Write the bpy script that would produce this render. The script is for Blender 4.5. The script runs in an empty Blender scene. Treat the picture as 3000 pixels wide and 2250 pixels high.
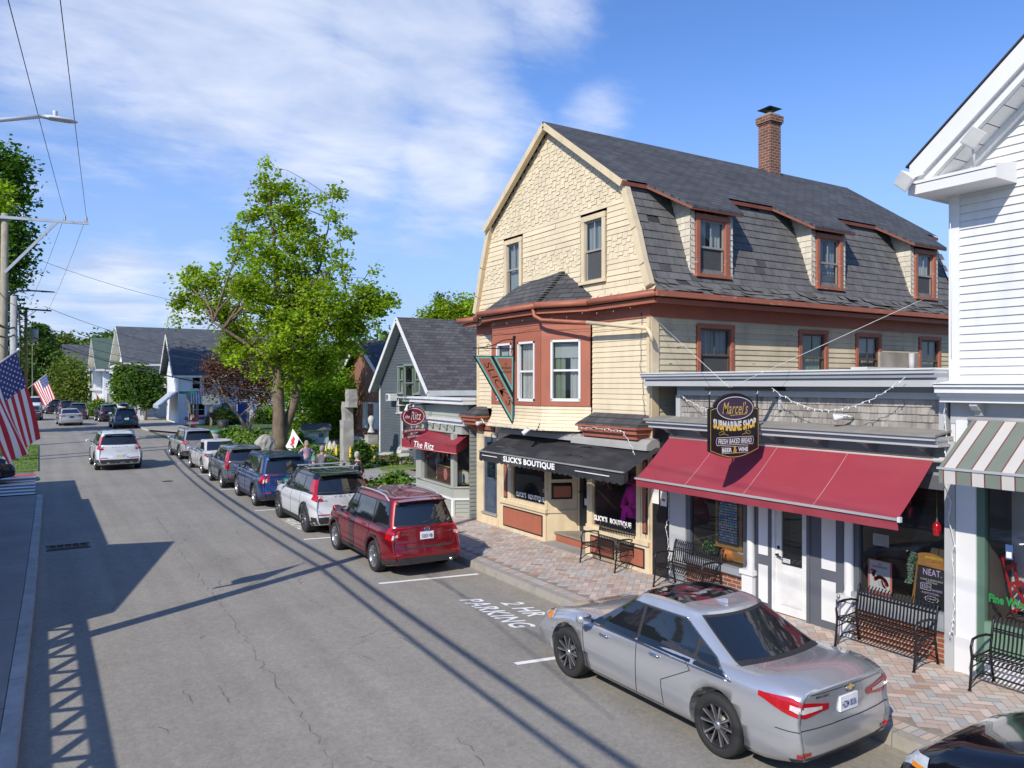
import bpy, bmesh, math, random
from mathutils import Vector, Matrix, noise
from mathutils.bvhtree import BVHTree
from math import radians as R, sin, cos, pi
random.seed(7)
SC = bpy.context.scene
FPX, CX, CY, CH = 1650., 1106., 828., 4.1          # measured focal length (px of a 2212 px wide view), camera height
YAW = math.atan((1106-85)/FPX)
cam = bpy.data.cameras.new('camera'); co = bpy.data.objects.new('camera', cam); SC.collection.objects.link(co)
co.location = (0, 0, CH); co.rotation_euler = (R(90), 0, -YAW)
cam.sensor_width = 36; cam.lens = 36*FPX/2212; cam.clip_start = .1; cam.clip_end = 3000
SC.camera = co
SUN = Vector((-.706, -.373, .602)).normalized()
sl = bpy.data.lights.new('sun', 'SUN'); so = bpy.data.objects.new('sun', sl); SC.collection.objects.link(so)
sl.energy = 3.25; sl.angle = R(.5); sl.color = (1, .93, .82)
so.rotation_euler = SUN.to_track_quat('Z', 'Y').to_euler(); so.location = (-20, -10, 30)
SC.view_settings.view_transform = 'Standard'; SC.view_settings.look = 'None'
SC.view_settings.exposure = 0.6; SC.view_settings.gamma = 1
SC.cycles.max_bounces = 6; SC.cycles.transparent_max_bounces = 12; SC.cycles.use_denoising = True
class NT:
 def __init__(s, tree): s.t = tree; s.n = tree.nodes; s.l = tree.links
 def __call__(s, typ, inp=None, **kw):
  n = s.n.new(typ)
  for k, v in kw.items(): setattr(n, k, v)
  for k, v in (inp or {}).items():
   if isinstance(v, bpy.types.NodeSocket): s.l.new(v, n.inputs[k])
   else: n.inputs[k].default_value = v
  return n
 def math(s, op, a, b=0., c=0., clamp=False):
  return s('ShaderNodeMath', {0: a, 1: b, 2: c}, operation=op, use_clamp=clamp).outputs[0]
 def mix(s, f, a, b, mode='MIX'):
  n = s('ShaderNodeMix', {0: f, 6: a, 7: b}, data_type='RGBA', blend_type=mode); return n.outputs[2]
 def ramp(s, f, pts):
  n = s('ShaderNodeValToRGB', {0: f}); e = n.color_ramp.elements
  while len(e) > 1: e.remove(e[0])
  for i, (p, c) in enumerate(pts):
   x = e[0] if i == 0 else e.new(p)
   x.position = p; x.color = c if len(c) == 4 else (*c, 1)
  return n.outputs[0]
 def noise(s, vec, scale, detail=4, rough=.5, **kw):
  return s('ShaderNodeTexNoise', {'Vector': vec, 'Scale': scale, 'Detail': detail, 'Roughness': rough, **kw}).outputs[0]
def c4(c): return (*c, 1) if len(c) == 3 else c
def raydir(x, y):
 a = (x-CX)/FPX
 return Vector((a*cos(YAW)+sin(YAW), -a*sin(YAW)+cos(YAW), -(y-CY)/FPX))
def make_world():
 w = bpy.data.worlds.new('World'); SC.world = w; w.use_nodes = True
 t = NT(w.node_tree); t.n.clear()
 sky = t('ShaderNodeTexSky', sky_type='NISHITA', sun_disc=False, sun_elevation=math.asin(SUN.z),
   sun_rotation=math.atan2(SUN.x, SUN.y), altitude=50, air_density=1.0, dust_density=.25, ozone_density=2.2)
 d = t('ShaderNodeTexCoord').outputs['Generated']
 sep = t('ShaderNodeSeparateXYZ', {0: d}); z = t.math('ADD', t.math('MAXIMUM', sep.outputs[2], 0), .16)
 pl = t('ShaderNodeCombineXYZ', {0: t.math('DIVIDE', sep.outputs[0], z), 1: t.math('DIVIDE', sep.outputs[1], z), 2: 0.})
 st = t('ShaderNodeMapping', {'Vector': pl.outputs[0], 'Rotation': (0, 0, R(35)), 'Scale': (.9, 1.35, 1)})
 n1 = t.noise(st.outputs[0], 1.7, 12, .6, Distortion=.25)
 n2 = t.noise(st.outputs[0], 7, 10, .65, Distortion=.3)
 def blob(x, y, rad, soft, amp):
  v = raydir(x, y).normalized()
  dp = t('ShaderNodeVectorMath', {0: d, 1: tuple(v)}, operation='DOT_PRODUCT').outputs['Value']
  ang = t.math('ARCCOSINE', t.math('MINIMUM', dp, .99999))
  m = t('ShaderNodeMapRange', {0: ang, 1: R(rad+soft), 2: R(max(rad-soft, 0)), 3: 0., 4: amp}, interpolation_type='SMOOTHSTEP')
  return m.outputs[0]
 tot = None
 for b in [(150, 60, 8, 9, .56), (420, 120, 8, 9, .6), (520, 90, 9, 9, .66), (900, 60, 8, 8, .66), (760, 260, 8, 8, .62), (980, 330, 6, 6, .66), (650, 380, 5, 6, .5), (1180, 40, 4, 5, .5), (330, 330, 4, 6, .3),
              (930, 430, 4, 5, .5), (320, 250, 5, 7, .4), (560, 340, 4, 5, .35), (1290, 240, 2, 4, .42), (250, 620, 4, 5, .55), (420, 660, 4, 5, .5), (120, 700, 4, 4, .55), (330, 690, 6, 4, .35),
              (-400, 400, 12, 10, .5), (-900, 700, 14, 10, .5)]:
  m = blob(*b); tot = m if tot is None else t.math('MAXIMUM', tot, m)
 dens = t.math('ADD', t.math('MULTIPLY', n1, .75), t.math('MULTIPLY', n2, .25))
 dens = t.math('ADD', dens, tot)
 dens = t('ShaderNodeMapRange', {0: dens, 1: .73, 2: 1.12, 3: 0., 4: .84}, interpolation_type='SMOOTHSTEP').outputs[0]
 shade = t.ramp(t.noise(st.outputs[0], 2.3, 6, .55, Distortion=.3), [(.38, (2.4, 2.9, 4.0)), (.62, (3.9, 4.15, 4.8))])
 skyc = t.mix(1., sky.outputs[0], (.45, .61, .88, 1), 'MULTIPLY')
 hz = t('ShaderNodeMapRange', {0: sep.outputs[2], 1: 0., 2: .42, 3: .8, 4: 0.}, interpolation_type='SMOOTHSTEP').outputs[0]
 skyc = t.mix(hz, skyc, (1.9, 2.55, 3.9, 1))
 col = t.mix(dens, skyc, shade)
 bg = t('ShaderNodeBackground', {'Color': col, 'Strength': .15})
 t.l.new(bg.outputs[0], t('ShaderNodeOutputWorld').inputs[0])
make_world()
def G(x, y, z=0.):
 d = raydir(x, y); t = (z-CH)/d.z; return Vector((d.x*t, d.y*t, z))
def PX(x, y, X):
 d = raydir(x, y); t = X/d.x; return (d.y*t, CH+d.z*t)
def PY(x, y, Y):
 d = raydir(x, y); t = Y/d.y; return (d.x*t, CH+d.z*t)
MC = {}
def mat(name, col, rough=.7, var=.12, scale=3., bump=0., bscale=60., metal=0., spec=.5, vc=False, coat=0., col2=None, peel=None, streak=None, emit=None, trans=0., coord='Object'):
 if name in MC: return MC[name]
 m = bpy.data.materials.new(name); MC[name] = m; m.use_nodes = True
 t = NT(m.node_tree); t.n.clear()
 tc = t('ShaderNodeTexCoord').outputs[coord]
 n = t.noise(tc, scale, 5, .6)
 a = tuple(max(0, x*(1-var)) for x in col); b = tuple(min(1, x*(1+var)) for x in col)
 if col2: b = col2
 c = t.ramp(n, [(.3, a), (.7, b)])
 if streak:
  mp = t('ShaderNodeMapping', {'Vector': tc, 'Scale': streak[2]})
  sn = t.noise(mp.outputs[0], streak[1], 5, .6)
  c = t.mix(t.ramp(sn, [(.48, (0, 0, 0)), (.72, (streak[3],)*3)]), c, c4(streak[0]))
 if peel:
  mp = t('ShaderNodeMapping', {'Vector': tc, 'Scale': peel[3]})
  pn = t.noise(mp.outputs[0], peel[2], 8, .7)
  c = t.mix(t.ramp(pn, [(peel[1], (0, 0, 0)), (peel[1]+.02, (1, 1, 1))]), c, c4(peel[0]))
 if vc:
  at = t('ShaderNodeAttribute', attribute_name='vc')
  c = t.mix(1., c, at.outputs['Color'], 'MULTIPLY')
 p = t('ShaderNodeBsdfPrincipled', {'Base Color': c, 'Roughness': rough, 'Metallic': metal, 'Specular IOR Level': spec, 'Coat Weight': coat, 'Coat Roughness': .03})
 if emit: p.inputs['Emission Color'].default_value = c4(emit[0]); p.inputs['Emission Strength'].default_value = emit[1]
 if bump:
  bn = t.noise(tc, bscale, 4, .6)
  t.l.new(t('ShaderNodeBump', {'Height': bn, 'Strength': bump, 'Distance': .01}).outputs[0], p.inputs['Normal'])
 out = p.outputs[0]
 if trans:
  tr = t('ShaderNodeBsdfTranslucent', {'Color': t.mix(1., c, (1.0, 1.15, .45, 1), 'MULTIPLY')})
  out = t('ShaderNodeMixShader', {0: trans, 1: out, 2: tr.outputs[0]}).outputs[0]
 t.l.new(out, t('ShaderNodeOutputMaterial').inputs[0])
 return m
def glass(name, tint=(.75, .8, .8), refl=1., clear=.75):
 if name in MC: return MC[name]
 m = bpy.data.materials.new(name); MC[name] = m; m.use_nodes = True
 t = NT(m.node_tree); t.n.clear()
 tr = t('ShaderNodeBsdfTransparent', {'Color': c4(tint)})
 gl = t('ShaderNodeBsdfGlossy', {'Color': (1, 1, 1, 1), 'Roughness': .02})
 dk = t('ShaderNodeBsdfDiffuse', {'Color': (.02, .025, .03, 1)})
 m1 = t('ShaderNodeMixShader', {0: clear, 1: dk.outputs[0], 2: tr.outputs[0]})
 ge = t('ShaderNodeNewGeometry'); dp = t('ShaderNodeVectorMath', {0: ge.outputs['Incoming'], 1: ge.outputs['Normal']}, operation='DOT_PRODUCT').outputs['Value']
 f = t.math('POWER', t.math('SUBTRACT', 1., t.math('ABSOLUTE', dp)), 4.)
 f = t.math('MULTIPLY_ADD', f, .85*refl, .05*refl, clamp=True)
 m2 = t('ShaderNodeMixShader', {0: f, 1: m1.outputs[0], 2: gl.outputs[0]})
 t.l.new(m2.outputs[0], t('ShaderNodeOutputMaterial').inputs[0])
 return m
def brickmat(name, c1, c2, mortar, scale, bw=.5, rh=.25, msize=.02, plane='XZ', rough=.85, bump=.4, off=.5, vstreak=0):
 if name in MC: return MC[name]
 m = bpy.data.materials.new(name); MC[name] = m; m.use_nodes = True
 t = NT(m.node_tree); t.n.clear()
 sep = t('ShaderNodeSeparateXYZ', {0: t('ShaderNodeTexCoord').outputs['Object']})
 i = 'XYZ'.find(plane[0]); j = 'XYZ'.index(plane[1])
 v = t('ShaderNodeCombineXYZ', {0: sep.outputs[i] if plane != 'WZ' else t.math('ADD', sep.outputs[0], sep.outputs[1]), 1: sep.outputs[j], 2: 0.}).outputs[0]
 b = t('ShaderNodeTexBrick', {'Vector': v, 'Color1': c4(c1), 'Color2': c4(c2), 'Mortar': c4(mortar), 'Scale': scale, 'Mortar Size': msize, 'Brick Width': bw, 'Row Height': rh, 'Bias': 0.})
 b.offset = off
 n = t.noise(v, 4*scale/4, 6, .65)
 c = t.mix(.35, b.outputs[0], t.mix(1., b.outputs[0], t.ramp(n, [(.3, (.45,)*3), (.7, (1.5,)*3)]), 'MULTIPLY'))
 p = t('ShaderNodeBsdfPrincipled', {'Base Color': c, 'Roughness': rough, 'Specular IOR Level': .3})
 h = t.math('SUBTRACT', 1., b.outputs[1])
 t.l.new(t('ShaderNodeBump', {'Height': h, 'Strength': bump, 'Distance': .01}).outputs[0], p.inputs['Normal'])
 t.l.new(p.outputs[0], t('ShaderNodeOutputMaterial').inputs[0])
 return m
class MB:
 def __init__(s): s.v = []; s.f = []; s.m = []; s.c = []; s.mats = []; s.sm = []
 def mi(s, m):
  if m not in s.mats: s.mats.append(m)
  return s.mats.index(m)
 def face(s, pts, m, c=1., sm=False):
  n = len(s.v); s.v += [tuple(p) for p in pts]; s.f.append(tuple(range(n, n+len(pts)))); s.m.append(s.mi(m)); s.c.append(c); s.sm.append(sm)
 def mesh(s, vs, fs, m, c=1., sm=False):
  n = len(s.v); s.v += [tuple(p) for p in vs]; k = s.mi(m)
  for f in fs: s.f.append(tuple(i+n for i in f)); s.m.append(k); s.c.append(c); s.sm.append(sm)
 def hexa(s, p, m, c=1.):                       # p: 8 corners, bottom ring then top ring
  s.mesh(p, [(3, 2, 1, 0), (4, 5, 6, 7), (0, 1, 5, 4), (1, 2, 6, 5), (2, 3, 7, 6), (3, 0, 4, 7)], m, c)
 def box(s, x0, x1, y0, y1, z0, z1, m, c=1.):
  s.hexa([(x0, y0, z0), (x1, y0, z0), (x1, y1, z0), (x0, y1, z0), (x0, y0, z1), (x1, y0, z1), (x1, y1, z1), (x0, y1, z1)], m, c)
 def bar(s, a, b, w, h, m, up=(0, 0, 1)):       # square bar from a to b
  a = Vector(a); b = Vector(b); d = (b-a).normalized(); u = Vector(up)
  if abs(d.dot(u)) > .98: u = Vector((1, 0, 0))
  r = d.cross(u).normalized()*w/2; q = r.cross(d).normalized()*h/2
  s.hexa([a-r-q, a+r-q, b+r-q, b-r-q, a-r+q, a+r+q, b+r+q, b-r+q], m)
 def tube(s, pts, r, m, n=8, cap=True, sm=True):
  pts = [Vector(p) for p in pts]; rs = r if isinstance(r, (list, tuple)) else [r]*len(pts)
  vs = []; fs = []; prev = None
  for i, p in enumerate(pts):
   d = (pts[min(i+1, len(pts)-1)]-pts[max(i-1, 0)]).normalized()
   if prev is None: u = d.orthogonal().normalized()
   else: u = (prev-d*prev.dot(d)).normalized()
   prev = u; w = d.cross(u)
   for k in range(n):
    a = 2*pi*k/n; vs.append(p+(u*cos(a)+w*sin(a))*rs[i])
  for i in range(len(pts)-1):
   for k in range(n): fs.append((i*n+k, i*n+(k+1) % n, (i+1)*n+(k+1) % n, (i+1)*n+k))
  if cap: fs += [tuple(range(n))[::-1], tuple(range((len(pts)-1)*n, len(pts)*n))]
  s.mesh(vs, fs, m, sm=sm)
 def lathe(s, prof, m, n=24, origin=(0, 0, 0), axis='Z', sm=True):
  o = Vector(origin); vs = []; fs = []
  for r, h in prof:
   for k in range(n):
    a = 2*pi*k/n
    p = {'Z': (r*cos(a), r*sin(a), h), 'Y': (r*cos(a), h, r*sin(a)), 'X': (h, r*cos(a), r*sin(a))}[axis]
    vs.append(o+Vector(p))
  for i in range(len(prof)-1):
   for k in range(n): fs.append((i*n+k, i*n+(k+1) % n, (i+1)*n+(k+1) % n, (i+1)*n+k))
  s.mesh(vs, fs, m, sm=sm)
 def fbox(s, F, a0, a1, z0, z1, d0, d1, m, c=1.):
  P = F.p; s.hexa([P(a0, z0, d0), P(a1, z0, d0), P(a1, z0, d1), P(a0, z0, d1), P(a0, z1, d0), P(a1, z1, d0), P(a1, z1, d1), P(a0, z1, d1)], m, c)
 def prism(s, F, poly, d0, d1, m, c=1.):        # poly [(a,z)] extruded between depths
  n = len(poly); vs = [F.p(a, z, d0) for a, z in poly]+[F.p(a, z, d1) for a, z in poly]
  s.mesh(vs, [tuple(range(n))[::-1], tuple(range(n, 2*n))]+[(i, (i+1) % n, (i+1) % n+n, i+n) for i in range(n)], m, c)
 def link(s, name, parent=None, smooth=False, bevel=0):
  me = bpy.data.meshes.new(name); me.from_pydata(s.v, [], s.f)
  for m in s.mats: me.materials.append(m)
  me.polygons.foreach_set('material_index', s.m)
  me.polygons.foreach_set('use_smooth', [True]*len(s.f) if smooth else s.sm)
  if any(c != 1. for c in s.c):
   at = me.attributes.new('vc', 'FLOAT_COLOR', 'FACE'); buf = []
   for c in s.c: buf += [c, c, c, 1.] if not isinstance(c, tuple) else [*c, 1.]
   at.data.foreach_set('color', buf)
  me.update()
  o = bpy.data.objects.new(name, me); SC.collection.objects.link(o)
  if parent:
   o.parent = parent
   if parent.name in ROOTW: o.matrix_parent_inverse = ROOTW[parent.name].inverted()
  if bevel:
   b = o.modifiers.new('b', 'BEVEL'); b.width = bevel; b.segments = 2; b.limit_method = 'ANGLE'
  return o
class FR:                                          # a wall frame: a along the wall, z up, d out of it
 def __init__(s, o, u, n): s.o = Vector(o); s.u = Vector(u).normalized(); s.n = Vector(n).normalized()
 def p(s, a, z, d=0.): return s.o+s.u*a+s.n*d+Vector((0, 0, z))
def fx(X): return FR((X, 0, 0), (0, 1, 0), (-1, 0, 0))   # street front, a = world Y
def fy(Y): return FR((0, Y, 0), (1, 0, 0), (0, -1, 0))   # wall facing the camera side, a = world X
def fline(p, q, left=True):                        # frame through two ground points, normal to the left/right of p->q
 p = Vector((*p, 0)); q = Vector((*q, 0)); u = (q-p).normalized(); n = Vector((-u.y, u.x, 0)) if left else Vector((u.y, -u.x, 0))
 return FR(p, u, n)
def tag(o, label, cat=None, group=None, kind=None):
 if label: o['label'] = label
 if cat: o['category'] = cat
 if group: o['group'] = group
 if kind: o['kind'] = kind
 return o
ROOTW = {}
def thing(name, label, cat, loc=(0, 0, 0), rz=0., group=None, w=False):
 o = bpy.data.objects.new(name, None); SC.collection.objects.link(o); o.location = loc; o.rotation_euler = (0, 0, rz); o.empty_display_size = .2
 if w: ROOTW[o.name] = Matrix.Translation(Vector(loc))
 return tag(o, label, cat, group)
def plain(o, label=None): return tag(o, label, kind='structure')
def dup(root, loc, rz, label, group=None, scale=None):
 def cp(o, par):
  c = o.copy(); SC.collection.objects.link(c); c.parent = par
  for ch in kids.get(o.name, []): cp(ch, c)
  return c
 kids = {}
 for o in bpy.data.objects:
  if o.parent: kids.setdefault(o.parent.name, []).append(o)
 r = cp(root, None); r.location = loc; r.rotation_euler = (0, 0, rz); r['label'] = label
 if group: r['group'] = group
 if scale: r.scale = (scale,)*3
 return r
_TX = {}
def textmesh(s, size=1., bold=0., shear=0., space=1., sx=1., align='CENTER'):
 key = (s, bold, shear, space, align)
 if key not in _TX:
  cu = bpy.data.curves.new('t', 'FONT'); cu.body = s; cu.size = 1; cu.offset = bold; cu.shear = shear; cu.space_character = space
  cu.align_x = align; cu.align_y = 'CENTER'; cu.resolution_u = 3; cu.fill_mode = 'FRONT'
  o = bpy.data.objects.new('t', cu); SC.collection.objects.link(o)
  dg = bpy.context.evaluated_depsgraph_get(); me = bpy.data.meshes.new_from_object(o.evaluated_get(dg))
  _TX[key] = ([tuple(v.co) for v in me.vertices], [tuple(p.vertices) for p in me.polygons])
  bpy.data.objects.remove(o); bpy.data.curves.remove(cu); bpy.data.meshes.remove(me)
 vs, fs = _TX[key]
 return [(x*size*sx, y*size) for x, y, z in vs], fs
def text_on(mb, F, s, a, z, size, m, d=.01, flip=1, warp=None, **kw):      # flip=-1 where the wall axis runs right to left
 vs, fs = textmesh(s, size, **kw)
 out = []
 for x, y in vs:
  if warp: x, y = warp(x, y)
  out.append(F.p(a+x*flip, z+y, d))
 mb.mesh(out, fs, m)
# ================= ground, road, pavements =================
def asphalt(name, base, crack=True):
 m = bpy.data.materials.new(name); m.use_nodes = True; t = NT(m.node_tree); t.n.clear()
 tc = t('ShaderNodeTexCoord').outputs['Object']
 big = t.noise(tc, .35, 5, .6); fine = t.noise(tc, 90, 3, .7); mid = t.noise(tc, 3.2, 6, .7)
 mp = t('ShaderNodeMapping', {'Vector': tc, 'Scale': (1.3, .05, 1)}); lane = t.noise(mp.outputs[0], 1.6, 4, .55)
 k = t.math('ADD', t.math('MULTIPLY', big, .5), t.math('ADD', t.math('MULTIPLY', mid, .25), t.math('MULTIPLY', lane, .45)))
 c = t.ramp(k, [(.42, tuple(x*.80 for x in base)), (.78, tuple(x*1.2 for x in base))])
 c = t.mix(.5, c, t.mix(1., c, t.ramp(fine, [(.35, (.42,)*3), (.65, (1.7, 1.66, 1.56))]), 'MULTIPLY'))
 gx_ = t('ShaderNodeSeparateXYZ', {0: tc}).outputs[0]; dirt = t('ShaderNodeMapRange', {0: t.math('ADD', gx_, t.math('MULTIPLY', t.noise(tc, 1.1, 5, .7), 1.2)), 1: 7.95, 2: 8.9, 3: 0., 4: .75}).outputs[0]
 if crack: c = t.mix(dirt, c, t.mix(mid, (.20, .17, .12, 1), (.42, .37, .28, 1)))
 pm = t('ShaderNodeMapRange', {0: gx_, 1: 4.92, 2: 4.98, 3: 0., 4: .13}).outputs[0]
 if crack: c = t.mix(pm, c, (.19, .18, .165, 1))
 tw = t('ShaderNodeMapping', {'Vector': tc, 'Scale': (.9, .02, 1)}); c = t.mix(t.ramp(t.noise(tw.outputs[0], 1.1, 2, .4), [(.5, (0, 0, 0)), (.7, (.30,)*3)]), c, (.20, .19, .17, 1))
 vg = t('ShaderNodeTexVoronoi', {'Vector': tc, 'Scale': 26.}).outputs[1]; c = t.mix(.17, c, t.mix(1., c, t.ramp(vg, [(.0, (.35,)*3), (.45, (.95,)*3), (1., (1.9, 1.85, 1.7))]), 'MULTIPLY'))
 bl = t.noise(tc, 9, 8, .75); c = t.mix(.2, c, t.mix(1., c, t.ramp(bl, [(.36, (.66,)*3), (.64, (1.34,)*3)]), 'MULTIPLY'))
 sp = t.noise(tc, 1.7, 3, .5); c = t.mix(t.ramp(sp, [(.69, (0, 0, 0)), (.76, (.35,)*3)]), c, (.05, .048, .045, 1))
 if crack:
  dist = t('ShaderNodeVectorMath', {0: tc, 1: t('ShaderNodeTexNoise', {'Vector': tc, 'Scale': 1.2, 'Detail': 6}).outputs[1]}, operation='ADD').outputs[0]
  vo = t('ShaderNodeTexVoronoi', {'Vector': dist, 'Scale': .22}, feature='DISTANCE_TO_EDGE').outputs[0]
  vm = t.noise(tc, .3, 2)
  ck = t.math('MULTIPLY', t.ramp(vo, [(.0, (1, 1, 1)), (.004, (0, 0, 0))]), t.ramp(vm, [(.52, (0, 0, 0)), (.62, (.3,)*3)]))
  c = t.mix(ck, c, (.035, .035, .035, 1))
 p = t('ShaderNodeBsdfPrincipled', {'Base Color': c, 'Roughness': .88, 'Specular IOR Level': .3})
 t.l.new(t('ShaderNodeBump', {'Height': fine, 'Strength': .35, 'Distance': .008}).outputs[0], p.inputs['Normal'])
 t.l.new(p.outputs[0], t('ShaderNodeOutputMaterial').inputs[0]); MC[name] = m
 return m
ASPH = asphalt('asphalt', (.255, .242, .216))
ASPH2 = asphalt('side_asphalt', (.16, .155, .15))
CONC = mat('concrete', (.30, .285, .26), .9, .18, 1.2, .3, 80)
CONCG = mat('grey_concrete', (.30, .28, .255), .9, .14, .8, .3, 60)
KERB = mat('kerb_granite', (.42, .41, .38), .85, .22, 2.5, .4, 50)
KERBC = mat('kerb_concrete', (.33, .31, .27), .9, .25, 3, .5, 40, streak=((.12, .10, .07), 3, (1, 1, 1), .5))
GRASS = mat('lawn_grass', (.13, .20, .035), .95, .35, 1.6, .8, 120, col2=(.20, .28, .06))
PAINTW = mat('road_paint', (.78, .78, .76), .7, .08, 12, peel=((.3, .3, .29), .66, 9, (1, 1, 1)))
PAINTY = mat('yellow_paint', (.45, .36, .14), .8, .2, 6)
PAINTR = mat('red_paint', (.50, .06, .05), .8, .12, 6)
SOIL = mat('soil', (.16, .08, .045), .95, .3, 4, .8, 60)
b = MB(); b.face([(-700, -60, -.03), (900, -60, -.03), (900, 1500, -.03), (-700, 1500, -.03)], mat('earth_grass', (.07, .12, .03), .95, .3, .05))
plain(b.link('ground'))
b = MB()
def strip(b, L, Rr, z, m):
 for i in range(len(L)-1): b.face([(*L[i], z), (*Rr[i], z), (*Rr[i+1], z), (*L[i+1], z)], m)
RL = [(-.6, -30), (-.5, 0), (-.45, 10), (-.3, 20), (-.1, 32.2), (-.3, 50), (-1.2, 75), (-2.6, 105), (-9, 150), (-22, 200)]
RR = [(8.2, -30), (8.2, 0), (8.2, 10), (8.2, 20), (8.2, 32), (8.2, 50), (8.0, 75), (6.6, 105), (0, 150), (-12, 200)]
strip(b, RL, RR, 0, ASPH)
ROAD = plain(b.link('road'))
b = MB()
b.face([(8.2, 49.5, -.004), (9.6, 47.9, -.004), (60, 47, -.004), (60, 57, -.004), (17, 58.5, -.004), (11.3, 63, -.004), (8.4, 72, -.004)], ASPH2)
b.face([(-60, 35.5, -.004), (-.1, 34, -.004), (0, 42, -.004), (-60, 47, -.004)], ASPH2)
plain(b.link('side_street'))
b = MB()
def kerb(b, pts, w, h, m, side=1):
 for i in range(len(pts)-1):
  p, q = Vector((*pts[i], 0)), Vector((*pts[i+1], 0)); d = (q-p).normalized(); n = Vector((d.y, -d.x, 0))*w*side
  L = (q-p).length; k = max(1, int(L/2.4))
  for j in range(k):
   s = p+d*(L*j/k+.006); e = p+d*(L*(j+1)/k-.006); dz = random.uniform(-.004, .004)
   b.hexa([s+Vector((0, 0, -.05)), s+n+Vector((0, 0, -.05)), e+n+Vector((0, 0, -.05)), e+Vector((0, 0, -.05)),
     s+n*.08+Vector((0, 0, h+dz)), s+n+Vector((0, 0, h+dz)), e+n+Vector((0, 0, h+dz)), e+n*.08+Vector((0, 0, h+dz))], m)
kerb(b, [(8.2, -12), (8.2, 46.6), (8.9, 47.6), (11, 47.9)], .16, .155, KERBC)
plain(b.link('kerb'))
b = MB(); kerb(b, [(8.0, 73), (7.95, 80), (6.9, 105), (3, 128)], .16, .14, KERB); plain(b.link('kerb'))
b = MB(); kerb(b, [(-.36, -12), (-.2, 9.7), (-.06, 17.3), (.12, 32.2)], .19, .14, KERB, -1); plain(b.link('kerb'))
b = MB()
lp = [(-.55, -12), (-.40, 9.7), (-.26, 17.3), (-.08, 32.2)]
for i in range(3): b.hexa([(-12, lp[i][1], -.05), (*lp[i], -.05), (*lp[i+1], -.05), (-12, lp[i+1][1], -.05), (-12, lp[i][1], .135), (*lp[i], .135), (*lp[i+1], .135), (-12, lp[i+1][1], .135)], CONCG)
PL = plain(b.link('pavement'))
b = MB()
for y in (11.2, 15.4, 19.6, 23.8, 28.): b.face([(-4, y, .1372), (-.36+.008*(y-10), y, .1372), (-.36+.008*(y-10), y+.014, .1372), (-4, y+.014, .1372)], mat('joint', (.05, .05, .05)))
plain(b.link('pavement_joint', PL))
b = MB(); b.box(-12, -.05, 42.2, 60, -.02, .06, GRASS); b.box(-14, -.6, 60, 112, -.02, .06, GRASS); plain(b.link('verge'))
PV = mat('paver', (1, 1, 1), .85, .1, 30, .25, 90, vc=True)
JT = mat('paver_joint', (.27, .23, .19), .95, .2, 8)
b = MB(); b.box(8.36, 14.5, -12, 46.5, -.02, .138, JT); PB = plain(b.link('pavement'))
b = MB(); cs = .122; q = .7071
cols = [(.50, .39, .33), (.47, .37, .31), (.54, .44, .38), (.46, .43, .39), (.42, .41, .39), (.39, .385, .37), (.49, .41, .35), (.42, .27, .20), (.43, .32, .26)]
wts = [5, 5, 4, 4, 4, 3, 5, 1.3, 3]
rp = random.Random(3)
def paver(i, j, hor):
 w, h = (2, 1) if hor else (1, 2)
 g = .035
 pts = [(i+g, j+g), (i+w-g, j+g), (i+w-g, j+h-g), (i+g, j+h-g)]
 o = [((x+y)*cs*q, (y-x)*cs*q) for x, y in pts]
 return [(8.62+a, 4.+c) for a, c in o]
n = 0
rng = int(34/cs)
for nn in range(-rng, rng):
 for mm in range(-rng//2, rng//2):
  for (i, j, hor) in ((nn+2*mm, nn-2*mm, True), (nn+2*mm, nn-2*mm-3, False)):
   cx_, cy_ = (i+j)*cs*q+8.7, (j-i)*cs*q+4.
   if not (8.62 < cx_ < 11.6 and 2.6 < cy_ < 24.4): continue
   c = rp.choices(cols, wts)[0]; k = rp.uniform(.86, 1.12)
   o = paver(i, j, hor)
   o = [(max(8.60, x), y) for x, y in o]
   z = .142+rp.uniform(-.001, .001)
   k *= 1.1; b.face([(x, y, z) for x, y in o], PV, (c[0]*k, c[1]*k, c[2]*k))
y = 2.6
while y < 24.4:                                         # soldier course along the kerb
 c = rp.choice(cols[:6]); k = rp.uniform(.9, 1.15); b.face([(8.385, y+.006, .142), (8.592, y+.006, .142), (8.592, y+.098, .142), (8.385, y+.098, .142)], PV, (c[0]*k, c[1]*k, c[2]*k)); y += .104
plain(b.link('brick_paving', PB), 'pink and grey herringbone paving bricks')
b = MB(); b.box(8.36, 10.2, 24.4, 46.4, .139, .146, CONC); plain(b.link('path'))
b = MB()
for i_, pts in enumerate(([(9.6, 24.5), (14.8, 24.2), (15.4, 29.0), (13.4, 31.2), (10.0, 33.5)], [(11.4, 30), (13.0, 31.6), (14.8, 39), (13.2, 40)])):
 b.face([(x, y_, .151+.004*i_) for x, y_ in pts], CONC)
plain(b.link('path'))
b = MB(); b.face([(10.1, 33.4, .147), (26, 30, .147), (30, 47, .147), (10.1, 46.8, .147)], GRASS)
b.face([(11.5, 60.5, .03), (60, 58.6, .03), (60, 66, .03), (11.5, 70, .03)], GRASS)
plain(b.link('lawn'))
b = MB(); b.face([(8.1, 73, .12), (11.5, 63, .12), (11.8, 84, .12), (11.8, 130, .12), (3, 130, .12), (7, 105, .12)], mat('far_pavement', (.34, .31, .27), .9, .2, .5))
plain(b.link('pavement'))
for i, yy in enumerate([9.45, 14.74, 19.98, 25.35, 31.08, 36.81, 42.72]):
 b = MB(); b.face([(5.93, yy-.02, .004), (8.05, yy-.4, .004), (8.05, yy-.29, .004), (5.93, yy+.09, .004)], PAINTW)
 plain(b.link('parking_line', ROAD))
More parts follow.
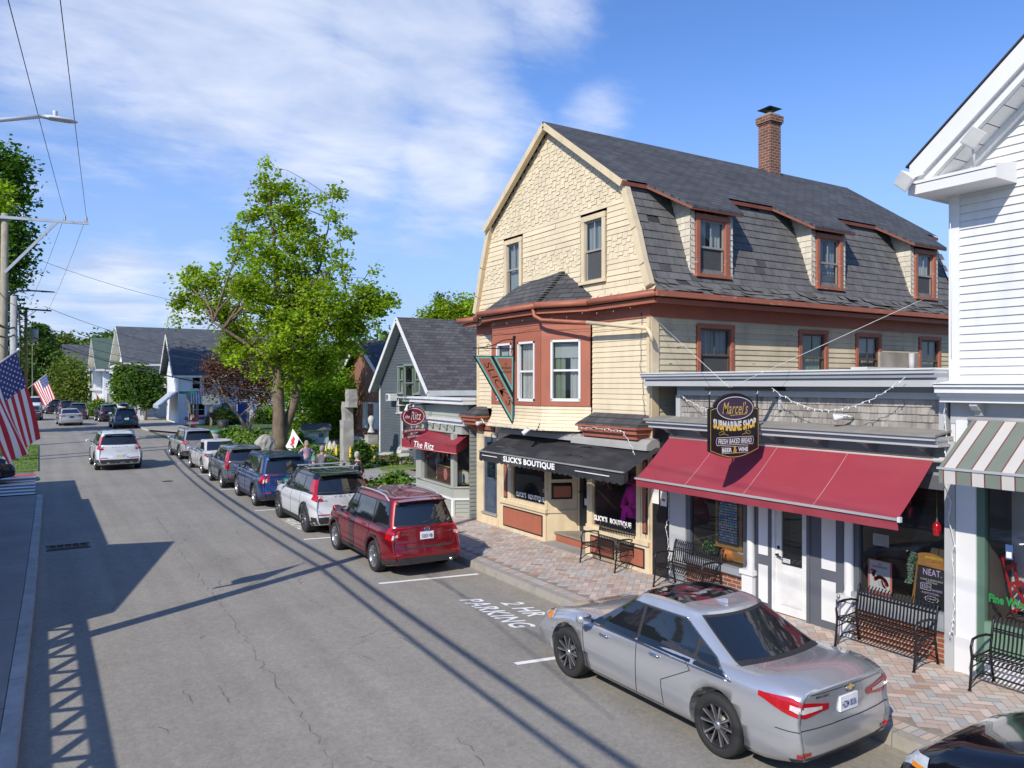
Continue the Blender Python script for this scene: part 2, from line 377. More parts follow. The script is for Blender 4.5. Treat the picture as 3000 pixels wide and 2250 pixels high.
def roadtext(lines, name):
 b = MB()
 for (s, x, y, cap, wid) in lines:                  # read from the kerb side: along -Y, letter tops towards the kerb
  vs, fs = textmesh(s, 1, bold=.02, space=1.12, align='LEFT')
  x0 = min(v[0] for v in vs); x1 = max(v[0] for v in vs); y0 = min(v[1] for v in vs); y1 = max(v[1] for v in vs)
  b.mesh([(x+(vy-y0)/(y1-y0)*cap, y-(vx-x0)/(x1-x0)*wid-(vy-y0)/(y1-y0)*.16, .005) for vx, vy in vs], fs, PAINTW)
 plain(b.link(name, ROAD), 'white painted parking lettering')
roadtext([('PARKING', 6.76, 12.85, .40, 1.95), ('2 HR', 7.33, 12.28, .38, 1.0)], 'road_lettering')
roadtext([('PARKING', 6.2, 23.4, .40, 1.95), ('2 HR', 6.8, 22.8, .38, 1.0)], 'road_lettering')
b = MB(); b.face([(5.2, 57.5, .004), (8.2, 52.6, .004), (8.32, 52.65, .004), (5.35, 57.6, .004)], PAINTY); plain(b.link('road_line', ROAD), 'faded yellow diagonal line')
b = MB()                                                # striped crossing on the left
for k, (y0, y1, m) in enumerate([(32.75, 33.1, PAINTR), (33.6, 34.1, PAINTW), (34.6, 35.1, PAINTW), (35.7, 36.2, PAINTW), (36.8, 37.3, PAINTW), (38.0, 38.5, PAINTW), (39.3, 39.9, PAINTW), (40.3, 41.0, PAINTR)]):
 b.face([(-9, y0, .004), (-.15, y0, .004), (-.12, y1, .004), (-9, y1, .004)], m)
plain(b.link('crosswalk', ROAD), 'white and red striped crosswalk')
b = MB()
for k, (y0, y1, m) in enumerate([(62.5, 63.3, PAINTW), (64.2, 65., PAINTW), (66, 67, PAINTW), (67.5, 68, PAINTR)]):
 b.face([(8.6, y0, .004), (11.0-(y0-62)*.35, y0, .004), (10.9-(y0-62)*.35, y1, .004), (8.5, y1, .004)], m)
plain(b.link('crosswalk', ROAD), 'white and red striped crosswalk on the side street')
TAR = mat('tar', (.13, .125, .12), .8, .2, 5)
def crack(b, pts, w, seed):
 r = random.Random(seed); P = []
 for i in range(len(pts)-1):
  a, c = Vector((*pts[i], 0)), Vector((*pts[i+1], 0)); k = int((c-a).length/.14)+1
  for j in range(k): P.append(a.lerp(c, j/k)+Vector((r.gauss(0, .028), r.gauss(0, .02), 0)))
 for i in range(len(P)-1):
  if r.random() < .22: continue
  d = (P[i+1]-P[i]).normalized(); n = Vector((-d.y, d.x, 0))*w*r.uniform(.3, 1)*.5
  b.face([(*(P[i]-n)[:2], .003), (*(P[i]+n)[:2], .003), (*(P[i+1]+n)[:2], .003), (*(P[i+1]-n)[:2], .003)], TAR)
b = MB()
for k_ in range(26): x_, y_ = random.uniform(1, 5.6), random.uniform(6, 24); crack(b, [(x_, y_), (x_+random.uniform(-.25, .25), y_+random.uniform(.2, 1.3))], .022, 50+k_)
crack(b, [(2.6, 6), (2.75, 9.5), (2.85, 14), (2.9, 19), (3.05, 26)], .016, 1); crack(b, [(4.6, 11), (4.3, 16), (4.35, 24), (4.5, 34)], .008, 2)
plain(b.link('road_crack', ROAD), 'thin dark crack along the lane')
dt = thing('storm_drain', 'rusty square storm drain grate in the gutter by the left kerb', 'drain', (.62, 22.2, 0)); IRON = mat('cast_iron', (.06, .05, .04), .7, .3, 8, metal=.3)
b = MB(); b.box(-.45, .45, -.3, .3, .001, .003, mat('hole', (.008, .008, .008))); b.link('grate_hole', dt)
b = MB()
for k in range(6): b.box(-.45+k*.168, -.4+k*.168, -.3, .3, .003, .02, IRON)
b.box(-.48, .48, -.33, -.29, .003, .02, IRON); b.box(-.48, .48, .29, .33, .003, .02, IRON); b.link('grate', dt)
mh = thing('manhole_cover', 'small round iron cover flush in the road beyond the white driving car', 'manhole cover', (4.6, 35, 0)); b = MB(); b.lathe([(0, .012), (.2, .012), (.22, .006), (.23, 0)], IRON, 24); b.link('cover', mh)
# ================= buildings =================
CREAM = mat('cream_paint', (.70, .59, .40), .6, .06, 1.2, vc=True, streak=((.42, .34, .22), 1.6, (2.5, 2.5, .5), .28))
CREAMT = mat('cream_trim', (.66, .54, .35), .6, .07, 2, streak=((.35, .29, .2), 5, (1, 1, .4), .35))
CREAMW = mat('cream_worn', (.58, .50, .34), .75, .1, 1.5, vc=True, peel=((.15, .13, .10), .635, 4.5, (.6, .6, 2.6)), streak=((.32, .28, .2), 1.3, (2, 2, .6), .4))
REDB = mat('redbrown_paint', (.36, .115, .065), .55, .1, 1.6, streak=((.25, .10, .07), 2, (3, 3, .7), .4), peel=((.45, .25, .18), .70, 8, (1, 1, 1)))
EAV = mat('eaves_red', (.20, .06, .035), .7, .2, 3); REDW = mat('redbrown_worn', (.36, .12, .07), .65, .12, 2, peel=((.46, .40, .33), .62, 6, (.5, .5, 3)))
BLKT = mat('black_trim', (.012, .012, .014), .45, .2, 5)
WHITE = mat('white_paint', (.70, .70, .69), .5, .04, 1.5)
WHITEV = mat('white_siding', (.66, .66, .655), .5, .03, 1, vc=True, streak=((.50, .50, .48), 1.2, (3, 3, .5), .45))
WHITEO = mat('white_worn', (.68, .68, .66), .6, .1, 3, peel=((.35, .33, .3), .69, 9, (1, 1, 1)))
GREYW = mat('grey_paint', (.42, .43, .43), .6, .05, 2)
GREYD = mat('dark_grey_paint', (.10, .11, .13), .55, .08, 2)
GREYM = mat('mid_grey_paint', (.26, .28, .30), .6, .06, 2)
SAGE = mat('sage_siding', (.31, .33, .29), .6, .06, 1.5, vc=True)
SAGET = mat('sage_trim', (.36, .375, .33), .6, .06, 1.5)
SLATE = mat('slate', (.13, .127, .122), .8, .2, 4, .3, 50, vc=True)
DARKI = mat('dark_interior', (.018, .017, .017), .9, .2, 3)
SHOPI = mat('shop_interior', (.12, .10, .085), .9, .3, 1.2)
CURT = mat('curtain', (.80, .79, .75), .9, .06, 3, streak=((.3, .3, .29), 1, (22, 22, .4), .6))
CURTG = mat('green_curtain', (.42, .48, .34), .9, .1, 3, streak=((.12, .14, .1), 1, (22, 22, .4), .6))
BLIND = mat('blind', (.72, .72, .70), .8, .03)
SASHG = mat('grey_sash', (.30, .29, .27), .6, .08)
SASHD = mat('dark_sash', (.10, .085, .07), .6, .1)
GL = glass('window_glass'); GLS = glass('shop_glass', (.82, .85, .84), .9, .85); GLD = glass('dark_glass', (.5, .55, .55), 1.1, .55)
SCREEN = mat('insect_screen', (.065, .068, .07), .8, .1, 10)
ROOFT = brickmat('roof_shingle', (.092, .095, .103), (.062, .064, .07), (.034, .035, .04), 1, .36, .135, .012, 'XY', .9, .6)
ROOFN = brickmat('roof_shingle_near', (.12, .115, .115), (.07, .068, .072), (.04, .04, .04), 1, .36, .14, .01, 'XY', .9, .6)
BRICK = brickmat('red_brick', (.28, .085, .045), (.20, .06, .035), (.36, .32, .27), 1, .21, .072, .008, 'WZ')
BRICKC = brickmat('chimney_brick', (.24, .08, .045), (.13, .055, .035), (.30, .26, .22), 1, .21, .085, .01, 'WZ', .9, .8)
BULB = mat('bulb', (.8, .8, .78), .3, .02); WIREW = mat('white_cord', (.72, .72, .70), .6, .05); WIREB = mat('black_cord', (.02, .02, .022), .6, .1); BLACKM = mat('black_metal', (.016, .016, .018), .38, .15, 6, metal=.2)
def subtract(iv, holes, z):
 for h in holes:
  if h[2] < z < h[3]:
   o = []
   for a, c in iv:
    if h[1] <= a or h[0] >= c: o.append((a, c))
    else:
     if h[0] > a: o.append((a, h[0]))
     if h[1] < c: o.append((h[1], c))
   iv = o
 return iv
def boards(mb, F, z0, z1, row, left, right, m, holes=(), lip=.016, d0=0., seed=1, jit=.0, var=.05):
 r = random.Random(seed); n = max(1, round((z1-z0)/row)); row = (z1-z0)/n
 for k in range(n):
  z = z0+k*row; zt = z+row; zm = z+row/2
  iv = subtract([(left(zm), right(zm))], holes, zm)
  for a, c in iv:
   if c-a < .01: continue
   sl = (left(zt)-left(z))/2 if abs(a-left(zm)) < 1e-6 else 0; sr = (right(zt)-right(z))/2 if abs(c-right(zm)) < 1e-6 else 0
   x = a-sl; xe = c-sr; segs = [x]
   while segs[-1] < xe-3.2: segs.append(segs[-1]+r.uniform(1.6, 3.2))
   segs.append(xe)
   for s0, s1 in zip(segs, segs[1:]):
    t0 = s0 if s0 != segs[0] else a+sl; t1 = s1 if s1 != segs[-1] else c+sr
    dz = r.uniform(-jit, jit); v = r.uniform(1-var, 1+var*.6)
    A, B, C, D = F.p(s0, z+dz, d0+lip), F.p(s1, z+r.uniform(-jit, jit), d0+lip), F.p(t1, zt, d0), F.p(t0, zt, d0)
    mb.face([A, B, C, D], m, v); mb.face([F.p(s0, z+dz, d0), F.p(s1, z+dz, d0), B, A], m, v)
def shingles(mb, F, z0, z1, row, left, right, m, holes=(), w=(.1, .18), stag=.05, th=.014, seed=1, var=.1, stagf=None):
 r = random.Random(seed); n = max(1, round((z1-z0)/row)); row = (z1-z0)/n
 for k in range(n):
  z = z0+k*row; zt = z+row; zm = z+row/2; q = 0
  for a, c in subtract([(left(zm), right(zm))], holes, zm):
   x = a-(k % 2)*w[0]*.6
   while x < c-.005:
    xe = min(c, x+r.uniform(*w)); dz = 0; q += 1; x = max(x, a)
    if stag: dz = stag*(q % 2) if r.random() > .12 else 0
    v = r.uniform(1-var, 1+var); g = .003; t2 = th*r.uniform(.8, 1.3)
    A, B = F.p(x+g, z-.0+dz-stag*.5, t2), F.p(xe-g, z+dz-stag*.5, t2)
    C, D = F.p(xe-g, zt+.02, .001), F.p(x+g, zt+.02, .001)
    mb.face([A, B, C, D], m, v); mb.face([F.p(x+g, z+dz-stag*.5, 0), F.p(xe-g, z+dz-stag*.5, 0), B, A], m, v*.9)
    x = xe
def window(F, a0, a1, z0, z1, par, trim, sash, tw=.11, curtain='full', cm=None, vbars=0, head=.0, sill=True, depth=.0, lower=None, gl=None, cells=None, name='window', label=None, box=.45, td=.035):
 cm = cm or CURT; gl = gl or GL
 b = MB()
 if tw:
  b.fbox(F, a0-tw, a0, z0-.0, z1, -.02, td, trim); b.fbox(F, a1, a1+tw, z0-.0, z1, -.02, td, trim)
  b.fbox(F, a0-tw-.01, a1+tw+.01, z1, z1+tw+head, -.02, td+.006, trim)
  if sill: b.fbox(F, a0-tw-.03, a1+tw+.03, z0-.07, z0, -.02, td+.05, trim)
  else: b.fbox(F, a0-tw, a1+tw, z0-tw, z0, -.02, td+.003, trim)
 D = -.06-box                                            # the room seen behind the glass
 P = F.p
 for q in ([(a0, z0, D), (a1, z0, D), (a1, z1, D), (a0, z1, D)], [(a0, z0, D), (a0, z1, D), (a0, z1, -.02), (a0, z0, -.02)], [(a1, z0, D), (a1, z1, D), (a1, z1, -.02), (a1, z0, -.02)],
              [(a0, z0, D), (a1, z0, D), (a1, z0, -.02), (a0, z0, -.02)], [(a0, z1, D), (a1, z1, D), (a1, z1, -.02), (a0, z1, -.02)]): b.face([P(*p) for p in q], DARKI)
 w = b.link(name, par)
 if label: w['label'] = label
 s = .045; zm = (z0+z1)/2
 b = MB()
 for (p0, p1, dd) in ((z0, zm+.02, -.04), (zm-.02, z1, -.02)):
  b.fbox(F, a0, a0+s, p0, p1, dd-.03, dd, sash); b.fbox(F, a1-s, a1, p0, p1, dd-.03, dd, sash)
  b.fbox(F, a0+s, a1-s, p0, p0+s, dd-.03, dd, sash); b.fbox(F, a0+s, a1-s, p1-s, p1, dd-.03, dd, sash)
 for k in range(vbars):
  x = a0+(a1-a0)*(k+1)/(vbars+1); b.fbox(F, x-.012, x+.012, zm, z1-s, -.04, -.024, sash)
  if cells == 'both': b.fbox(F, x-.012, x+.012, z0+s, zm, -.06, -.044, sash)
 b.link('sash', w)
 b = MB(); b.face([P(a0+s, z0+s, -.055), P(a1-s, z0+s, -.055), P(a1-s, zm, -.055), P(a0+s, zm, -.055)], gl if lower != 'screen' else SCREEN)
 b.face([P(a0+s, zm, -.036), P(a1-s, zm, -.036), P(a1-s, z1-s, -.036), P(a0+s, z1-s, -.036)], gl); b.link('pane', w)
 if curtain:
  b = MB(); W_ = a1-a0
  spans = {'full': [(0, 1)], 'sides': [(0, .42), (.60, 1)], 'wide': [(0.02, .46), (.5, .98)], 'left': [(0, .5)]}[curtain if curtain in ('full', 'sides', 'wide', 'left') else 'full']
  for k, (u0, u1) in enumerate(spans):
   n = max(4, int((u1-u0)*W_/.035)); pr_ = None
   for i in range(n+1):
    a = a0+W_*(u0+(u1-u0)*i/n); d = -.13-.018*sin(i*2.1+k)
    if pr_: b.face([P(pr_[0], z0+.02, pr_[1]), P(a, z0+.02, d), P(a, z1, d), P(pr_[0], z1, pr_[1])], (cm[k % len(cm)] if isinstance(cm, (list, tuple)) else cm), sm=True)
    pr_ = (a, d)
  b.link('curtain', w)
 return w
def room(b, F, a0, a1, z0, z1, depth, m, d=-.03, openface=True):
 P = F.p; D = d-depth
 for q in ([(a0, z0, D), (a1, z0, D), (a1, z1, D), (a0, z1, D)], [(a0, z0, D), (a0, z1, D), (a0, z1, d), (a0, z0, d)], [(a1, z0, D), (a1, z1, D), (a1, z1, d), (a1, z0, d)],
              [(a0, z0, D), (a1, z0, D), (a1, z0, d), (a0, z0, d)], [(a0, z1, D), (a1, z1, D), (a1, z1, d), (a0, z1, d)]): b.face([P(*p) for p in q], m)
def bracket(b, F, a, z, w, h, d, m):
 b.prism(FR(F.p(a-w/2, 0, 0), F.n, F.u), [(0, z), (d, z), (d, z-h*.25), (d*.75, z-h*.55), (d*.45, z-h*.7), (d*.35, z-h), (0, z-h)], 0, w, m)
def panel(b, F, a0, a1, z0, z1, d, m, rim=None, rw=.035):
 if rim: b.fbox(F, a0, a1, z0, z1, 0, d, rim); b.fbox(F, a0+rw, a1-rw, z0+rw, z1-rw, 0, d+.006, m)
 else: b.fbox(F, a0, a1, z0, z1, 0, d, m)
Y0, Y1, XF, XB = 12.0, 19.44, 10.85, 22.6
YB = thing('shop_house', 'cream clapboard house with grey gambrel roof, red-brown trim and a boutique at street level', 'house', (XF, 15.7, 0), w=True)
F = fx(XF); S = fy(Y0)
MIR = Y0+Y1
def rl(z):                                              # gable outline
 P = [(5.92, 11.72), (6.1, 11.92), (6.3, 12.02), (6.6, 12.12), (7.4, 12.37), (8.5, 12.80), (8.53, 12.81), (10.57, 15.72)]
 for (z0, y0), (z1, y1) in zip(P, P[1:]):
  if z <= z1: return y0+(y1-y0)*(z-z0)/(z1-z0)
 return 15.72
gw = [(13.6, 14.32, 6.48, 7.88), (17.11, 17.82, 6.48, 7.88)]
gh = [(a-.13, c+.13, z0-.09, z1+.14) for a, c, z0, z1 in gw]
b = MB()
shingles(b, F, 6.12, 6.9, .13, rl, lambda z: MIR-rl(z), CREAM, gh, w=(.9, 1.6), th=.018, stag=0, seed=2, var=.05)
shingles(b, F, 6.9, 7.42, .13, rl, lambda z: MIR-rl(z), CREAM, gh, w=(.15, .19), th=.014, stag=.045, seed=3, var=.05)
shingles(b, F, 7.42, 8.2, .13, rl, lambda z: MIR-rl(z), CREAM, gh, w=(.9, 1.6), th=.018, stag=0, seed=4, var=.05)
shingles(b, F, 8.2, 10.42, .128, lambda z: rl(z)+.1, lambda z: MIR-rl(z)-.1, CREAM, gh, w=(.15, .19), th=.014, stag=.05, seed=5, var=.05)
shingles(b, FR((XF-.0, 0, 0), (0, 1, 0), (-1, 0, 0)), 5.98, 6.12, .14, rl, lambda z: MIR-rl(z), CREAMW, [], w=(.1, .3), stag=.03, th=.12, seed=6)
wall_up = b.link('gable_wall', YB)
b = MB()
hf = [(14.0, 18.6, 3.0, 5.9)]
boards(b, F, 3.42, 5.52, .118, lambda z: Y0+.1, lambda z: Y1-.1, CREAM, hf, seed=7, jit=.004)
b.fbox(F, Y0-.02, Y0+.13, 3.0, 5.5, -.1, .03, CREAMT); b.fbox(F, Y1-.13, Y1, .14, 5.5, -.1, .03, CREAMT)
b.fbox(F, Y0+.0, 14.08, 5.5, 5.82, -.1, .034, REDB); b.fbox(F, 18.55, Y1, 5.5, 5.82, -.1, .034, REDB)
b.link('front_wall', YB)
b = MB()
sw = [(12.21, 13.22, 4.15, 5.36), (15.6, 16.55, 4.15, 5.36), (17.83, 18.77, 4.15, 5.36), (20.66, 21.6, 4.15, 5.36)]
sh = [(a-.1, c+.1, z0-.07, z1+.05) for a, c, z0, z1 in sw]
boards(b, S, 0.2, 5.5, .122, lambda z: XF+.16, lambda z: XB, CREAMW, sh, seed=8, lip=.02, jit=.005, var=.09)
b.fbox(S, XF-.03, XF+.17, .14, 5.5, -.05, .034, CREAMT); b.fbox(S, XF-.02, XB, 5.5, 5.8, -.05, .036, REDB)
b.link('side_wall', YB)
for k, (a, c, z0, z1) in enumerate(sw):
 window(S, a+.03, c-.03, z0, z1-.04, YB, REDW, SASHD, .1, 'wide', [CURT, CURTG][k % 2], vbars=1, lower='screen' if k == 0 else None)
b = MB()
b.face([(XB, Y0, 0), (XB, Y1, 0), (XB, Y1, 6), (XB, Y0, 6)], CREAM); b.face([(XF, Y1, 0), (XB, Y1, 0), (XB, Y1, 6), (XF, Y1, 6)], CREAM)
b.face([(XB, rl(z), z) for z in (6, 7.4, 8.5, 10.57)]+[(XB, MIR-rl(z), z) for z in (8.5, 7.4, 6)], CREAM)
b.link('rear_wall', YB)
for k, (a, c, z0, z1) in enumerate(gw):
 window(F, a+.03, c-.03, z0, z1, YB, CREAMT, SASHG, .12, 'full', vbars=1, lower='screen' if k == 0 else None, cm=mat('pale_blind', (.5, .53, .55), .9, .05))
b = MB()
def slope(b, X0, X1, pts, m, th=.06):
 for (ya, za), (yb, zb) in zip(pts, pts[1:]):
  b.face([(X0, ya, za), (X1, ya, za), (X1, yb, zb), (X0, yb, zb)], m); b.face([(X0, ya, za-th), (X1, ya, za-th), (X1, yb, zb-th), (X0, yb, zb-th)], m)
rz = lambda y: 10.62-(15.72-y)*.70
slope(b, XF-.22, XB+.2, [(12.70, rz(12.70)), (15.72, 10.62)], ROOFT); slope(b, XF-.22, XB+.2, [(15.72, 10.62), (MIR-12.70, rz(12.70))], ROOFT)
dx = [(12.18, 13.24), (16.29, 17.35), (20.53, 21.58)]
for a, c in dx:
 b.mesh([(a-.85, 12.70, rz(12.7)+.002), (c+.62, 12.70, rz(12.7)+.002), (c+.30, 11.93, rz(11.93)), (a-.22, 11.93, rz(11.93)),
   (a-.85, 12.70, rz(12.7)-.06), (c+.62, 12.70, rz(12.7)-.06), (c+.30, 11.93, rz(11.93)-.06), (a-.22, 11.93, rz(11.93)-.06)], [(0, 1, 2, 3), (4, 5, 6, 7), (0, 3, 7, 4), (1, 2, 6, 5), (3, 2, 6, 7)], ROOFT)
rf = b.link('roof', YB)
b = MB()
b.bar((XF-.16, 12.72, rz(12.72)-.10), (XF-.16, 15.72, 10.52), .13, .15, CREAMT); b.bar((XF-.16, MIR-12.72, rz(12.72)-.10), (XF-.16, 15.72, 10.52), .13, .15, CREAMT)
for s in (0, 1):
 P = [(z, rl(z)) for z in (6.15, 6.6, 7.4, 8.5)]
 for (z0, y0), (z1, y1) in zip(P, P[1:]):
  y0, y1 = (y0, y1) if not s else (MIR-y0, MIR-y1)
  b.bar((XF-.06, y0+(.05 if not s else -.05), z0), (XF-.06, y1+(.05 if not s else -.05), z1+.02), .14, .17, CREAMT)
b.link('rake_board', rf)
b = MB()
xs = [XF-.2]
for a, c in dx: xs += [a-.85, c+.62]
xs.append(XB+.2)
for i in range(0, len(xs), 2): b.bar((xs[i], 12.70, rz(12.7)-.085), (xs[i+1], 12.70, rz(12.7)-.085), .03, .08, EAV)
for a, c in dx:
 b.bar((a-.85, 12.70, rz(12.7)-.085), (a-.22, 11.95, rz(11.95)-.085), .03, .05, EAV); b.bar((c+.62, 12.70, rz(12.7)-.085), (c+.30, 11.95, rz(11.95)-.085), .03, .05, EAV)
 b.bar((a-.22, 11.95, rz(11.95)-.085), (c+.30, 11.95, rz(11.95)-.085), .03, .05, EAV)
b.link('eaves_board', rf)
mp = [(12.83, 8.52), (12.62, 7.95), (12.45, 7.5), (12.30, 7.05), (12.17, 6.65), (12.04, 6.36), (11.86, 6.18), (11.55, 6.02)]
b = MB(); r = random.Random(12)
L = [0]
for (y0, z0), (y1, z1) in zip(mp, mp[1:]): L.append(L[-1]+math.hypot(y1-y0, z1-z0))
def mpt(s):
 for i in range(len(mp)-1):
  if s <= L[i+1] or i == len(mp)-2:
   t = (s-L[i])/(L[i+1]-L[i]); return (mp[i][0]+(mp[i+1][0]-mp[i][0])*t, mp[i][1]+(mp[i+1][1]-mp[i][1])*t)
n = 15
for k in range(n):
 s0, s1 = L[-1]*k/n, L[-1]*(k+1)/n
 (ya, za), (yb, zb) = mpt(s0), mpt(s1+.012); x = XF+.02-(k % 2)*.16
 low = k > n-4
 while x < XB:
  w_ = .32*r.uniform(.96, 1.04); v = r.uniform(.9, 1.1)*(1.0 if r.random() > .04 else .6)
  th = .022*(1+(r.random()*2.2 if low else r.random()*.3)); o = .025 if low else 0
  a0, a1 = max(x, XF), x+w_-.008
  j = [r.uniform(-o, o) for _ in range(2)]
  if not (r.random() < (.015 if not low else .06)):
   v0 = v; b.mesh([(a0, ya-.004, za), (a1, ya-.004, za), (a1, yb-th, zb-.004+j[0]), (a0, yb-th, zb-.004+j[1]), (a1, yb-.002, zb+.01), (a0, yb-.002, zb+.01)], [(0, 1, 2, 3), (3, 2, 4, 5)], SLATE, v)
  x += w_
slope(b, XF, XB, [(y+.006, z-.004) for y, z in mp], mat('roof_felt', (.045, .042, .04), .95, .2, 5), .02)
b.face([(XF, 11.55, 6.02), (XF, 11.86, 6.18), (XF, 12.04, 6.36), (XF, 12.17, 6.65), (XF, 12.2, 6.02)], SLATE)
slope(b, XF, XB, [(MIR-y, z) for y, z in mp], SLATE, .02)
b.link('mansard_tiles', rf)
SHW = mat('worn_white_shingle', (.62, .57, .46), .8, .15, 3, vc=True, peel=((.18, .16, .13), .64, 8, (1, 1, .6)))
for i, (a, c) in enumerate(dx):
 b = MB(); zb, zt = 6.36, rz(11.93)-.1
 D = fy(12.10); ww = (a+.13, c-.13, 6.52, zt-.14)
 b.box(a-.12, c+.12, 12.75, 13.6, zb-.1, zt, DARKI)
 for side, X in ((-1, a-.12), (1, c+.12)):
  FS = FR((X, 12.10, 0), (0, 1, 0), (side, 0, 0)); n_ = 14
  rowh = (zt+.5-zb)/n_
  for k in range(n_):
   z = zb+k*rowh; y = 0
   while y < 1.2:
    y2 = y+r.uniform(.12, .2); th = .016
    top = min(z+rowh+.01, rz(12.1+y)-.1)
    if top > z+.03: b.face([FS.p(y+.003, z-.01, th), FS.p(y2, z-.01+r.uniform(-.01, .01), th), FS.p(y2, top, .002), FS.p(y+.003, top, .002)], SHW, r.uniform(.85, 1.05))
    y = y2
 shingles(b, D, zb, zt, .13, lambda z: a-.13, lambda z: c+.13, SHW, [(a-.0, c+.0, zb-1, zt+1)], w=(.1, .14), stag=.02, seed=i)
 dm = b.link('dormer', YB)
 window(D, ww[0], ww[1], ww[2], ww[3], dm, REDW, SASHG, .11, 'sides' if i != 2 else 'full', [CURT, mat('blue_curtain', (.42, .5, .56), .9, .05)][i % 2], vbars=1, lower='screen' if i != 1 else None, td=.05)
ch = MB(); c0 = (18.99, 15.72); hw = .23
ch.box(c0[0]-hw, c0[0]+hw, c0[1]-hw, c0[1]+hw, 10.2, 12.05, BRICKC); ch.box(c0[0]-hw-.06, c0[0]+hw+.06, c0[1]-hw-.06, c0[1]+hw+.06, 12.05, 12.25, BRICKC); ch.box(c0[0]-hw+.02, c0[0]+hw-.02, c0[1]-hw+.02, c0[1]+hw-.02, 12.25, 12.32, CONC)
for z in (12.0,): ch.box(c0[0]-hw-.03, c0[0]+hw+.03, c0[1]-hw-.03, c0[1]+hw+.03, z, z+.05, BRICKC)
cho = ch.link('chimney', rf)
ch = MB(); ch.box(c0[0]-hw-.05, c0[0]+hw+.05, c0[1]-hw-.05, c0[1]+hw+.05, 10.15, 10.42, mat('lead_flashing', (.55, .57, .58), .5, .2, 5)); ch.link('flashing', cho)
ch = MB(); ch.lathe([(.10, 12.32), (.10, 12.45), (.08, 12.46)], mat('flue', (.25, .25, .25), .5, metal=.6), 12, (c0[0], c0[1], 0)); ch.mesh([(c0[0]-.27, c0[1]-.27, 12.48), (c0[0]+.27, c0[1]-.27, 12.48), (c0[0]+.27, c0[1]+.27, 12.48), (c0[0]-.27, c0[1]+.27, 12.48), (c0[0], c0[1], 12.62)], [(3, 2, 1, 0), (0, 1, 4), (1, 2, 4), (2, 3, 4), (3, 0, 4)], BLKT); ch.link('chimney_cap', cho)
BP = [(XF, 18.56), (10.2, 17.47), (10.2, 15.14), (XF, 14.07)]
bay = MB(); BF = []
for (x0, y0), (x1, y1) in zip(BP, BP[1:]):
 BF.append((fline((x1, y1), (x0, y0)), math.hypot(x1-x0, y1-y0)))      # a from right to left, outward = left of direction
bw = {1: [(.26, 1.02, 3.68, 5.14), (1.33, 2.07, 3.68, 5.14)], 2: [(.24, 1.0, 3.70, 5.14)], 0: [(.3, .95, 3.7, 5.14)]}
for k, (FF, Ln) in enumerate(BF):
 o = FR(FF.o, FF.u, FF.n)
 if o.n.x > 0: o.n = -o.n
 BF[k] = (o, Ln)
 e = .0 if k == 1 else .015
 hh = [(a-.05, c+.05, z0-.05, z1+.05) for a, c, z0, z1 in bw[k]]
 for (z0, z1) in ((3.58, 3.68), (5.14, 5.24)): bay.fbox(o, 0, Ln, z0, z1, -.04, .03, REDB)
 prev = 0
 for (a, c, z0, z1) in sorted(bw[k])+[(Ln, Ln, 0, 0)]: bay.fbox(o, prev, a, 3.68, 5.14, -.04, .028, REDB); prev = c
 boards(bay, o, 5.24, 5.66, .14, lambda z: 0, lambda z, L_=Ln: L_, REDB, seed=30+k, lip=.012)
 bay.fbox(o, -.01, Ln+.01, 5.64, 5.86, -.04, .04, REDB)
 nrow = 7
 for j in range(nrow):
  z = 3.0+j*.083; zt = z+.083; fl = lambda q: .16*max(0, (3.4-q)/.4)**2
  bay.face([o.p(-.02, z, fl(z)+.016), o.p(Ln+.02, z, fl(z)+.016), o.p(Ln, zt, fl(zt)), o.p(0, zt, fl(zt))], CREAM, random.uniform(.94, 1.02))
  bay.face([o.p(-.02, z, fl(z)), o.p(Ln+.02, z, fl(z)), o.p(Ln+.02, z, fl(z)+.016), o.p(-.02, z, fl(z)+.016)], CREAM)
bay.face([(10.1, 15.0, 3.0), (10.1, 17.6, 3.0), (XF, 18.7, 3.0), (XF, 13.95, 3.0)], CREAM)
bo = bay.link('bay', YB)
for k, (FF, Ln) in enumerate(BF):
 for j, (a, c, z0, z1) in enumerate(bw[k]):
  w_ = window(FF, a, c, z0, z1, bo, WHITE, WHITE, .0, 'full' if k != 2 else 'sides', [CURT, CURTG] if k == 2 else CURT, box=.35)
  b = MB()
  for q in ((a, a+.05, z0, z1), (c-.05, c, z0, z1), (a, c, z1-.05, z1), (a-.0, c+.0, z0-.01, z0+.06)): b.fbox(FF, *q, -.02, .045, WHITE)
  b.link('frame', w_)
  if k == 2:
   b = MB(); b.face([FF.p(a+.05, 4.72, -.1), FF.p(c-.05, 4.72, -.1), FF.p(c-.05, 5.1, -.1), FF.p(a+.05, 5.1, -.1)], BLIND); b.link('blind', w_)
b = MB(); E = [(10.55, 18.9), (9.93, 17.6), (9.93, 15.0), (10.55, 13.8)]; zt = 5.97
t0, t1 = (XF, 17.2, 6.72), (XF, 15.15, 6.86)
bayR = brickmat('bay_shingle', (.10, .10, .10), (.06, .06, .065), (.035, .035, .035), 1, .3, .12, .012, 'YZ', .9, .8)
b.face([(XF, 18.95, 5.99), (*E[0], zt), (*E[1], zt), t0], bayR); b.face([(*E[1], zt), (*E[2], zt), t1, t0], bayR); b.face([(*E[2], zt), (*E[3], zt), (XF, 13.75, 5.99), t1], bayR)
for k in range(14):                                     # worn hip shingles
 p = Vector((*E[2], zt)).lerp(Vector(t1), k/14); b.box(p.x-.05, p.x+.05, p.y-.09, p.y+.09, p.z, p.z+.03, SLATE, random.uniform(.6, 1.1))
b.link('bay_roof', YB)
def railing(b, pts, w, h, m, dz=0):
 for p, q_ in zip(pts, pts[1:]): b.bar((p[0], p[1], p[2]+dz), (q_[0], q_[1], q_[2]+dz), w, h, m)
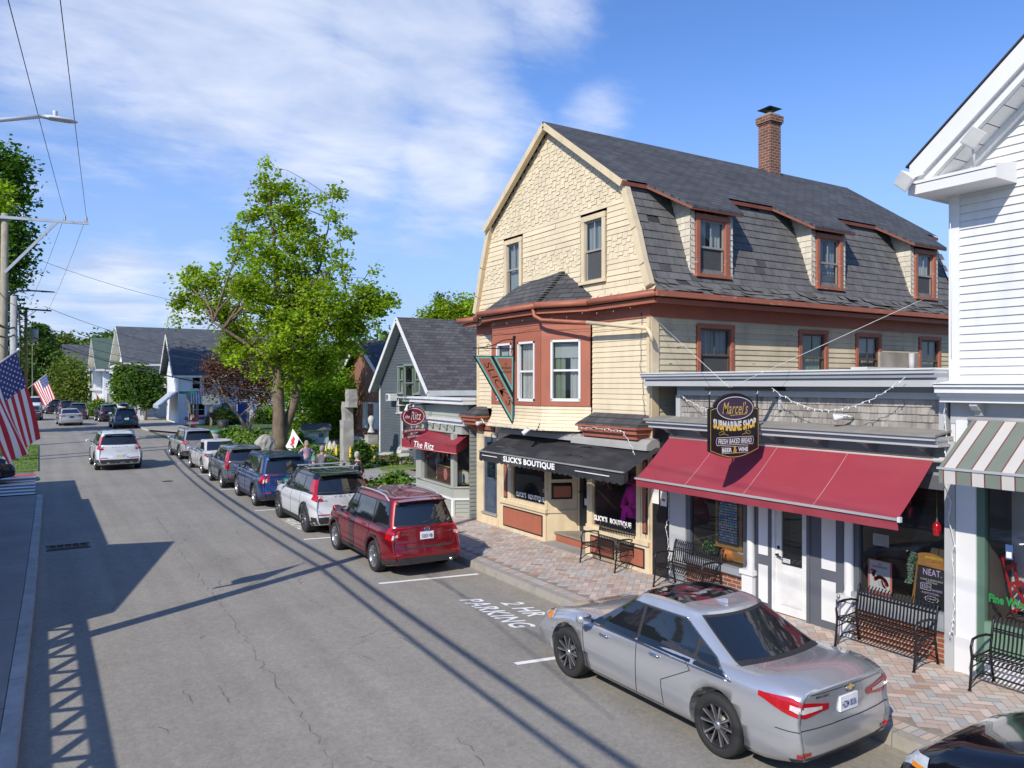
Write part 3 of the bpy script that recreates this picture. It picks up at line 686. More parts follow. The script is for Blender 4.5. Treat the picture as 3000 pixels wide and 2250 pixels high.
b = MB(); gp = [(XB, 11.5, 5.93), (10.5, 11.5, 5.93), (10.5, 13.72, 5.93), (9.88, 14.95, 5.93), (9.88, 17.65, 5.93), (10.5, 18.95, 5.93), (10.45, 19.9, 5.93)]
for p, q_ in zip(gp[1:], gp[2:]): b.tube([p, q_], .065, REDB, 10)
railing(b, gp[1:], .09, .05, REDB, .055); railing(b, gp[:2], .12, .11, REDW)
b.link('gutter', YB)
b = MB(); so_ = [(10.55, 11.58), (10.55, 13.76), (9.95, 14.98), (9.95, 17.62), (10.55, 18.92), (10.55, 19.8), (XF, 19.8), (XF, 18.6), (10.2, 17.5), (10.2, 15.1), (XF, 14.0), (XF, 12.0), (XB, 12.0), (XB, 11.58)]
b.face([(x, y, 5.83) for x, y in so_], REDB); b.face([(x, y, 5.87) for x, y in so_], REDB)
ip = [(XB, 11.6), (10.58, 11.6), (10.58, 13.8), (9.98, 15.0), (9.98, 17.6), (10.58, 18.9), (10.58, 19.8)]
railing(b, [(x, y, 5.8) for x, y in ip], .05, .1, REDB)
b.link('soffit', YB)
b = MB(); b.tube([(9.9, 15.05, 5.86), (9.9, 15.0, 5.7), (10.0, 14.85, 5.6), (10.3, 14.1, 5.52), (10.45, 13.7, 5.48)], .045, REDB, 8); b.tube([(10.45, 13.7, 5.48), (10.62, 12.3, 5.3), (10.68, 11.95, 5.26), (10.72, 11.88, 5.12), (10.74, 11.86, 4.98)], .045, CREAMT, 8); b.link('downpipe', YB)
def pent(y0, y1, name='pent_roof'):
 b = MB(); x0 = 10.38
 b.mesh([(x0, y0, 3.2), (x0, y1, 3.2), (XF, y1-.12, 3.46), (XF, y0+.12, 3.46), (XF, y0, 3.2), (XF, y1, 3.2)], [(0, 1, 2, 3), (0, 3, 4), (1, 5, 2)], bayR)
 o = b.link(name, YB)
 b = MB(); b.box(x0, XF, y0, y1, 3.15, 3.195, REDB); b.box(x0+.05, XF, y0+.05, y1-.05, 3.05, 3.15, REDB); b.box(x0+.12, XF, y0+.12, y1-.12, 2.94, 3.05, REDB)
 n = max(2, int((y1-y0)/.45))
 for k in range(n): bracket(b, F, y0+.3+(y1-y0-.6)*k/(n-1), 2.94, .09, .2, .25, REDB)
 b.link('cornice', o)
pent(11.95, 14.05); pent(18.75, 19.75)
SF = MB()
SF.fbox(F, Y0, Y1, 2.7, 3.1, -.1, .0, CREAMT)
SF.fbox(F, Y0+.0, Y0+.3, .14, 3.0, -.1, .03, CREAMT)            # right pilaster
SF.fbox(F, Y0+.09, Y0+.24, .95, 2.5, 0, .045, BLKT); SF.fbox(F, Y0+.12, Y0+.21, .98, 2.47, 0, .05, REDB)
SF.fbox(F, Y0, 14.2, .14, .72, -.3, .06, CREAMT); SF.fbox(F, Y0, 14.2, .72, .8, -.3, .11, CREAMT); SF.fbox(F, Y0, 14.2, .80, .86, -.3, .05, CREAMT)
panel(SF, FR((XF-.06, 0, 0), (0, 1, 0), (-1, 0, 0)), 12.15, 12.95, .22, .64, .012, REDB, BLKT); panel(SF, FR((XF-.06, 0, 0), (0, 1, 0), (-1, 0, 0)), 13.15, 14.0, .22, .64, .012, REDB, BLKT)
for a in (12.38, 14.06): SF.fbox(F, a-.05, a+.09, .86, 2.75, -.08, .02, CREAMT)
SF.fbox(F, 12.3, 14.15, 2.6, 2.75, -.08, .02, CREAMT)
SF.fbox(F, 15.85, 18.05, .14, .86, -.2, .05, CREAMT); SF.fbox(F, 15.8, 18.08, .86, .93, -.2, .10, CREAMT)
panel(SF, FR((XF-.05, 0, 0), (0, 1, 0), (-1, 0, 0)), 15.98, 17.9, .24, .78, .012, REDB, BLKT)
SF.fbox(F, 17.55, 18.06, .93, 2.75, -.1, .03, CREAMT); panel(SF, FR((XF-.03, 0, 0), (0, 1, 0), (-1, 0, 0)), 17.72, 17.9, 1.0, 2.6, .012, REDB, BLKT, .03)
SF.fbox(F, 15.83, 15.93, .93, 2.75, -.1, .03, CREAMT); SF.fbox(F, 15.9, 17.6, .93, 1.03, -.08, .02, CREAMT); SF.fbox(F, 15.9, 17.6, 2.6, 2.75, -.08, .02, CREAMT)
R1 = fline((11.55, 15.55), (10.85, 15.85)); R1.n = -R1.n if R1.n.y > 0 else R1.n
LR = math.hypot(.7, .3)
SF.fbox(R1, 0, LR, .14, 1.2, -.05, .02, CREAMT); SF.fbox(R1, 0, .12, 1.2, 2.75, -.05, .02, CREAMT); SF.fbox(R1, LR-.1, LR, 1.2, 2.75, -.05, .02, CREAMT); SF.fbox(R1, -.02, LR+.05, .86, .93, 0, .05, CREAMT)
panel(SF, R1, .13, LR-.12, 1.22, 1.56, .03, REDB, BLKT); SF.fbox(R1, .1, LR-.1, 1.62, 1.70, -.05, .03, CREAMT)
SF.face([R1.p(.12, 1.7, 0), R1.p(LR-.1, 1.7, 0), R1.p(LR-.1, 2.6, 0), R1.p(.12, 2.6, 0)], GLS)
R2 = FR((11.55, 14.2, 0), (-1, 0, 0), (0, 1, 0)); SF.fbox(R2, 0, .7, .14, 2.75, -.05, .02, CREAMT)
SF.box(10.95, 11.6, 14.2, 15.8, 2.62, 2.75, CREAMT)
SF.box(11.02, 11.7, 14.2, 15.72, .13, .36, REDB); SF.box(10.98, 11.7, 14.2, 15.75, .36, .40, mat('step_wood', (.25, .22, .18), .8, .2, 3)); SF.box(10.55, 11.0, 14.18, 15.75, .13, .175, CONC)
SF.fbox(F, 18.06, 18.3, .14, 2.75, -.1, .02, CREAMT); SF.fbox(F, 19.05, Y1, .14, 3.0, -.1, .025, CREAMT); SF.fbox(F, 18.2, 19.1, .14, .42, -.1, .04, CREAMT); SF.fbox(F, 18.25, 19.08, .42, .47, -.1, .09, CONC)
SF.fbox(F, 18.25, 19.1, 2.6, 3.0, -.1, .02, CREAMT); panel(SF, F, 18.4, 19.3, 2.76, 2.93, .04, REDB, BLKT)
sfo = SF.link('shopfront', YB)
def door(name, F, a0, a1, z0, z1, par, m, gz0, gz1, gm, hinge=1, label=None, panels=True, pm=None, gmarg=.13):
 b = MB(); b.fbox(F, a0, a0+gmarg, z0, z1, -.06, -.01, m); b.fbox(F, a1-gmarg, a1, z0, z1, -.06, -.01, m); b.fbox(F, a0+gmarg, a1-gmarg, z0, gz0, -.06, -.01, m); b.fbox(F, a0+gmarg, a1-gmarg, gz1, z1, -.06, -.01, m)
 if panels:
  b.fbox(F, a0+gmarg, a1-gmarg, z0+.16, gz0-.12, -.05, .003, m); b.fbox(F, a0+gmarg+.03, a1-gmarg-.03, z0+.19, gz0-.15, -.05, -.004+.012, pm or m)
 o = b.link(name, par)
 if label: o['label'] = label
 b = MB(); b.face([F.p(a0+gmarg, gz0, -.035), F.p(a1-gmarg, gz0, -.035), F.p(a1-gmarg, gz1, -.035), F.p(a0+gmarg, gz1, -.035)], gm); b.link('pane', o)
 ah = a1-.06 if hinge < 0 else a0+.06
 b = MB(); b.lathe([(0, .0), (.03, .0), (.03, .02), (.02, .025), (0, .03)], BLACKM, 12, F.p(ah, z0+1.12, -.01), 'X'); b.bar(F.p(ah, z0+1.0, 0), F.p(ah, z0+1.0, .06), .03, .03, BLACKM); b.bar(F.p(ah, z0+1.0, .05), F.p(ah+.1*hinge, z0+.97, .05), .02, .02, BLACKM); b.link('handle', o)
 return o
door('door', F, 18.3, 19.05, .47, 2.6, YB, mat('blue_grey_door', (.06, .085, .12), .5, .25, 3), 1.45, 2.45, GLD, 1, 'weathered blue-grey door with a glass upper half')
fd = fline((11.58, 14.6), (11.56, 15.45)); fd.n = -fd.n if fd.n.x > 0 else fd.n
door('door', fx(11.56), 14.62, 15.46, .40, 2.62, YB, mat('dark_green_door', (.03, .045, .045), .5, .2, 3), 1.0, 2.5, GLD, -1, 'dark green glazed shop door with small stickers')
b = MB(); b.fbox(fx(11.56), 14.2, 14.62, .4, 2.62, -.1, 0, CREAMT); b.fbox(fx(11.56), 15.46, 15.56, .4, 2.62, -.1, 0, CREAMT); b.fbox(fx(11.56), 14.2, 15.56, 2.5, 2.75, -.1, -.01, CREAMT); b.link('door_frame', YB)
DR = fx(11.56); b = MB(); b.fbox(DR, 15.1, 15.28, 1.08, 1.24, -.03, -.022, WHITE); b.fbox(DR, 14.9, 15.05, 1.05, 1.22, -.03, -.022, mat('blue_sticker', (.2, .4, .6))); b.link('sticker', sfo)
def display(F, a0, a1, z0, z1, depth, par, label):
 b = MB(); room(b, F, a0, a1, z0, z1, depth, SHOPI, -.09); o = b.link('display_window', par); o['label'] = label
 b = MB(); b.face([F.p(a0, z0, -.05), F.p(a1, z0, -.05), F.p(a1, z1, -.05), F.p(a0, z1, -.05)], GLS); b.link('pane', o)
 return o
dw1 = display(F, 15.93, 17.55, 1.03, 2.6, 1.1, YB, 'display window with a white upholstered chair inside')
dw2 = display(F, 12.47, 14.06, .86, 2.6, 1.1, YB, 'display window with a pink dressed figure inside')
TXT = mat('lettering_white', (.85, .84, .80), .5, .04)
FL = FR((0, 0, 0), (0, 1, 0), (-1, 0, 0))
def sigtext(F, s, a, z, w, h, m, name, par, d=.012, bold=.03, warp=None, serif=False, label=None, shear=0):
 """lettering of overall width w, height h centred on (a,z); the wall axis runs right to left"""
 vs, fs = textmesh(s, 1, bold=bold, shear=shear, space=1.05)
 x0 = min(v[0] for v in vs); x1 = max(v[0] for v in vs); y0 = min(v[1] for v in vs); y1 = max(v[1] for v in vs)
 out = []
 for x, y in vs:
  u = (x-x0)/(x1-x0); v = (y-y0)/(y1-y0)
  X, Z = (u-.5)*w, (v-.5)*h
  if warp: X, Z = warp(X, Z)
  out.append(F.p(a-X if F.u.y > .5 else a+X, z+Z, d))
 b = MB(); b.mesh(out, fs, m)
 if serif:
  pass
 o = b.link(name, par)
 if label: o['label'] = label
 return o
sigtext(F, "SLICK'S  BOUTIQUE", 16.72, 1.15, 1.35, .15, TXT, 'lettering', dw1, -.045, .045)
sigtext(F, "SLICK'S  BOUTIQUE", 13.35, 1.02, 1.3, .15, TXT, 'lettering', dw2, -.045, .045)
AWB = mat('black_canvas', (.022, .022, .024), .75, .25, 1.5, streak=((.10, .10, .095), 2, (1, .6, 1), .5)); AWG = mat('grey_hood', (.33, .32, .30), .7, .12, 2)
b = MB(); y0, y1 = 11.52, 17.28; nx = 24; prof = [(10.74, 2.80), (10.35, 2.66), (9.98, 2.50), (9.70, 2.36)]
for k in range(nx):
 ya, yb = y0+(y1-y0)*k/nx, y0+(y1-y0)*(k+1)/nx
 sg = lambda y: .03*sin(y*2.2)+.02*sin(y*5)
 for (xa, za), (xb, zb) in zip(prof, prof[1:]):
  b.face([(xa, ya, za-(sg(ya) if xa < 10.7 else 0)*.6), (xa, yb, za-(sg(yb) if xa < 10.7 else 0)*.6), (xb, yb, zb-sg(yb)), (xb, ya, zb-sg(ya))], AWB, sm=True)
 for j in range(6):                                   # scalloped valance
  pass
sc = 0; V = []
nsc = 28
for k in range(nsc):
 a, c = y0+(y1-y0)*k/nsc, y0+(y1-y0)*(k+1)/nsc
 for j in range(5):
  t0_, t1_ = j/5, (j+1)/5; ya, yb = a+(c-a)*t0_, a+(c-a)*t1_
  za, zb = 2.15-.035*sin(pi*t0_), 2.15-.035*sin(pi*t1_)
  b.face([(9.70, ya, 2.36-sg(ya)), (9.70, yb, 2.36-sg(yb)), (9.69, yb, zb), (9.69, ya, za)], AWB)
b.face([(9.70, y0, 2.36), (9.7, y0, 2.15), (9.8, y0, 2.2), (9.8, y0, 2.4)], AWB)
aw = b.link('awning', YB); aw['label'] = 'black canvas awning with scalloped valance and white lettering'
FV = fx(9.685); sigtext(FV, "SLICK'S BOUTIQUE", 14.95, 2.26, 2.2, .17, TXT, 'lettering', aw, .01, .045)
b = MB(); b.box(9.672, 9.682, 11.95, 13.1, 2.25, 2.265, TXT); b.box(9.672, 9.682, 16.35, 17.1, 2.27, 2.285, TXT); b.box(9.66, 9.71, y0, y1, 2.36, 2.385, mat('awning_rail', (.5, .5, .48), .4, metal=.5)); b.link('awning_stripe', aw)
b = MB()
for (ya, yb, dz) in ((11.75, 14.35, 0), (14.35, 17.6, .05)):
 pts = [(10.85, 2.98+dz), (10.62, 2.95+dz), (10.5, 2.86+dz), (10.48, 2.74+dz)]
 for (xa, za), (xb, zb) in zip(pts, pts[1:]): b.face([(xa, ya, za), (xa, yb, za), (xb, yb, zb), (xb, ya, zb)], AWG, sm=True)
 for yy in (ya, yb): b.face([(10.85, yy, 2.98+dz), (10.62, yy, 2.95+dz), (10.5, yy, 2.86+dz), (10.48, yy, 2.74+dz), (10.85, yy, 2.74+dz)], AWG)
b.link('awning_hood', aw)
m_ = thing('mannequin', 'shop dummy in a bright pink top, scarf and wide pink hat behind the boutique window', 'mannequin', (11.25, 13.0, .86), w=True)
PINK = mat('pink_cloth', (.95, .03, .50), .8, .1, 5); PINKH = mat('pink_hat', (.75, .08, .38), .8, .1, 5); DKC = mat('dark_trousers', (.02, .02, .025), .9)
b = MB(); X, Yc = 11.25, 12.98
b.lathe([(.02, .88), (.12, .95), (.17, 1.15), (.15, 1.25)], DKC, 14, (X, Yc, 0)); b.link('stand', m_)
b = MB(); b.lathe([(.2, 1.15), (.2, 1.3), (.15, 1.42), (.19, 1.6), (.21, 1.74), (.14, 1.83), (.05, 1.86)], PINK, 16, (X, Yc, 0)); b.tube([(X, Yc-.2, 1.76), (X-.1, Yc-.34, 1.5), (X-.25, Yc-.2, 1.42)], [.07, .06, .05], PINK); b.tube([(X, Yc+.2, 1.76), (X-.05, Yc+.3, 1.5), (X-.2, Yc+.2, 1.35)], [.07, .06, .05], PINK)
b.face([(X-.22, Yc-.02, 1.42), (X-.26, Yc+.12, 1.4), (X-.28, Yc+.2, 1.0), (X-.26, Yc+.08, .98)], PINK); b.face([(X-.23, Yc-.02, 1.42), (X-.26, Yc-.22, 1.3), (X-.27, Yc-.2, 1.2), (X-.24, Yc+.02, 1.3)], PINK); b.link('jacket', m_)
b = MB(); b.lathe([(0, 2.06), (.07, 2.05), (.09, 1.97), (.1, 1.93), (.23, 1.9), (.235, 1.885), (.08, 1.9)], PINKH, 18, (X-.02, Yc, .02)); b.lathe([(0, 1.94), (.07, 1.92), (.075, 1.86), (.04, 1.8)], mat('skin_tone', (.42, .25, .17), .6), 12, (X, Yc, 0)); b.link('hat', m_)
ac = thing('armchair', 'white upholstered chair on dark legs inside the left boutique window', 'chair', (11.4, 16.3, 1.03), w=True)
UP = mat('white_upholstery', (.62, .58, .52), .9, .1, 3); b = MB(); b.box(11.2, 11.55, 16.05, 16.6, 1.25, 1.36, UP); b.link('seat', ac, bevel=.03)
b = MB(); b.box(11.55, 11.62, 16.05, 16.6, 1.36, 1.8, UP); b.link('backrest', ac, bevel=.03);
for (x, y) in ((11.22, 16.08), (11.22, 16.56), (11.56, 16.08), (11.56, 16.56)): b = MB(); b.tube([(x, y, 1.03), (x, y, 1.25)], .018, BLKT, 6); b.link('leg', ac)
def flowerbunch(name, label, c, rad, cols_, seed, n=60, par=None, leaf=(.05, .12, .03)):
 r = random.Random(seed); t_ = thing(name, label, 'flowers', (c[0], c[1], c[2]-rad), w=True); b = MB(); lm = mat('leaf_indoor', leaf, .8, .2)
 for k in range(n*2):
  d = Vector((r.gauss(0, 1), r.gauss(0, 1), r.gauss(0, 1))).normalized()*rad*r.uniform(.3, 1); p = Vector(c)+d; u = Vector((r.gauss(0, 1), r.gauss(0, 1), r.gauss(0, 1))).normalized()*rad*.22; v = u.orthogonal().normalized()*rad*.16
  b.face([p-u, p-v, p+u, p+v], lm)
 b.link('leaves', t_); b = MB()
 for k in range(n):
  d = Vector((r.gauss(0, 1), r.gauss(0, 1), r.gauss(0, 1))).normalized()*rad*r.uniform(.7, 1.05); p = Vector(c)+d; cm_ = r.choice(cols_); s = rad*r.uniform(.1, .2); u = Vector((0, s, 0)); v = Vector((0, 0, s)); w3 = Vector((s, 0, 0))
  b.face([p-u, p-v, p+u, p+v], cm_); b.face([p-u, p-w3, p+u, p+w3], cm_)
 b.link('blossoms', t_); return t_
OR_ = mat('orange_petal', (.7, .16, .04)); PU_ = mat('purple_petal', (.25, .08, .45)); PK_ = mat('pink_petal', (.6, .15, .3)); WH_ = mat('white_petal', (.75, .72, .7)); YE_ = mat('yellow_petal', (.75, .5, .05))
flowerbunch('flower_garland', 'orange and pink flower garland hanging high inside the right boutique window', (11.2, 13.75, 1.95), .25, [OR_, PK_], 2)
flowerbunch('flower_garland', 'purple and orange flower bunch hanging high inside the left boutique window', (11.3, 16.9, 2.3), .25, [PU_, OR_], 3)
HG = thing('hanging_sign', "triangular red-brown and turquoise hanging sign reading SLICK'S on an iron bracket", 'sign', (10.2, 16.3, 3.1), w=True)
SY = 16.30; TQ = mat('turquoise_paint', (.16, .50, .42), .5, .05); SRED = mat('sign_red', (.40, .135, .08), .5, .06)
H = fy(SY)
TL, TR, BR = PY(1023, 767, SY), PY(1109, 767, SY), PY(1107, 915, SY)
b = MB(); tri = [BR, TR, TL]
b.prism(H, tri, -.02, .02, BLKT); b.link('board', HG)
def inset(poly, k):
 c = (sum(p[0] for p in poly)/len(poly), sum(p[1] for p in poly)/len(poly)); n = len(poly); out = []
 for i in range(n):
  p0, p1, p2 = Vector(poly[i-1]), Vector(poly[i]), Vector(poly[(i+1) % n])
  e1 = (p1-p0).normalized(); e2 = (p2-p1).normalized(); n1 = Vector((-e1.y, e1.x)); n2 = Vector((-e2.y, e2.x))
  if n1.dot(Vector(c)-p1) < 0: n1 = -n1
  if n2.dot(Vector(c)-p1) < 0: n2 = -n2
  bis = (n1+n2); q_ = p1+bis*(k/(1+n1.dot(n2))); out.append((q_.x, q_.y))
 return out
TL, TR, BR = Vector(TL), Vector(TR), Vector(BR); m1 = TL.lerp(TR, .42); m2 = TL.lerp(TR, .455); lo = TR.lerp(BR, .615); lo2 = TR.lerp(BR, .57)
A = [tuple(TL), tuple(m1), tuple(lo), tuple(BR)]; B = [tuple(m2), tuple(TR), tuple(lo2)]
b = MB()
for poly in (A, B):
 q1 = inset(poly, .022); q2 = inset(poly, .062)
 b.prism(H, q1, .02, .026, TQ); b.prism(H, q2, .026, .03, SRED)
b.link('sign_face', HG)
d_ = (BR-TL).normalized(); nn = Vector((-d_.y, d_.x)); nn = nn if nn.x > 0 else -nn
vs, fs = textmesh("SLICK'S", 1, bold=-.01, shear=.25); x0 = min(v[0] for v in vs); x1 = max(v[0] for v in vs); y0_ = min(v[1] for v in vs); y1_ = max(v[1] for v in vs)
b = MB(); st_ = TL.lerp(BR, .15)+nn*.10; out = []
for x, y in vs:
 u = (x-x0)/(x1-x0); v = (y-y0_)/(y1_-y0_)
 p = st_+d_*(u*1.30)+nn*(.02+v*.17)+Vector((-.0, .0)); out.append(H.p(p.x, p.y, .033))
b.mesh(out, fs, BLKT); b.link('lettering', HG)
for s_, zz, w_, h_ in (("WOMAN'S", 4.50, .30, .065), ('BOUTIQUE', 4.395, .30, .065), ('A', 4.60, .06, .05)): sigtext(H, s_, TR.x-.235, zz, w_, h_, BLKT, 'lettering', HG, .033, 0)
b = MB(); zt_ = TR.y; b.bar((TR.x+.02, SY, zt_-.12), (TR.x+.02, SY, zt_+.5), .05, .05, BLACKM); b.bar((TR.x, SY, zt_+.17), (TL.x-.02, SY, zt_+.17), .025, .025, BLACKM)
b.tube([(TR.x, SY, zt_+.42), (TR.x-.3, SY, zt_+.38), (TR.x-.6, SY, zt_+.24), (TL.x+.15, SY, zt_+.17)], .012, BLACKM, 6); b.tube([(TR.x-.72+.05*cos(a/3), SY, zt_+.22+.05*sin(a/3)) for a in range(15)], .009, BLACKM, 5)
for f_ in (.12, .88): p = TL.lerp(TR, f_); b.tube([(p.x, SY, zt_), (p.x, SY, zt_+.17)], .008, BLACKM, 5)
b.bar((TR.x+.02, SY, zt_-.05), (TR.x+.12, SY, zt_-.05), .03, .03, BLACKM); b.bar((TR.x+.02, SY, zt_+.45), (TR.x+.12, SY, zt_+.45), .03, .03, BLACKM)
b.link('bracket', HG)
MS = thing('sandwich_shop', 'low grey shop with weathered shingle parapet and a long dark red awning', 'shop', (XF, 8.9, 0), w=True)
A0, A1 = 5.90, 11.97
SHG = mat('weathered_shingle', (.30, .275, .245), .9, .25, 1.4, .3, 40, vc=True, streak=((.13, .11, .09), 1.2, (14, 14, 1.6), .75))
b = MB()
b.fbox(F, A0, 11.25, 3.36, 4.2, -.3, -.0, GREYW)
b.fbox(F, A0, 11.2, 3.97, 4.15, 0, .03, GREYM); b.fbox(F, A0, 11.2, 3.88, 3.975, 0, .055, GREYW)
b.fbox(F, 11.12, 11.24, 3.40, 3.88, 0, .05, GREYW); b.fbox(F, A0, A0+.1, 3.40, 3.88, 0, .05, GREYW)
shingles(b, F, 3.44, 3.88, .112, lambda z: A0+.1, lambda z: 11.12, SHG, w=(.09, .17), stag=0, th=.02, seed=21, var=.22)
b.link('parapet', MS)
b = MB()                                                 # upper cornice
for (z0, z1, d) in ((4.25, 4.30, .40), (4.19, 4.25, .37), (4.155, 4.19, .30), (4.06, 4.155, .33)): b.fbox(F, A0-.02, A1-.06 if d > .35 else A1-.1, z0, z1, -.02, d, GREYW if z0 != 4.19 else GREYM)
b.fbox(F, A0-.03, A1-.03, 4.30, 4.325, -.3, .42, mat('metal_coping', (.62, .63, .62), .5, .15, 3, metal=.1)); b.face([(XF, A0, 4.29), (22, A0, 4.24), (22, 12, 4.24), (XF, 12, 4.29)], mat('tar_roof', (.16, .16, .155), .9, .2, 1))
b.link('cornice', MS)
b = MB()                                                 # lower cornice
b.mesh([F.p(A0-.05, 3.46, .0), F.p(11.65, 3.46, 0), F.p(11.7, 3.40, .50), F.p(A0-.1, 3.40, .50), F.p(A0-.05, 3.43, .0), F.p(11.65, 3.43, 0), F.p(11.7, 3.37, .50), F.p(A0-.1, 3.37, .50)], [(0, 1, 2, 3), (4, 5, 6, 7), (2, 3, 7, 6), (0, 3, 7, 4), (1, 2, 6, 5)], mat('weathered_cap', (.25, .235, .21), .9, .15, 3))
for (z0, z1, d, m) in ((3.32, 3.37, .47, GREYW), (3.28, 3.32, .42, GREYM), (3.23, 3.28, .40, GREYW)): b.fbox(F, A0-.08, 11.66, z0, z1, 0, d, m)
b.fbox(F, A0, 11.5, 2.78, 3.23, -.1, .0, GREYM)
b.link('cornice', MS)
for k in range(7):
 b = MB(); bracket(b, F, 6.15+k*.86, 3.23, .08, .17, .26, GREYM); b.fbox(F, 6.06+k*.86, 6.24+k*.86, 3.2, 3.232, 0, .3, GREYW); b.link('bracket', MS)
b = MB(); b.fbox(F, 11.45, 11.98, .14, 3.32, -.08, -.0, BLKT)
BD = mat('black_door', (.016, .016, .018), .35, .3, 6, peel=((.3, .28, .24), .70, 8, (1, 1, 1))); b.fbox(F, 11.47, 11.96, .14, 3.3, 0, .012, BD)
for (z0, z1) in ((.3, .95), (1.05, 1.6)): b.fbox(F, 11.54, 11.88, z0, z1, .012, .022, BD)
b.link('side_door', MS)
PAP = mat('paper', (.74, .74, .72), .8, .04, 6)
for i, (a, z, w_, h_, l) in enumerate([(11.86, 2.16, .18, .26, 'top left'), (11.86, 1.80, .2, .34, 'lower left, the largest'), (11.62, 1.76, .18, .30, 'lower right, with a red picture'), (11.68, 2.22, .15, .18, 'small and high up')]):
 t_ = thing('poster', 'paper notice on the black side door, '+l, 'poster', (XF-.02, a, z-h_/2), w=True)
 b = MB(); b.fbox(F, a-w_/2, a+w_/2, z-h_/2, z+h_/2, .023, .027, PAP); b.link('sheet', t_)
 b = MB();
 if i in (0, 2): b.fbox(F, a-.05, a+.05, z-.05, z+.0, .027, .029, mat('print_red', (.45, .08, .06)))
 for k in range(4): b.fbox(F, a-w_/2+.02, a+w_/2-.04, z+h_/2-.04-k*.02, z+h_/2-.034-k*.02, .027, .0285, mat('print_grey', (.35, .35, .37)))
 b.link('print', t_)
b = MB()
b.fbox(F, 11.0, 11.45, .14, 2.8, -.1, .03, GREYW); b.fbox(F, 11.02, 11.43, .14, .5, 0, .06, GREYW)
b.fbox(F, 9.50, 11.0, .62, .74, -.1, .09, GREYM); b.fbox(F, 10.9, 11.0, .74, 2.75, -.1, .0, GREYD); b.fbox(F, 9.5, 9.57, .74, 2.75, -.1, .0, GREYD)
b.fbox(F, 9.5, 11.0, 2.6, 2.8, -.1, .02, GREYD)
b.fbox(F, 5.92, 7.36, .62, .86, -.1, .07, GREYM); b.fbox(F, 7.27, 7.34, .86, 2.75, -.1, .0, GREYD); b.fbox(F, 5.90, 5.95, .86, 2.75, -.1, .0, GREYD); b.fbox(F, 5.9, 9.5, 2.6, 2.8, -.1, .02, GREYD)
b.fbox(F, 9.5, 11.0, .14, .62, -.1, .0, BRICK); b.fbox(F, 5.92, 7.36, .14, .62, -.1, .0, BRICK)
b.fbox(F, 5.77, 5.90, .14, 3.3, -.1, .09, GREYW)
for (a0, a1) in ((8.92, 9.27), (7.52, 8.14)):
 b.fbox(F, a0, a1, .14, 2.8, -.1, .02, GREYD)
for (a0, a1) in ((9.0, 9.2), (7.66, 7.92)):
 for (z0, z1) in ((.27, .92), (1.1, 2.5)): b.fbox(F, a0, a1, z0, z1, .02, .028, WHITE)
b.fbox(F, 8.14, 8.20, .14, 2.8, -.1, .04, GREYD); b.fbox(F, 8.86, 8.93, .14, 2.8, -.1, .02, WHITEO)
b.link('shopfront', MS)
for a in (9.39, 7.44):
 b = MB(); o = F.p(a, 0, .0); b.lathe([(.075, .78), (.09, .8), (.07, .85), (.075, 1.0), (.066, 2.55), (.085, 2.6), (.1, 2.7)], WHITE, 20, o); b.fbox(F, a-.12, a+.12, .14, .70, -.1, .11, WHITE); b.fbox(F, a-.15, a+.15, .70, .78, -.1, .14, WHITE); b.fbox(F, a-.10, a+.10, .78, 2.7, -.1, -.02, GREYD)
 b.link('column', MS)
md = door('door', F, 8.20, 8.86, .16, 2.65, MS, WHITEO, 1.0, 2.45, GLD, -1, 'white shop door with a tall dark pane', pm=WHITEO, gmarg=.12)
b = MB(); b.fbox(F, 8.56, 8.74, 1.02, 1.12, -.035, -.03, BLKT); b.fbox(F, 8.575, 8.725, 1.035, 1.105, -.035, -.028, WHITE); o = b.link('sticker', md); sigtext(F, 'NO PUBLIC', 8.65, 1.085, .13, .02, BLKT, 'lettering', o, -.026, 0); sigtext(F, 'RESTROOMS', 8.65, 1.055, .13, .02, BLKT, 'lettering', o, -.026, 0)
sd1 = display(F, 9.57, 10.9, .74, 2.6, 1.2, MS, 'left shop window with a menu board and round wooden sign inside')
sd2 = display(F, 5.95, 7.27, .86, 2.6, 1.2, MS, 'right shop window with barrel, poster and chalkboard inside')
AWR = mat('red_canvas', (.27, .028, .045), .8, .10, 1.0, .15, 300, streak=((.30, .075, .085), 1.1, (1, .35, 1), .35))
b = MB(); ya, yb = 5.99, 11.27; bk = (10.66, 3.04); ft = (9.8, 2.29)
nx = 48
for k in range(nx):
 y0, y1 = ya+(yb-ya)*k/nx, ya+(yb-ya)*(k+1)/nx
 for j in range(4):
  xa, za = bk[0]+(ft[0]-bk[0])*j/4, bk[1]+(ft[1]-bk[1])*j/4; xb, zb = bk[0]+(ft[0]-bk[0])*(j+1)/4, bk[1]+(ft[1]-bk[1])*(j+1)/4
  q_ = lambda y, j: sin(pi*j/4)*(.022+.016*abs(sin(pi*(y-ya)/1.33))+.004*sin(y*11+j)); b.face([(xa, y0, za-q_(y0, j)), (xa, y1, za-q_(y1, j)), (xb, y1, zb-q_(y1, j+1)), (xb, y0, zb-q_(y0, j+1))], AWR, sm=True)
 w0, w1 = .008*sin(y0*9), .008*sin(y1*9)
 b.face([(9.79, y0, 2.27), (9.79, y1, 2.27), (9.80-w1, y1, 2.13), (9.80-w0, y0, 2.13)], AWR, sm=True)
mo = b.link('awning', MS); mo['label'] = 'dark red canvas awning over the whole shopfront'
b = MB()
for y in (7.32, 8.65, 9.98):
 for j in range(4): A_, B_ = Vector((bk[0], y, bk[1])), Vector((ft[0], y, ft[1])); b.bar(A_.lerp(B_, j/4)-Vector((0, 0, .022*sin(pi*j/4)-.003)), A_.lerp(B_, (j+1)/4)-Vector((0, 0, .022*sin(pi*(j+1)/4)-.003)), .008, .004, mat('seam', (.5, .25, .24)))
b.link('seam', mo)
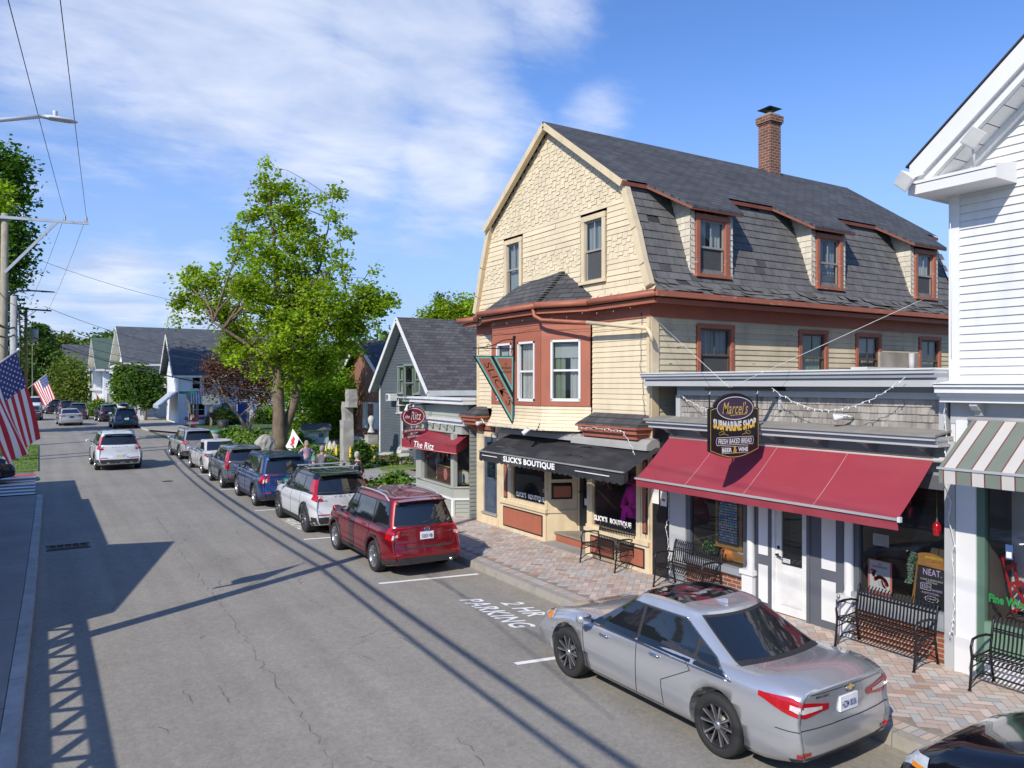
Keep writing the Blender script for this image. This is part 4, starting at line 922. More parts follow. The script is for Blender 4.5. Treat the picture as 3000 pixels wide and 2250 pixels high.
b = MB(); b.box(9.765, 9.80, ya-.02, yb+.02, 2.265, 2.30, mat('alu_rail', (.62, .62, .6), .35, .05, metal=.5)); b.box(9.755, 9.81, ya-.05, ya-.01, 2.25, 2.32, WHITE); b.tube([(10.68, ya-.28, 3.04), (10.68, yb, 3.04)], .04, mat('roller', (.45, .44, .42), .6), 10); b.tube([(10.66, ya-.25, 3.0), (10.66, ya-.25, 2.86)], .012, WHITE, 6)
b.face([(10.7, ya, 3.08), (10.7, yb, 3.08), (10.62, yb, 3.07), (10.62, ya, 3.07)], mat('rusty_edge', (.45, .3, .17), .8, .3, 9)); b.link('rail', mo)
b = MB()
for y in (6.6, 10.6): b.bar((10.7, y, 2.75), (10.2, y-.4, 2.45), .03, .05, WHITE); b.bar((10.2, y-.4, 2.45), (9.82, y, 2.26), .03, .05, WHITE)
b.link('folding_arm', mo)
MG = thing('hanging_sign', "black hanging shop sign with a purple oval reading Marcel's above SUBMARINE SHOP", 'sign', (9.75, 8.72, 2.87), w=True)
SY = 8.72; H = fy(SY); cxs, hw_ = PY(1585, 900, SY)[0], .58
z0s, z1s = 2.98, 3.76
pl = [(cxs-hw_, z0s+.04)]+[(cxs-hw_+2*hw_*k/12, z0s+.04-.13*sin(pi*k/12)) for k in range(1, 12)]+[(cxs+hw_, z0s+.04), (cxs+hw_, z1s-.06), (cxs+.44, z1s-.03)]+[(cxs+.47*cos(a*pi/16), 3.70+.25*sin(a*pi/16)) for a in range(1, 16)]+[(cxs-.44, z1s-.03), (cxs-hw_, z1s-.06)]
BLS = mat('sign_black', (.012, .010, .014), .3, .1, 4); GOLD = mat('gold_paint', (.55, .38, .10), .45, .15, 9); PUR = mat('sign_purple', (.05, .03, .07), .35, .1, 4); YEL = mat('sign_yellow', (.80, .52, .08), .5, .1)
b = MB(); b.prism(H, pl, -.025, .025, BLS); sb = b.link('board', MG)
b = MB()
def ring(b, F, pts, w, d, m, closed=True):
 n = len(pts)
 for i in range(n if closed else n-1):
  p, q_ = Vector(pts[i]), Vector(pts[(i+1) % n]); e = (q_-p);
  if e.length < 1e-6: continue
  e = e.normalized(); nn = Vector((-e.y, e.x))*w/2; b.face([F.p(*(p-nn), d), F.p(*(q_-nn), d), F.p(*(q_+nn), d), F.p(*(p+nn), d)], m)
ring(b, H, [(x*.96+cxs*.04, (z-3.3)*.955+3.3) for x, z in pl if z < 3.74], .010, .027, GOLD); b.link('gold_line', sb)
b = MB(); ell = [(cxs+.42*cos(k*pi/20), 3.705+.185*sin(k*pi/20)) for k in range(40)]; b.prism(H, ell, .025, .032, PUR); ring(b, H, ell, .012, .034, WHITE); b.link('oval', sb)
def stroke(b, F, pts, w, d, m, ox, oz, sx, sz, sh=0, flip=1, n=5):
 """smooth brush stroke through pts (unit square)"""
 P = [Vector((x, y)) for x, y in pts]; out = []
 for i in range(len(P)-1):
  p0, p1, p2, p3 = P[max(i-1, 0)], P[i], P[i+1], P[min(i+2, len(P)-1)]
  for k in range(n):
   t = k/n; out.append(.5*((2*p1)+(p2-p0)*t+(2*p0-5*p1+4*p2-p3)*t*t+(3*p1-p0-3*p2+p3)*t**3))
 out.append(P[-1]); q_ = [(ox+flip*(p.x+sh*p.y)*sx, oz+p.y*sz) for p in out]
 ring(b, F, q_, w, d, m, False)
 for p in q_[::2]: b.face([F.p(p[0]+w*.5*cos(a*pi/3), p[1]+w*.5*sin(a*pi/3), d) for a in range(6)], m)
sigtext(H, "Marcel's", cxs, 3.71, .60, .20, GOLD, 'lettering', sb, .036, .005, shear=.35)
b = MB(); stroke(b, H, [(0, 0), (.4, .15), (1, .3)], .012, .036, GOLD, cxs-.12, 3.585, .38, .08); b.link('swash', sb)
sigtext(H, 'SUBMARINE SHOP', cxs, 3.435, 1.0, .145, WHITE, 'lettering', sb, .028, .05, warp=lambda x, z: (x, z*(1.15-.25*abs(x))+.06*(2*x)**2-.02))
sigtext(H, 'SUBMARINE SHOP', cxs, 3.435, 1.0, .145, YEL, 'lettering', sb, .030, .05, warp=lambda x, z: (x, (min(z, -.0)*1.15)+.06*(2*x)**2-.02))
b = MB()
for s_ in (-1, 1): stroke(b, H, [(1, 0), (.6, .3), (.3, .1), (.2, .6), (.5, .9), (.7, .6), (.55, .45)], .008, .028, GOLD, cxs+s_*.42, 3.27, -s_*.26, .07)
b.prism(H, [(cxs-.42, 3.11), (cxs+.42, 3.11), (cxs+.44, 3.17), (cxs+.42, 3.235), (cxs-.42, 3.235), (cxs-.44, 3.17)], .025, .029, PUR); ring(b, H, [(cxs-.42, 3.11), (cxs+.42, 3.11), (cxs+.44, 3.17), (cxs+.42, 3.235), (cxs-.42, 3.235), (cxs-.44, 3.17)], .007, .031, WHITE)
for z in (3.078, 2.972): b.fbox(H, cxs-.31, cxs+.31, z, z+.005, .025, .029, WHITE)
b.link('scroll', sb)
sigtext(H, 'FRESH BAKED BREAD', cxs, 3.172, .78, .085, WHITE, 'lettering', sb, .033, .02, shear=.1); sigtext(H, 'BEER', cxs-.19, 3.027, .23, .07, WHITE, 'lettering', sb, .03, .04); sigtext(H, 'WINE', cxs+.19, 3.027, .23, .07, WHITE, 'lettering', sb, .03, .04); sigtext(H, '&', cxs, 3.03, .09, .12, GOLD, 'lettering', sb, .031, .02)
b = MB(); b.bar((cxs-.64, SY, 4.02), (XF-.02, SY, 4.03), .05, .05, BLKT); b.box(XF-.05, XF, SY-.1, SY+.1, 3.86, 4.08, BLKT); b.bar((XF-.05, SY, 3.66), (XF-.02, SY, 4.0), .05, .05, GREYW)
for s_ in (-.56, .56): b.bar((cxs+s_, SY, 3.66), (cxs+s_, SY, 4.0), .018, .018, BLKT); b.tube([(cxs+s_, SY, 3.93), (cxs+s_+.01, SY, 4.0)], .014, WHITE, 6)
b.link('bracket', MG)
for nm, q_ in (('cable', [(cxs-.1, SY, 4.04), (XF-.0, 11.9, 5.45)]), ('cable', [(cxs-.1, SY, 4.04), (12.9, 5.9, 6.1)])):
 c_ = MB(); c_.tube(q_, .0035, WIREW, 5); c_.link('support_cable', MG)
WOOD = mat('honey_wood', (.36, .17, .05), .5, .2, 4); CHB = mat('chalkboard', (.02, .02, .022), .7, .15, 5)
t_ = thing('menu_board', 'framed chalkboard menu with blue and pink writing leaning inside the left shop window', 'menu board', (11.2, 9.95, .9), w=True)
FQ = FR((11.02, 0, 0), (.0, 1, 0), (-1, .0, .0)); b = MB(); b.fbox(FQ, 9.75, 10.4, 1.0, 2.05, -.02, .0, WOOD); b.link('frame', t_); b = MB(); b.fbox(FQ, 9.82, 10.33, 1.07, 1.98, 0, .01, CHB)
b.link('slate', t_); b = MB(); r = random.Random(4)
chalk = [mat('chalk_blue', (.15, .4, .8)), mat('chalk_pink', (.7, .5, .55)), mat('chalk_teal', (.2, .6, .6))]
for k in range(17):
 a = 9.86
 while a < 10.28: l_ = r.uniform(.03, .12); b.fbox(FQ, a, min(a+l_, 10.3), 1.12+k*.05, 1.12+k*.05+.034, .01, .012, r.choice(chalk)); a += l_+.015
b.link('chalk_writing', t_)
t_ = thing('wooden_sign', 'round-topped wooden sign asking about cocktails at the right edge of the left shop window', 'sign', (11.05, 9.75, .8), w=True)
b = MB(); b.prism(fx(11.05), [(9.6, .78), (10.0, .78), (10.02, 1.0), (9.93, 1.15), (9.8, 1.2), (9.68, 1.15), (9.6, 1.0)], -.02, 0, WOOD); b.link('board', t_); sigtext(fx(11.05), 'Cocktail', 9.8, 1.08, .25, .05, WHITE, 'lettering', t_, .004, .03); sigtext(fx(11.05), 'Menu?', 9.8, .97, .15, .05, WHITE, 'lettering', t_, .004, .03)
t_ = thing('pumpkin', 'orange pumpkin beside a leafy plant low in the left shop window', 'pumpkin', (11.15, 10.15, .74), w=True); b = MB()
ov = [];
for k in range(24):
 a = 2*pi*k/24; ov.append(1+.07*cos(8*a))
rings = [(.02, .74), (.13, .76), (.18, .86), (.17, .95), (.08, 1.01), (.02, .99)]; vs = []; fs = []
for r_, z in rings:
 for k in range(24): a = 2*pi*k/24; vs.append((11.15+r_*ov[k]*cos(a), 10.15+r_*ov[k]*sin(a), z))
for i in range(5):
 for k in range(24): fs.append((i*24+k, i*24+(k+1) % 24, (i+1)*24+(k+1) % 24, (i+1)*24+k))
b.mesh(vs, fs, mat('pumpkin_skin', (.65, .22, .05), .5), sm=True); b.link('shell', t_); b = MB(); b.tube([(11.15, 10.15, .99), (11.16, 10.16, 1.06)], [.02, .014], WOOD, 6); b.link('stalk', t_)
flowerbunch('potted_plant', 'small leafy green plant low in the left shop window', (11.1, 10.6, .95), .17, [mat('leaf_pale', (.2, .35, .08))], 8, 50, leaf=(.08, .2, .04))
t_ = thing('barrel', 'dark wooden barrel standing behind the lobster poster in the right shop window', 'barrel', (11.5, 7.0, .8), w=True); b = MB(); BW = mat('barrel_wood', (.13, .055, .025), .6, .3, 3)
b.lathe([(0, .8), (.24, .8), (.32, 1.15), (.33, 1.3), (.25, 1.7), (.23, 1.7), (.22, 1.66), (0, 1.66)], BW, 24, (11.5, 7.0, 0)); b.link('staves', t_)
for z, rr in ((.95, .29), (1.1, .318), (1.4, .315), (1.58, .285)): b = MB(); b.lathe([(rr+.004, z), (rr+.008, z+.045)], IRON, 24, (11.5, 7.0, 0)); b.link('hoop', t_)
t_ = thing('lobster_poster', 'white poster reading $20 LOBSTER ROLL with a red lobster in the right shop window', 'poster', (10.93, 7.0, .87), w=True); FP = fx(10.93)
PINKB = mat('poster_pink', (.75, .22, .17), .7); b = MB(); b.fbox(FP, 6.78, 7.17, .87, 1.40, -.006, 0, PINKB); b.fbox(FP, 6.81, 7.14, .93, 1.385, 0, .002, WHITE); b.link('sheet', t_)
LR = mat('lobster_red', (.62, .06, .04), .5); b = MB()
stroke(b, FP, [(0, .5), (.35, .8), (.8, .6), (1, .1)], .06, .003, LR, 7.05, 1.02, .2, .16, flip=-1); stroke(b, FP, [(.2, .9), (.05, .6), (.1, .35)], .045, .0035, LR, 7.09, 1.10, .2, .14, flip=-1); stroke(b, FP, [(.5, .6), (.6, .2), (.75, .0)], .03, .0035, LR, 7.05, 1.0, .22, .16, flip=-1)
for k in range(5): stroke(b, FP, [(0, 0), (.3, -.5), (.5, -1)], .006, .0035, LR, 7.0-k*.03, 1.09, .05, .08, flip=-1)
b.fbox(FP, 7.05, 7.12, 1.215, 1.25, .002, .004, LR); b.link('lobster_picture', t_)
sigtext(FP, '$20', 6.97, 1.345, .06, .03, LR, 'lettering', t_, .004, .03); sigtext(FP, 'LOBSTER ROLL', 6.97, 1.30, .25, .035, LR, 'lettering', t_, .004, .03)
t_ = thing('menu_sheet', 'pale printed menu page hanging in the upper part of the right shop window', 'menu', (10.95, 6.98, 1.62), w=True); b = MB(); b.fbox(fx(10.95), 6.84, 7.1, 1.62, 1.80, -.004, 0, mat('menu_page', (.5, .53, .55), .6)); b.link('sheet', t_); b = MB()
for k in range(8): b.fbox(fx(10.95), 6.87, 7.07, 1.65+k*.016, 1.655+k*.016, 0, .002, mat('print_grey', (.35, .35, .37)))
b.link('print', t_)
CB = thing('chalkboard_sign', 'large chalkboard reading NEAT with a wooden top rail reading JAMESON behind the right bench', 'chalkboard', (11.0, 6.2, .8), w=True); FC = FR((10.98, -.30, 0), (0, 1, 0), (-1, 0, 0))
b = MB(); b.prism(FC, [(6.27, .72), (6.83, .72), (6.72, 1.50), (6.24, 1.50)], -.03, 0, WOOD); b.link('easel', CB)
b = MB(); b.prism(FC, [(6.31, .76), (6.77, .76), (6.70, 1.49), (6.27, 1.49)], 0, .006, CHB); b.link('slate', CB)
b = MB(); top = [(6.69-.46*k/12, 1.48+.0*k+.17-.10*(k/12-.35)**2*2.2) for k in range(13)]; b.prism(FC, [(6.69, 1.46)]+top+[(6.23, 1.44)], 0, .03, mat('varnished_wood', (.42, .20, .055), .35, .15, 4)); o = b.link('top_rail', CB); sigtext(FC, 'JAMESON', 6.46, 1.585, .26, .045, YE_, 'lettering', o, .034, .04); sigtext(FC, 'IRISH WHISKEY', 6.46, 1.50, .2, .018, YE_, 'lettering', o, .034, .0); b = MB(); b.prism(FC, [(6.46+.02*cos(k*pi/6), 1.54+.014*sin(k*pi/6)) for k in range(12)], .03, .034, LR); b.link('emblem', o)
CHW = mat('chalk_white', (.75, .72, .78)); CHP = mat('chalk_violet', (.62, .45, .78))
for s_, a, z, w_, h_, m_, bo_ in (('NEAT.', 6.49, 1.37, .27, .095, CHP, .0), ('CLASSIC & ADVENTUROUS', 6.50, 1.26, .33, .026, CHW, 0), ('COCKTAILS', 6.50, 1.225, .16, .026, CHW, 0), ('350+', 6.585, 1.155, .13, .06, CHP, 0), ('WHISKIES', 6.42, 1.12, .15, .03, CHP, 0), ('- FLIGHTS & POURS -', 6.52, 1.065, .28, .028, CHP, 0), ('4-9pm(ish)', 6.50, .985, .12, .025, CHW, 0)):
 sigtext(FC, s_, a, z, w_, h_, m_, 'lettering', CB, .008, bo_+.008)
b = MB(); ring(b, FC, [(6.66, 1.11), (6.51, 1.11), (6.51, 1.20), (6.66, 1.20)], .006, .009, CHW); ring(b, FC, [(6.50+(.085 if k % 2 else .11)*cos(k*pi/12), .985+(.035 if k % 2 else .05)*sin(k*pi/12)) for k in range(24)], .005, .009, CHW); b.link('chalk_outline', CB)
flowerbunch('garland', 'grey-green tinsel garland hanging down the left edge of the chalkboard', (11.02, 6.50, 1.5), .08, [mat('tinsel', (.2, .32, .24))], 5, 40, leaf=(.1, .2, .13));
g_ = bpy.data.objects['garland']; b = MB(); r = random.Random(9)
for k in range(500):
 z = r.uniform(1.15, 1.62); p = Vector((10.99+r.gauss(0, .02), 6.53-.10*max(0, z-1.5)*3+r.gauss(0, .022), z)); u = Vector((r.gauss(0, 1), r.gauss(0, 1), r.gauss(0, 1))).normalized()*.02; v = u.orthogonal()*.35; b.face([p-u, p-v, p+u, p+v], mat('tinsel', (.2, .32, .24)))
b.link('strand', g_)
RG = mat('red_glass', (.75, .006, .018), .12, .1, 3, coat=.6)
for (x, y, z, l_) in ((11.2, 6.25, 1.88, 'nearer, brighter red glass pendant lamp in front of the chalkboard window'), (11.7, 6.95, 2.0, 'farther, dim red glass pendant lamp beside the end of the red awning')):
 t_ = thing('pendant_lamp', l_, 'lamp', (x, y, z), group='red pendant lamps in the shop window', w=True); b = MB(); b.lathe([(.05, z), (.062, z+.1), (.058, z+.15), (.02, z+.2)], RG, 20, (x, y, 0)); b.link('lamp_shade', t_)
 b = MB(); b.tube([(x, y, z+.2), (x, y, 2.75)], .006, mat('brass', (.4, .35, .12), .4, metal=.6), 6); b.lathe([(.02, z+.19), (.008, z+.26)], mat('steel', (.5, .5, .5), .3, metal=.8), 10, (x, y, 0)); b.link('cord', t_)
def spot(loc, aim, label, m=None, s=1., n=1):
 t_ = thing('floodlight', label, 'lamp', loc, group='outdoor floodlights on the fronts', w=True); m = m or mat('lamp_white', (.68, .68, .66), .45, .05); p = Vector(loc); d = Vector(aim).normalized()
 b = MB(); b.tube([p, p+d*.06*s, p+d*.16*s, p+d*.21*s], [.03*s, .032*s, .055*s, .06*s], m, 14); b.link('lamp_head', t_)
 b = MB(); e = p+d*.212*s; b.tube([e, e+d*.004], [.05*s, .045*s], mat('lens', (.75, .75, .72), .2), 14); b.link('lens', t_)
 b = MB(); b.tube([p, p-d*.03+Vector((.10*s, 0, -.02))], .014*s, m, 8); b.link('arm', t_)
spot((10.68, 7.35, 3.60), (-.9, .65, -.12), 'grey floodlight on the shingle parapet pointing left')
spot((9.98, 15.3, 3.02), (-.8, .3, -.5), 'white floodlight under the bay skirt, at its right corner'); spot((10.02, 15.5, 3.04), (-.8, -.9, -.4), 'white floodlight under the bay skirt, pointing right'); spot((10.4, 18.35, 3.05), (-1, -.2, -.2), 'white floodlight under the bay skirt, at its left corner')
def strlights(name, label, pts, m=WIREW, sag=.0, n=26, bulb=.009, r=.005, seed=0, grp='string lights on the shop fronts', jit=.01):
 rr = random.Random(seed); P = []
 for i in range(len(pts)-1):
  a, c = Vector(pts[i]), Vector(pts[i+1]); k = max(2, int(n/(len(pts)-1)))
  for j in range(k): t = j/k; P.append(a.lerp(c, t)-Vector((0, 0, sag*4*t*(1-t)))+Vector((rr.gauss(0, jit), rr.gauss(0, jit), rr.gauss(0, jit))))
 P.append(Vector(pts[-1])); t_ = thing(name, label, 'string lights', pts[0], group=grp, w=True)
 b = MB(); b.tube(P, r, m, 5, sm=False); b.link('cord', t_); b = MB()
 for p in P[1:-1:2]: b.tube([p, p+Vector((rr.uniform(-.02, .02), rr.uniform(-.02, .02), -.035))], [bulb*.7, bulb], BULB, 5)
 b.link('bulbs', t_)['kind'] = 'stuff'
strlights('string_lights', 'white string lights swagged across the shingle parapet right of the hanging sign', [(10.55, 8.7, 4.04), (10.4, 6.25, 4.2)], sag=.42, n=40, seed=1)
strlights('string_lights', 'white string lights swagged between the left parapet trim and the hanging sign', [(10.78, 11.18, 3.95), (10.55, 9.75, 3.62)], sag=.1, n=20, seed=2)
strlights('string_lights', 'string lights hanging down the corner between the grey shop and the white building', [(10.72, 5.93, 4.3), (10.72, 5.85, 3.4), (10.66, 5.84, 2.9), (10.7, 5.76, 1.9), (10.70, 5.74, .9), (10.68, 5.78, .6)], n=46, seed=3, jit=.012)
strlights('string_lights', 'white lights hanging down beside the black side door', [(10.78, 11.44, 2.2), (10.77, 11.43, 1.4), (10.76, 11.49, 1.2), (10.77, 11.40, .7), (10.77, 11.42, .4)], n=30, seed=4, jit=.01)
strlights('string_lights', 'string lights along the red fascia under the right pent roof', [(10.36, 14.0, 3.12), (10.35, 12.9, 3.14), (10.36, 12.3, 3.1), (10.4, 11.8, 2.4)], n=40, seed=5)
strlights('string_lights', 'string lights along the lower edge of the bay', [(10.5, 18.6, 3.15), (10.0, 17.4, 3.05), (10.0, 15.1, 3.05), (10.4, 14.1, 3.12)], sag=.03, n=50, seed=6)
strlights('string_lights', 'dark string lights under the bay gutter', [(10.35, 19.3, 5.72), (9.9, 17.6, 5.70), (9.9, 15.2, 5.68), (10.4, 13.8, 5.72), (10.5, 12.0, 5.74)], m=WIREB, sag=.07, n=30, bulb=.004, seed=7, r=.004)
strlights('string_lights', 'dark string lights running down the cream corner board', [(10.8, 12.25, 5.6), (10.8, 12.3, 4.5), (10.8, 12.15, 3.5), (10.8, 12.1, 2.0), (10.8, 12.15, .6)], m=WIREB, n=40, bulb=.003, seed=8, r=.005)
t_ = thing('air_conditioner', 'white air conditioner box on the grey shop roof below the third upper window', 'air conditioner', (18.2, 11.75, 4.3), w=True); b = MB(); b.box(17.2, 18.9, 11.3, 11.75, 4.30, 4.52, mat('ac_white', (.62, .62, .6), .5, .06)); b.link('case', t_); b = MB(); b.box(17.3, 17.5, 11.29, 11.3, 4.4, 4.47, mat('ac_blue', (.1, .2, .35))); b.box(18.2, 18.7, 11.29, 11.3, 4.36, 4.48, mat('ac_vent', (.3, .42, .5))); b.link('label_plate', t_)
t_ = thing('roof_box', 'weathered grey plywood panel with a vent pipe on the flat roof', 'roof box', (18.9, 11.6, 4.3), w=True); b = MB(); b.box(18.2, 19.9, 11.6, 11.66, 4.5, 4.92, mat('plywood', (.30, .27, .22), .9, .25, 2)); b.link('panel', t_); b = MB(); b.tube([(19.25, 11.4, 4.3), (19.25, 11.4, 4.9)], .07, mat('vent_grey', (.45, .45, .45), .6), 12); b.link('vent_pipe', t_)
WB = thing('white_building', 'tall white clapboard building with gable eaves, striped awning and a wine shop below', 'building', (XF, 3.0, 0), w=True)
RB = (XF-.55, 6.22)
def wl(z): return 5.86 if z < 6.9 else 5.86-(z-6.9)/.84
b = MB(); boards(b, F, 4.12, 6.9, .112, lambda z: -2, lambda z: 5.74, WHITEV, seed=41, lip=.02, var=.02); boards(b, F, 6.9, 10.6, .112, lambda z: -2, lambda z: 5.74-(z-6.9)/.84, WHITEV, seed=42, lip=.02, var=.02)
b.fbox(F, 5.73, 5.87, 4.1, 6.95, -.1, .035, WHITE); b.box(XF, 22, 5.80, 5.86, 0, 7, WHITEV); b.face([(22, 5.86, 0), (22, -2, 0), (22, -2, 12), (22, 5.86, 7)], WHITEV); b.link('front_wall', WB)
b = MB(); sl_ = .84
def rp_(y, off=0): return 7.02+(6.12-y)*sl_+off
yt = 1.0
ROOFK = mat('dark_roof_edge', (.04, .045, .06), .9, .2)
b.mesh([(10.25, 6.16, rp_(6.16, .12)), (10.25, yt, rp_(yt, .12)), (22, yt, rp_(yt, .12)), (22, 6.16, rp_(6.16, .12)), (10.25, 6.16, rp_(6.16, .14)), (10.25, yt, rp_(yt, .14)), (22, yt, rp_(yt, .14)), (22, 6.16, rp_(6.16, .14))], [(0, 1, 2, 3), (4, 5, 6, 7), (0, 1, 5, 4), (0, 3, 7, 4)], ROOFK)
b.mesh([(10.25, yt, rp_(yt, .14)), (22, yt, rp_(yt, .14)), (22, yt-6, rp_(6.16, .14)), (10.25, yt-6, rp_(6.16, .14))], [(0, 1, 2, 3)], ROOFK); ro = b.link('roof', WB)
b = MB()
b.mesh([(10.28, 6.12, rp_(6.12, -.19)), (10.28, yt, rp_(yt, -.19)), (10.28, yt, rp_(yt, .11)), (10.28, 6.12, rp_(6.12, .11)), (10.33, 6.12, rp_(6.12, -.19)), (10.33, yt, rp_(yt, -.19)), (10.33, yt, rp_(yt, .11)), (10.33, 6.12, rp_(6.12, .11))], [(0, 1, 2, 3), (4, 5, 6, 7), (0, 1, 5, 4), (0, 3, 7, 4)], WHITE)
b.mesh([(10.36, 6.0, rp_(6.0, -.32)), (10.36, yt, rp_(yt, -.32)), (10.36, yt, rp_(yt, -.17)), (10.36, 6.0, rp_(6.0, -.17)), (10.42, 6.0, rp_(6.0, -.34)), (10.42, yt, rp_(yt, -.34)), (10.33, yt, rp_(yt, -.17)), (10.33, 6.0, rp_(6.0, -.17))], [(0, 1, 2, 3), (0, 1, 5, 4), (4, 5, 6, 7)], WHITE)
n = 24
for k in range(n):
 ya_, yb_ = 6.0-(6.0-yt)*k/n, 6.0-(6.0-yt)*(k+1)/n; b.face([(10.42, ya_, rp_(ya_, -.345)), (10.42, yb_+.008, rp_(yb_+.008, -.345)), (XF+.02, yb_+.008, rp_(yb_+.008, -.345)), (XF+.02, ya_, rp_(ya_, -.345))], WHITE)
b.bar((XF-.05, 5.9, rp_(5.9, -.4)), (XF-.05, yt, rp_(yt, -.4)), .1, .08, WHITE)
b.hexa([(10.30, 6.12, 6.72), (10.30, 5.0, 6.72), (XF, 5.0, 6.72), (XF, 6.12, 6.72), (10.30, 6.12, 6.90), (10.30, 5.0, 6.90), (XF, 5.0, 7.0), (XF, 6.12, 7.0)], WHITE); b.box(10.27, 10.31, 4.99, 6.14, 6.86, 6.90, WHITE); b.box(10.285, 10.3, 4.99, 6.14, 6.72, 6.85, WHITE); b.box(XF, 22, 5.87, 6.08, 6.73, 6.76, WHITE); b.box(XF, 22, 6.081, 6.14, 6.725, 6.95, WHITE)
b.link('eaves', ro)
b = MB();
for (z0, z1, d) in ((4.06, 4.09, .42), (3.98, 4.06, .38), (3.93, 3.98, .32), (3.85, 3.93, .25)): b.fbox(F, -2, 5.88, z0, z1, 0, d, WHITE)
b.mesh([F.p(-2, 4.14, .02), F.p(5.9, 4.14, .02), F.p(5.92, 4.10, .44), F.p(-2, 4.10, .44)], [(0, 1, 2, 3)], WHITE); b.fbox(F, -2, 5.86, 3.55, 3.85, -.1, .01, GREYW); b.link('cornice', WB)
for a in (5.45, 4.6): b = MB(); bracket(b, F, a, 3.85, .1, .18, .22, GREYW); b.link('bracket', WB)
b = MB(); b.fbox(F, 5.5, 5.765, .14, 3.6, -.1, .05, WHITE); b.fbox(F, 5.4, 5.5, .14, 3.6, -.1, .02, mat('green_frame', (.09, .16, .12), .5, .08)); b.fbox(F, 5.52, 5.765, .14, .62, 0, .09, WHITE); b.fbox(F, -2, 5.4, .14, .75, -.1, .02, WHITE); b.fbox(F, -2, 5.4, .5, .9, -.1, .03, mat('green_panel', (.16, .27, .19), .5, .08)); b.fbox(F, -2, 5.5, 3.2, 3.6, -.1, .02, WHITE); b.link('shopfront', WB)
wd = display(F, 3.2, 5.4, .9, 3.2, .9, WB, 'wine shop window behind the striped awning')
b = MB(); b.face([F.p(5.40, .95, -.7), F.p(5.40, 3.0, -.7), F.p(4.6, .95, -.705)], WHITE); b.link('window_decor', wd)
GT = mat('green_lettering', (.02, .25, .06), .5); sigtext(F, 'Fine Wine', 5.14, 1.22, .48, .12, GT, 'lettering', wd, -.045, .05)
b = MB(); b.fbox(F, 5.08, 5.17, 1.78, 1.98, -.05, -.045, mat('notice_blue', (.04, .09, .22))); b.fbox(F, 5.095, 5.16, 1.8, 1.88, -.045, -.043, PAP); b.link('notice', wd)
b = MB(); SG = mat('awning_green', (.16, .185, .15), .85, .06, 2); SW_ = mat('awning_white', (.50, .475, .44), .85, .05, 2); SB_ = mat('awning_maroon', (.16, .04, .04), .85)
ye = 5.50; y = ye; pat = [(.05, SG), (.018, SB_), (.14, SW_), (.018, SB_), (.17, SG), (.018, SB_), (.14, SW_), (.018, SB_), (.17, SG)]; seq = []
i = 0; P1_, P2_ = (10.72, 3.62), (9.9, 3.03); sk = .19
while y > 2.5:
 w_, m_ = ([(.05, SG)]+[(.018, SB_), (.14, SW_), (.018, SB_), (.17, SG)]*12)[i] if i < 49 else (1, SG); i += 1; y2 = y-w_
 b.face([(P1_[0], y, P1_[1]), (P1_[0], y2, P1_[1]), (P2_[0], y2, P2_[1]), (P2_[0], y, P2_[1])], m_); b.face([(P2_[0]-.004, y, P2_[1]-.03), (P2_[0]-.004, y2, P2_[1]-.03), (P2_[0]+.004, y2, P2_[1]-.21), (P2_[0]+.004, y, P2_[1]-.21)], m_); y = y2
ao = b.link('awning', WB); ao['label'] = 'green and white striped canvas awning with maroon pinstripes'
b = MB(); b.box(P2_[0]-.02, P2_[0]+.01, 2.5, ye+.02, P2_[1]-.03, P2_[1]+.0, mat('alu_rail', (.62, .62, .6))); b.tube([(10.74, ye+.06, 3.62), (10.74, 2.5, 3.62)], .04, mat('roller', (.45, .44, .42))); b.link('rail', ao)
spt = [((10.2, 6.08, 6.93), (-.8, .1, -.35), 'white square floodlight at the tip of the white building cornice return'), ((10.2, 5.25, 7.30), (-.6, -.5, -.5), 'white square floodlight raised on a bent pipe above the cornice return')]
for (lc, am, lb) in spt:
 t_ = thing('floodlight', lb, 'lamp', lc, group='outdoor floodlights on the fronts', w=True); p = Vector(lc); d = Vector(am).normalized(); u = d.orthogonal().normalized(); v = d.cross(u); LW = mat('lamp_white', (.68, .68, .66))
 b = MB(); b.hexa([p-u*.07-v*.08, p+u*.07-v*.08, p+u*.07+v*.08, p-u*.07+v*.08, p+d*.12-u*.11-v*.12, p+d*.12+u*.11-v*.12, p+d*.12+u*.11+v*.12, p+d*.12-u*.11+v*.12], LW); b.link('lamp_head', t_, bevel=.01)
 b = MB(); q_ = p+d*.122; b.face([q_-u*.09-v*.1, q_+u*.09-v*.1, q_+u*.09+v*.1, q_-u*.09+v*.1], mat('lens', (.75, .75, .72))); b.link('lens', t_)
 b = MB(); b.tube([p, p+Vector((.06, 0, -.2)), p+Vector((.12, .03, -.42))] if lc[2] > 7.2 else [p, p+Vector((.1, -.15, .05))], .018, LW, 8); b.link('arm', t_)
b = MB(); b.tube([(10.75, 5.80, 4.5), (10.75, 5.80, 5.6), (10.75, 5.82, 6.7)], .006, WIREW, 5); b.link('cable', WB)
t_ = thing('folding_chair', 'red slatted folding cafe chair inside the wine shop window', 'chair', (11.2, 5.1, .95), w=True); RP = mat('red_paint_chair', (.55, .012, .02), .4)
b = MB()
for (p, q_) in (((11.2, 5.36, 1.75), (11.2, 5.2, 1.1)), ((11.45, 5.36, 1.75), (11.45, 5.2, 1.1)), ((11.2, 5.25, 1.4), (11.2, 4.85, .95)), ((11.45, 5.25, 1.4), (11.45, 4.85, .95)), ((11.2, 4.9, 1.35), (11.2, 5.3, .95)), ((11.45, 4.9, 1.35), (11.45, 5.3, .95))): b.bar(p, q_, .025, .02, RP)
b.link('frame', t_); b = MB()
for k in range(5): b.box(11.18, 11.47, 5.22-k*.09, 5.28-k*.09, 1.38, 1.395, RP)
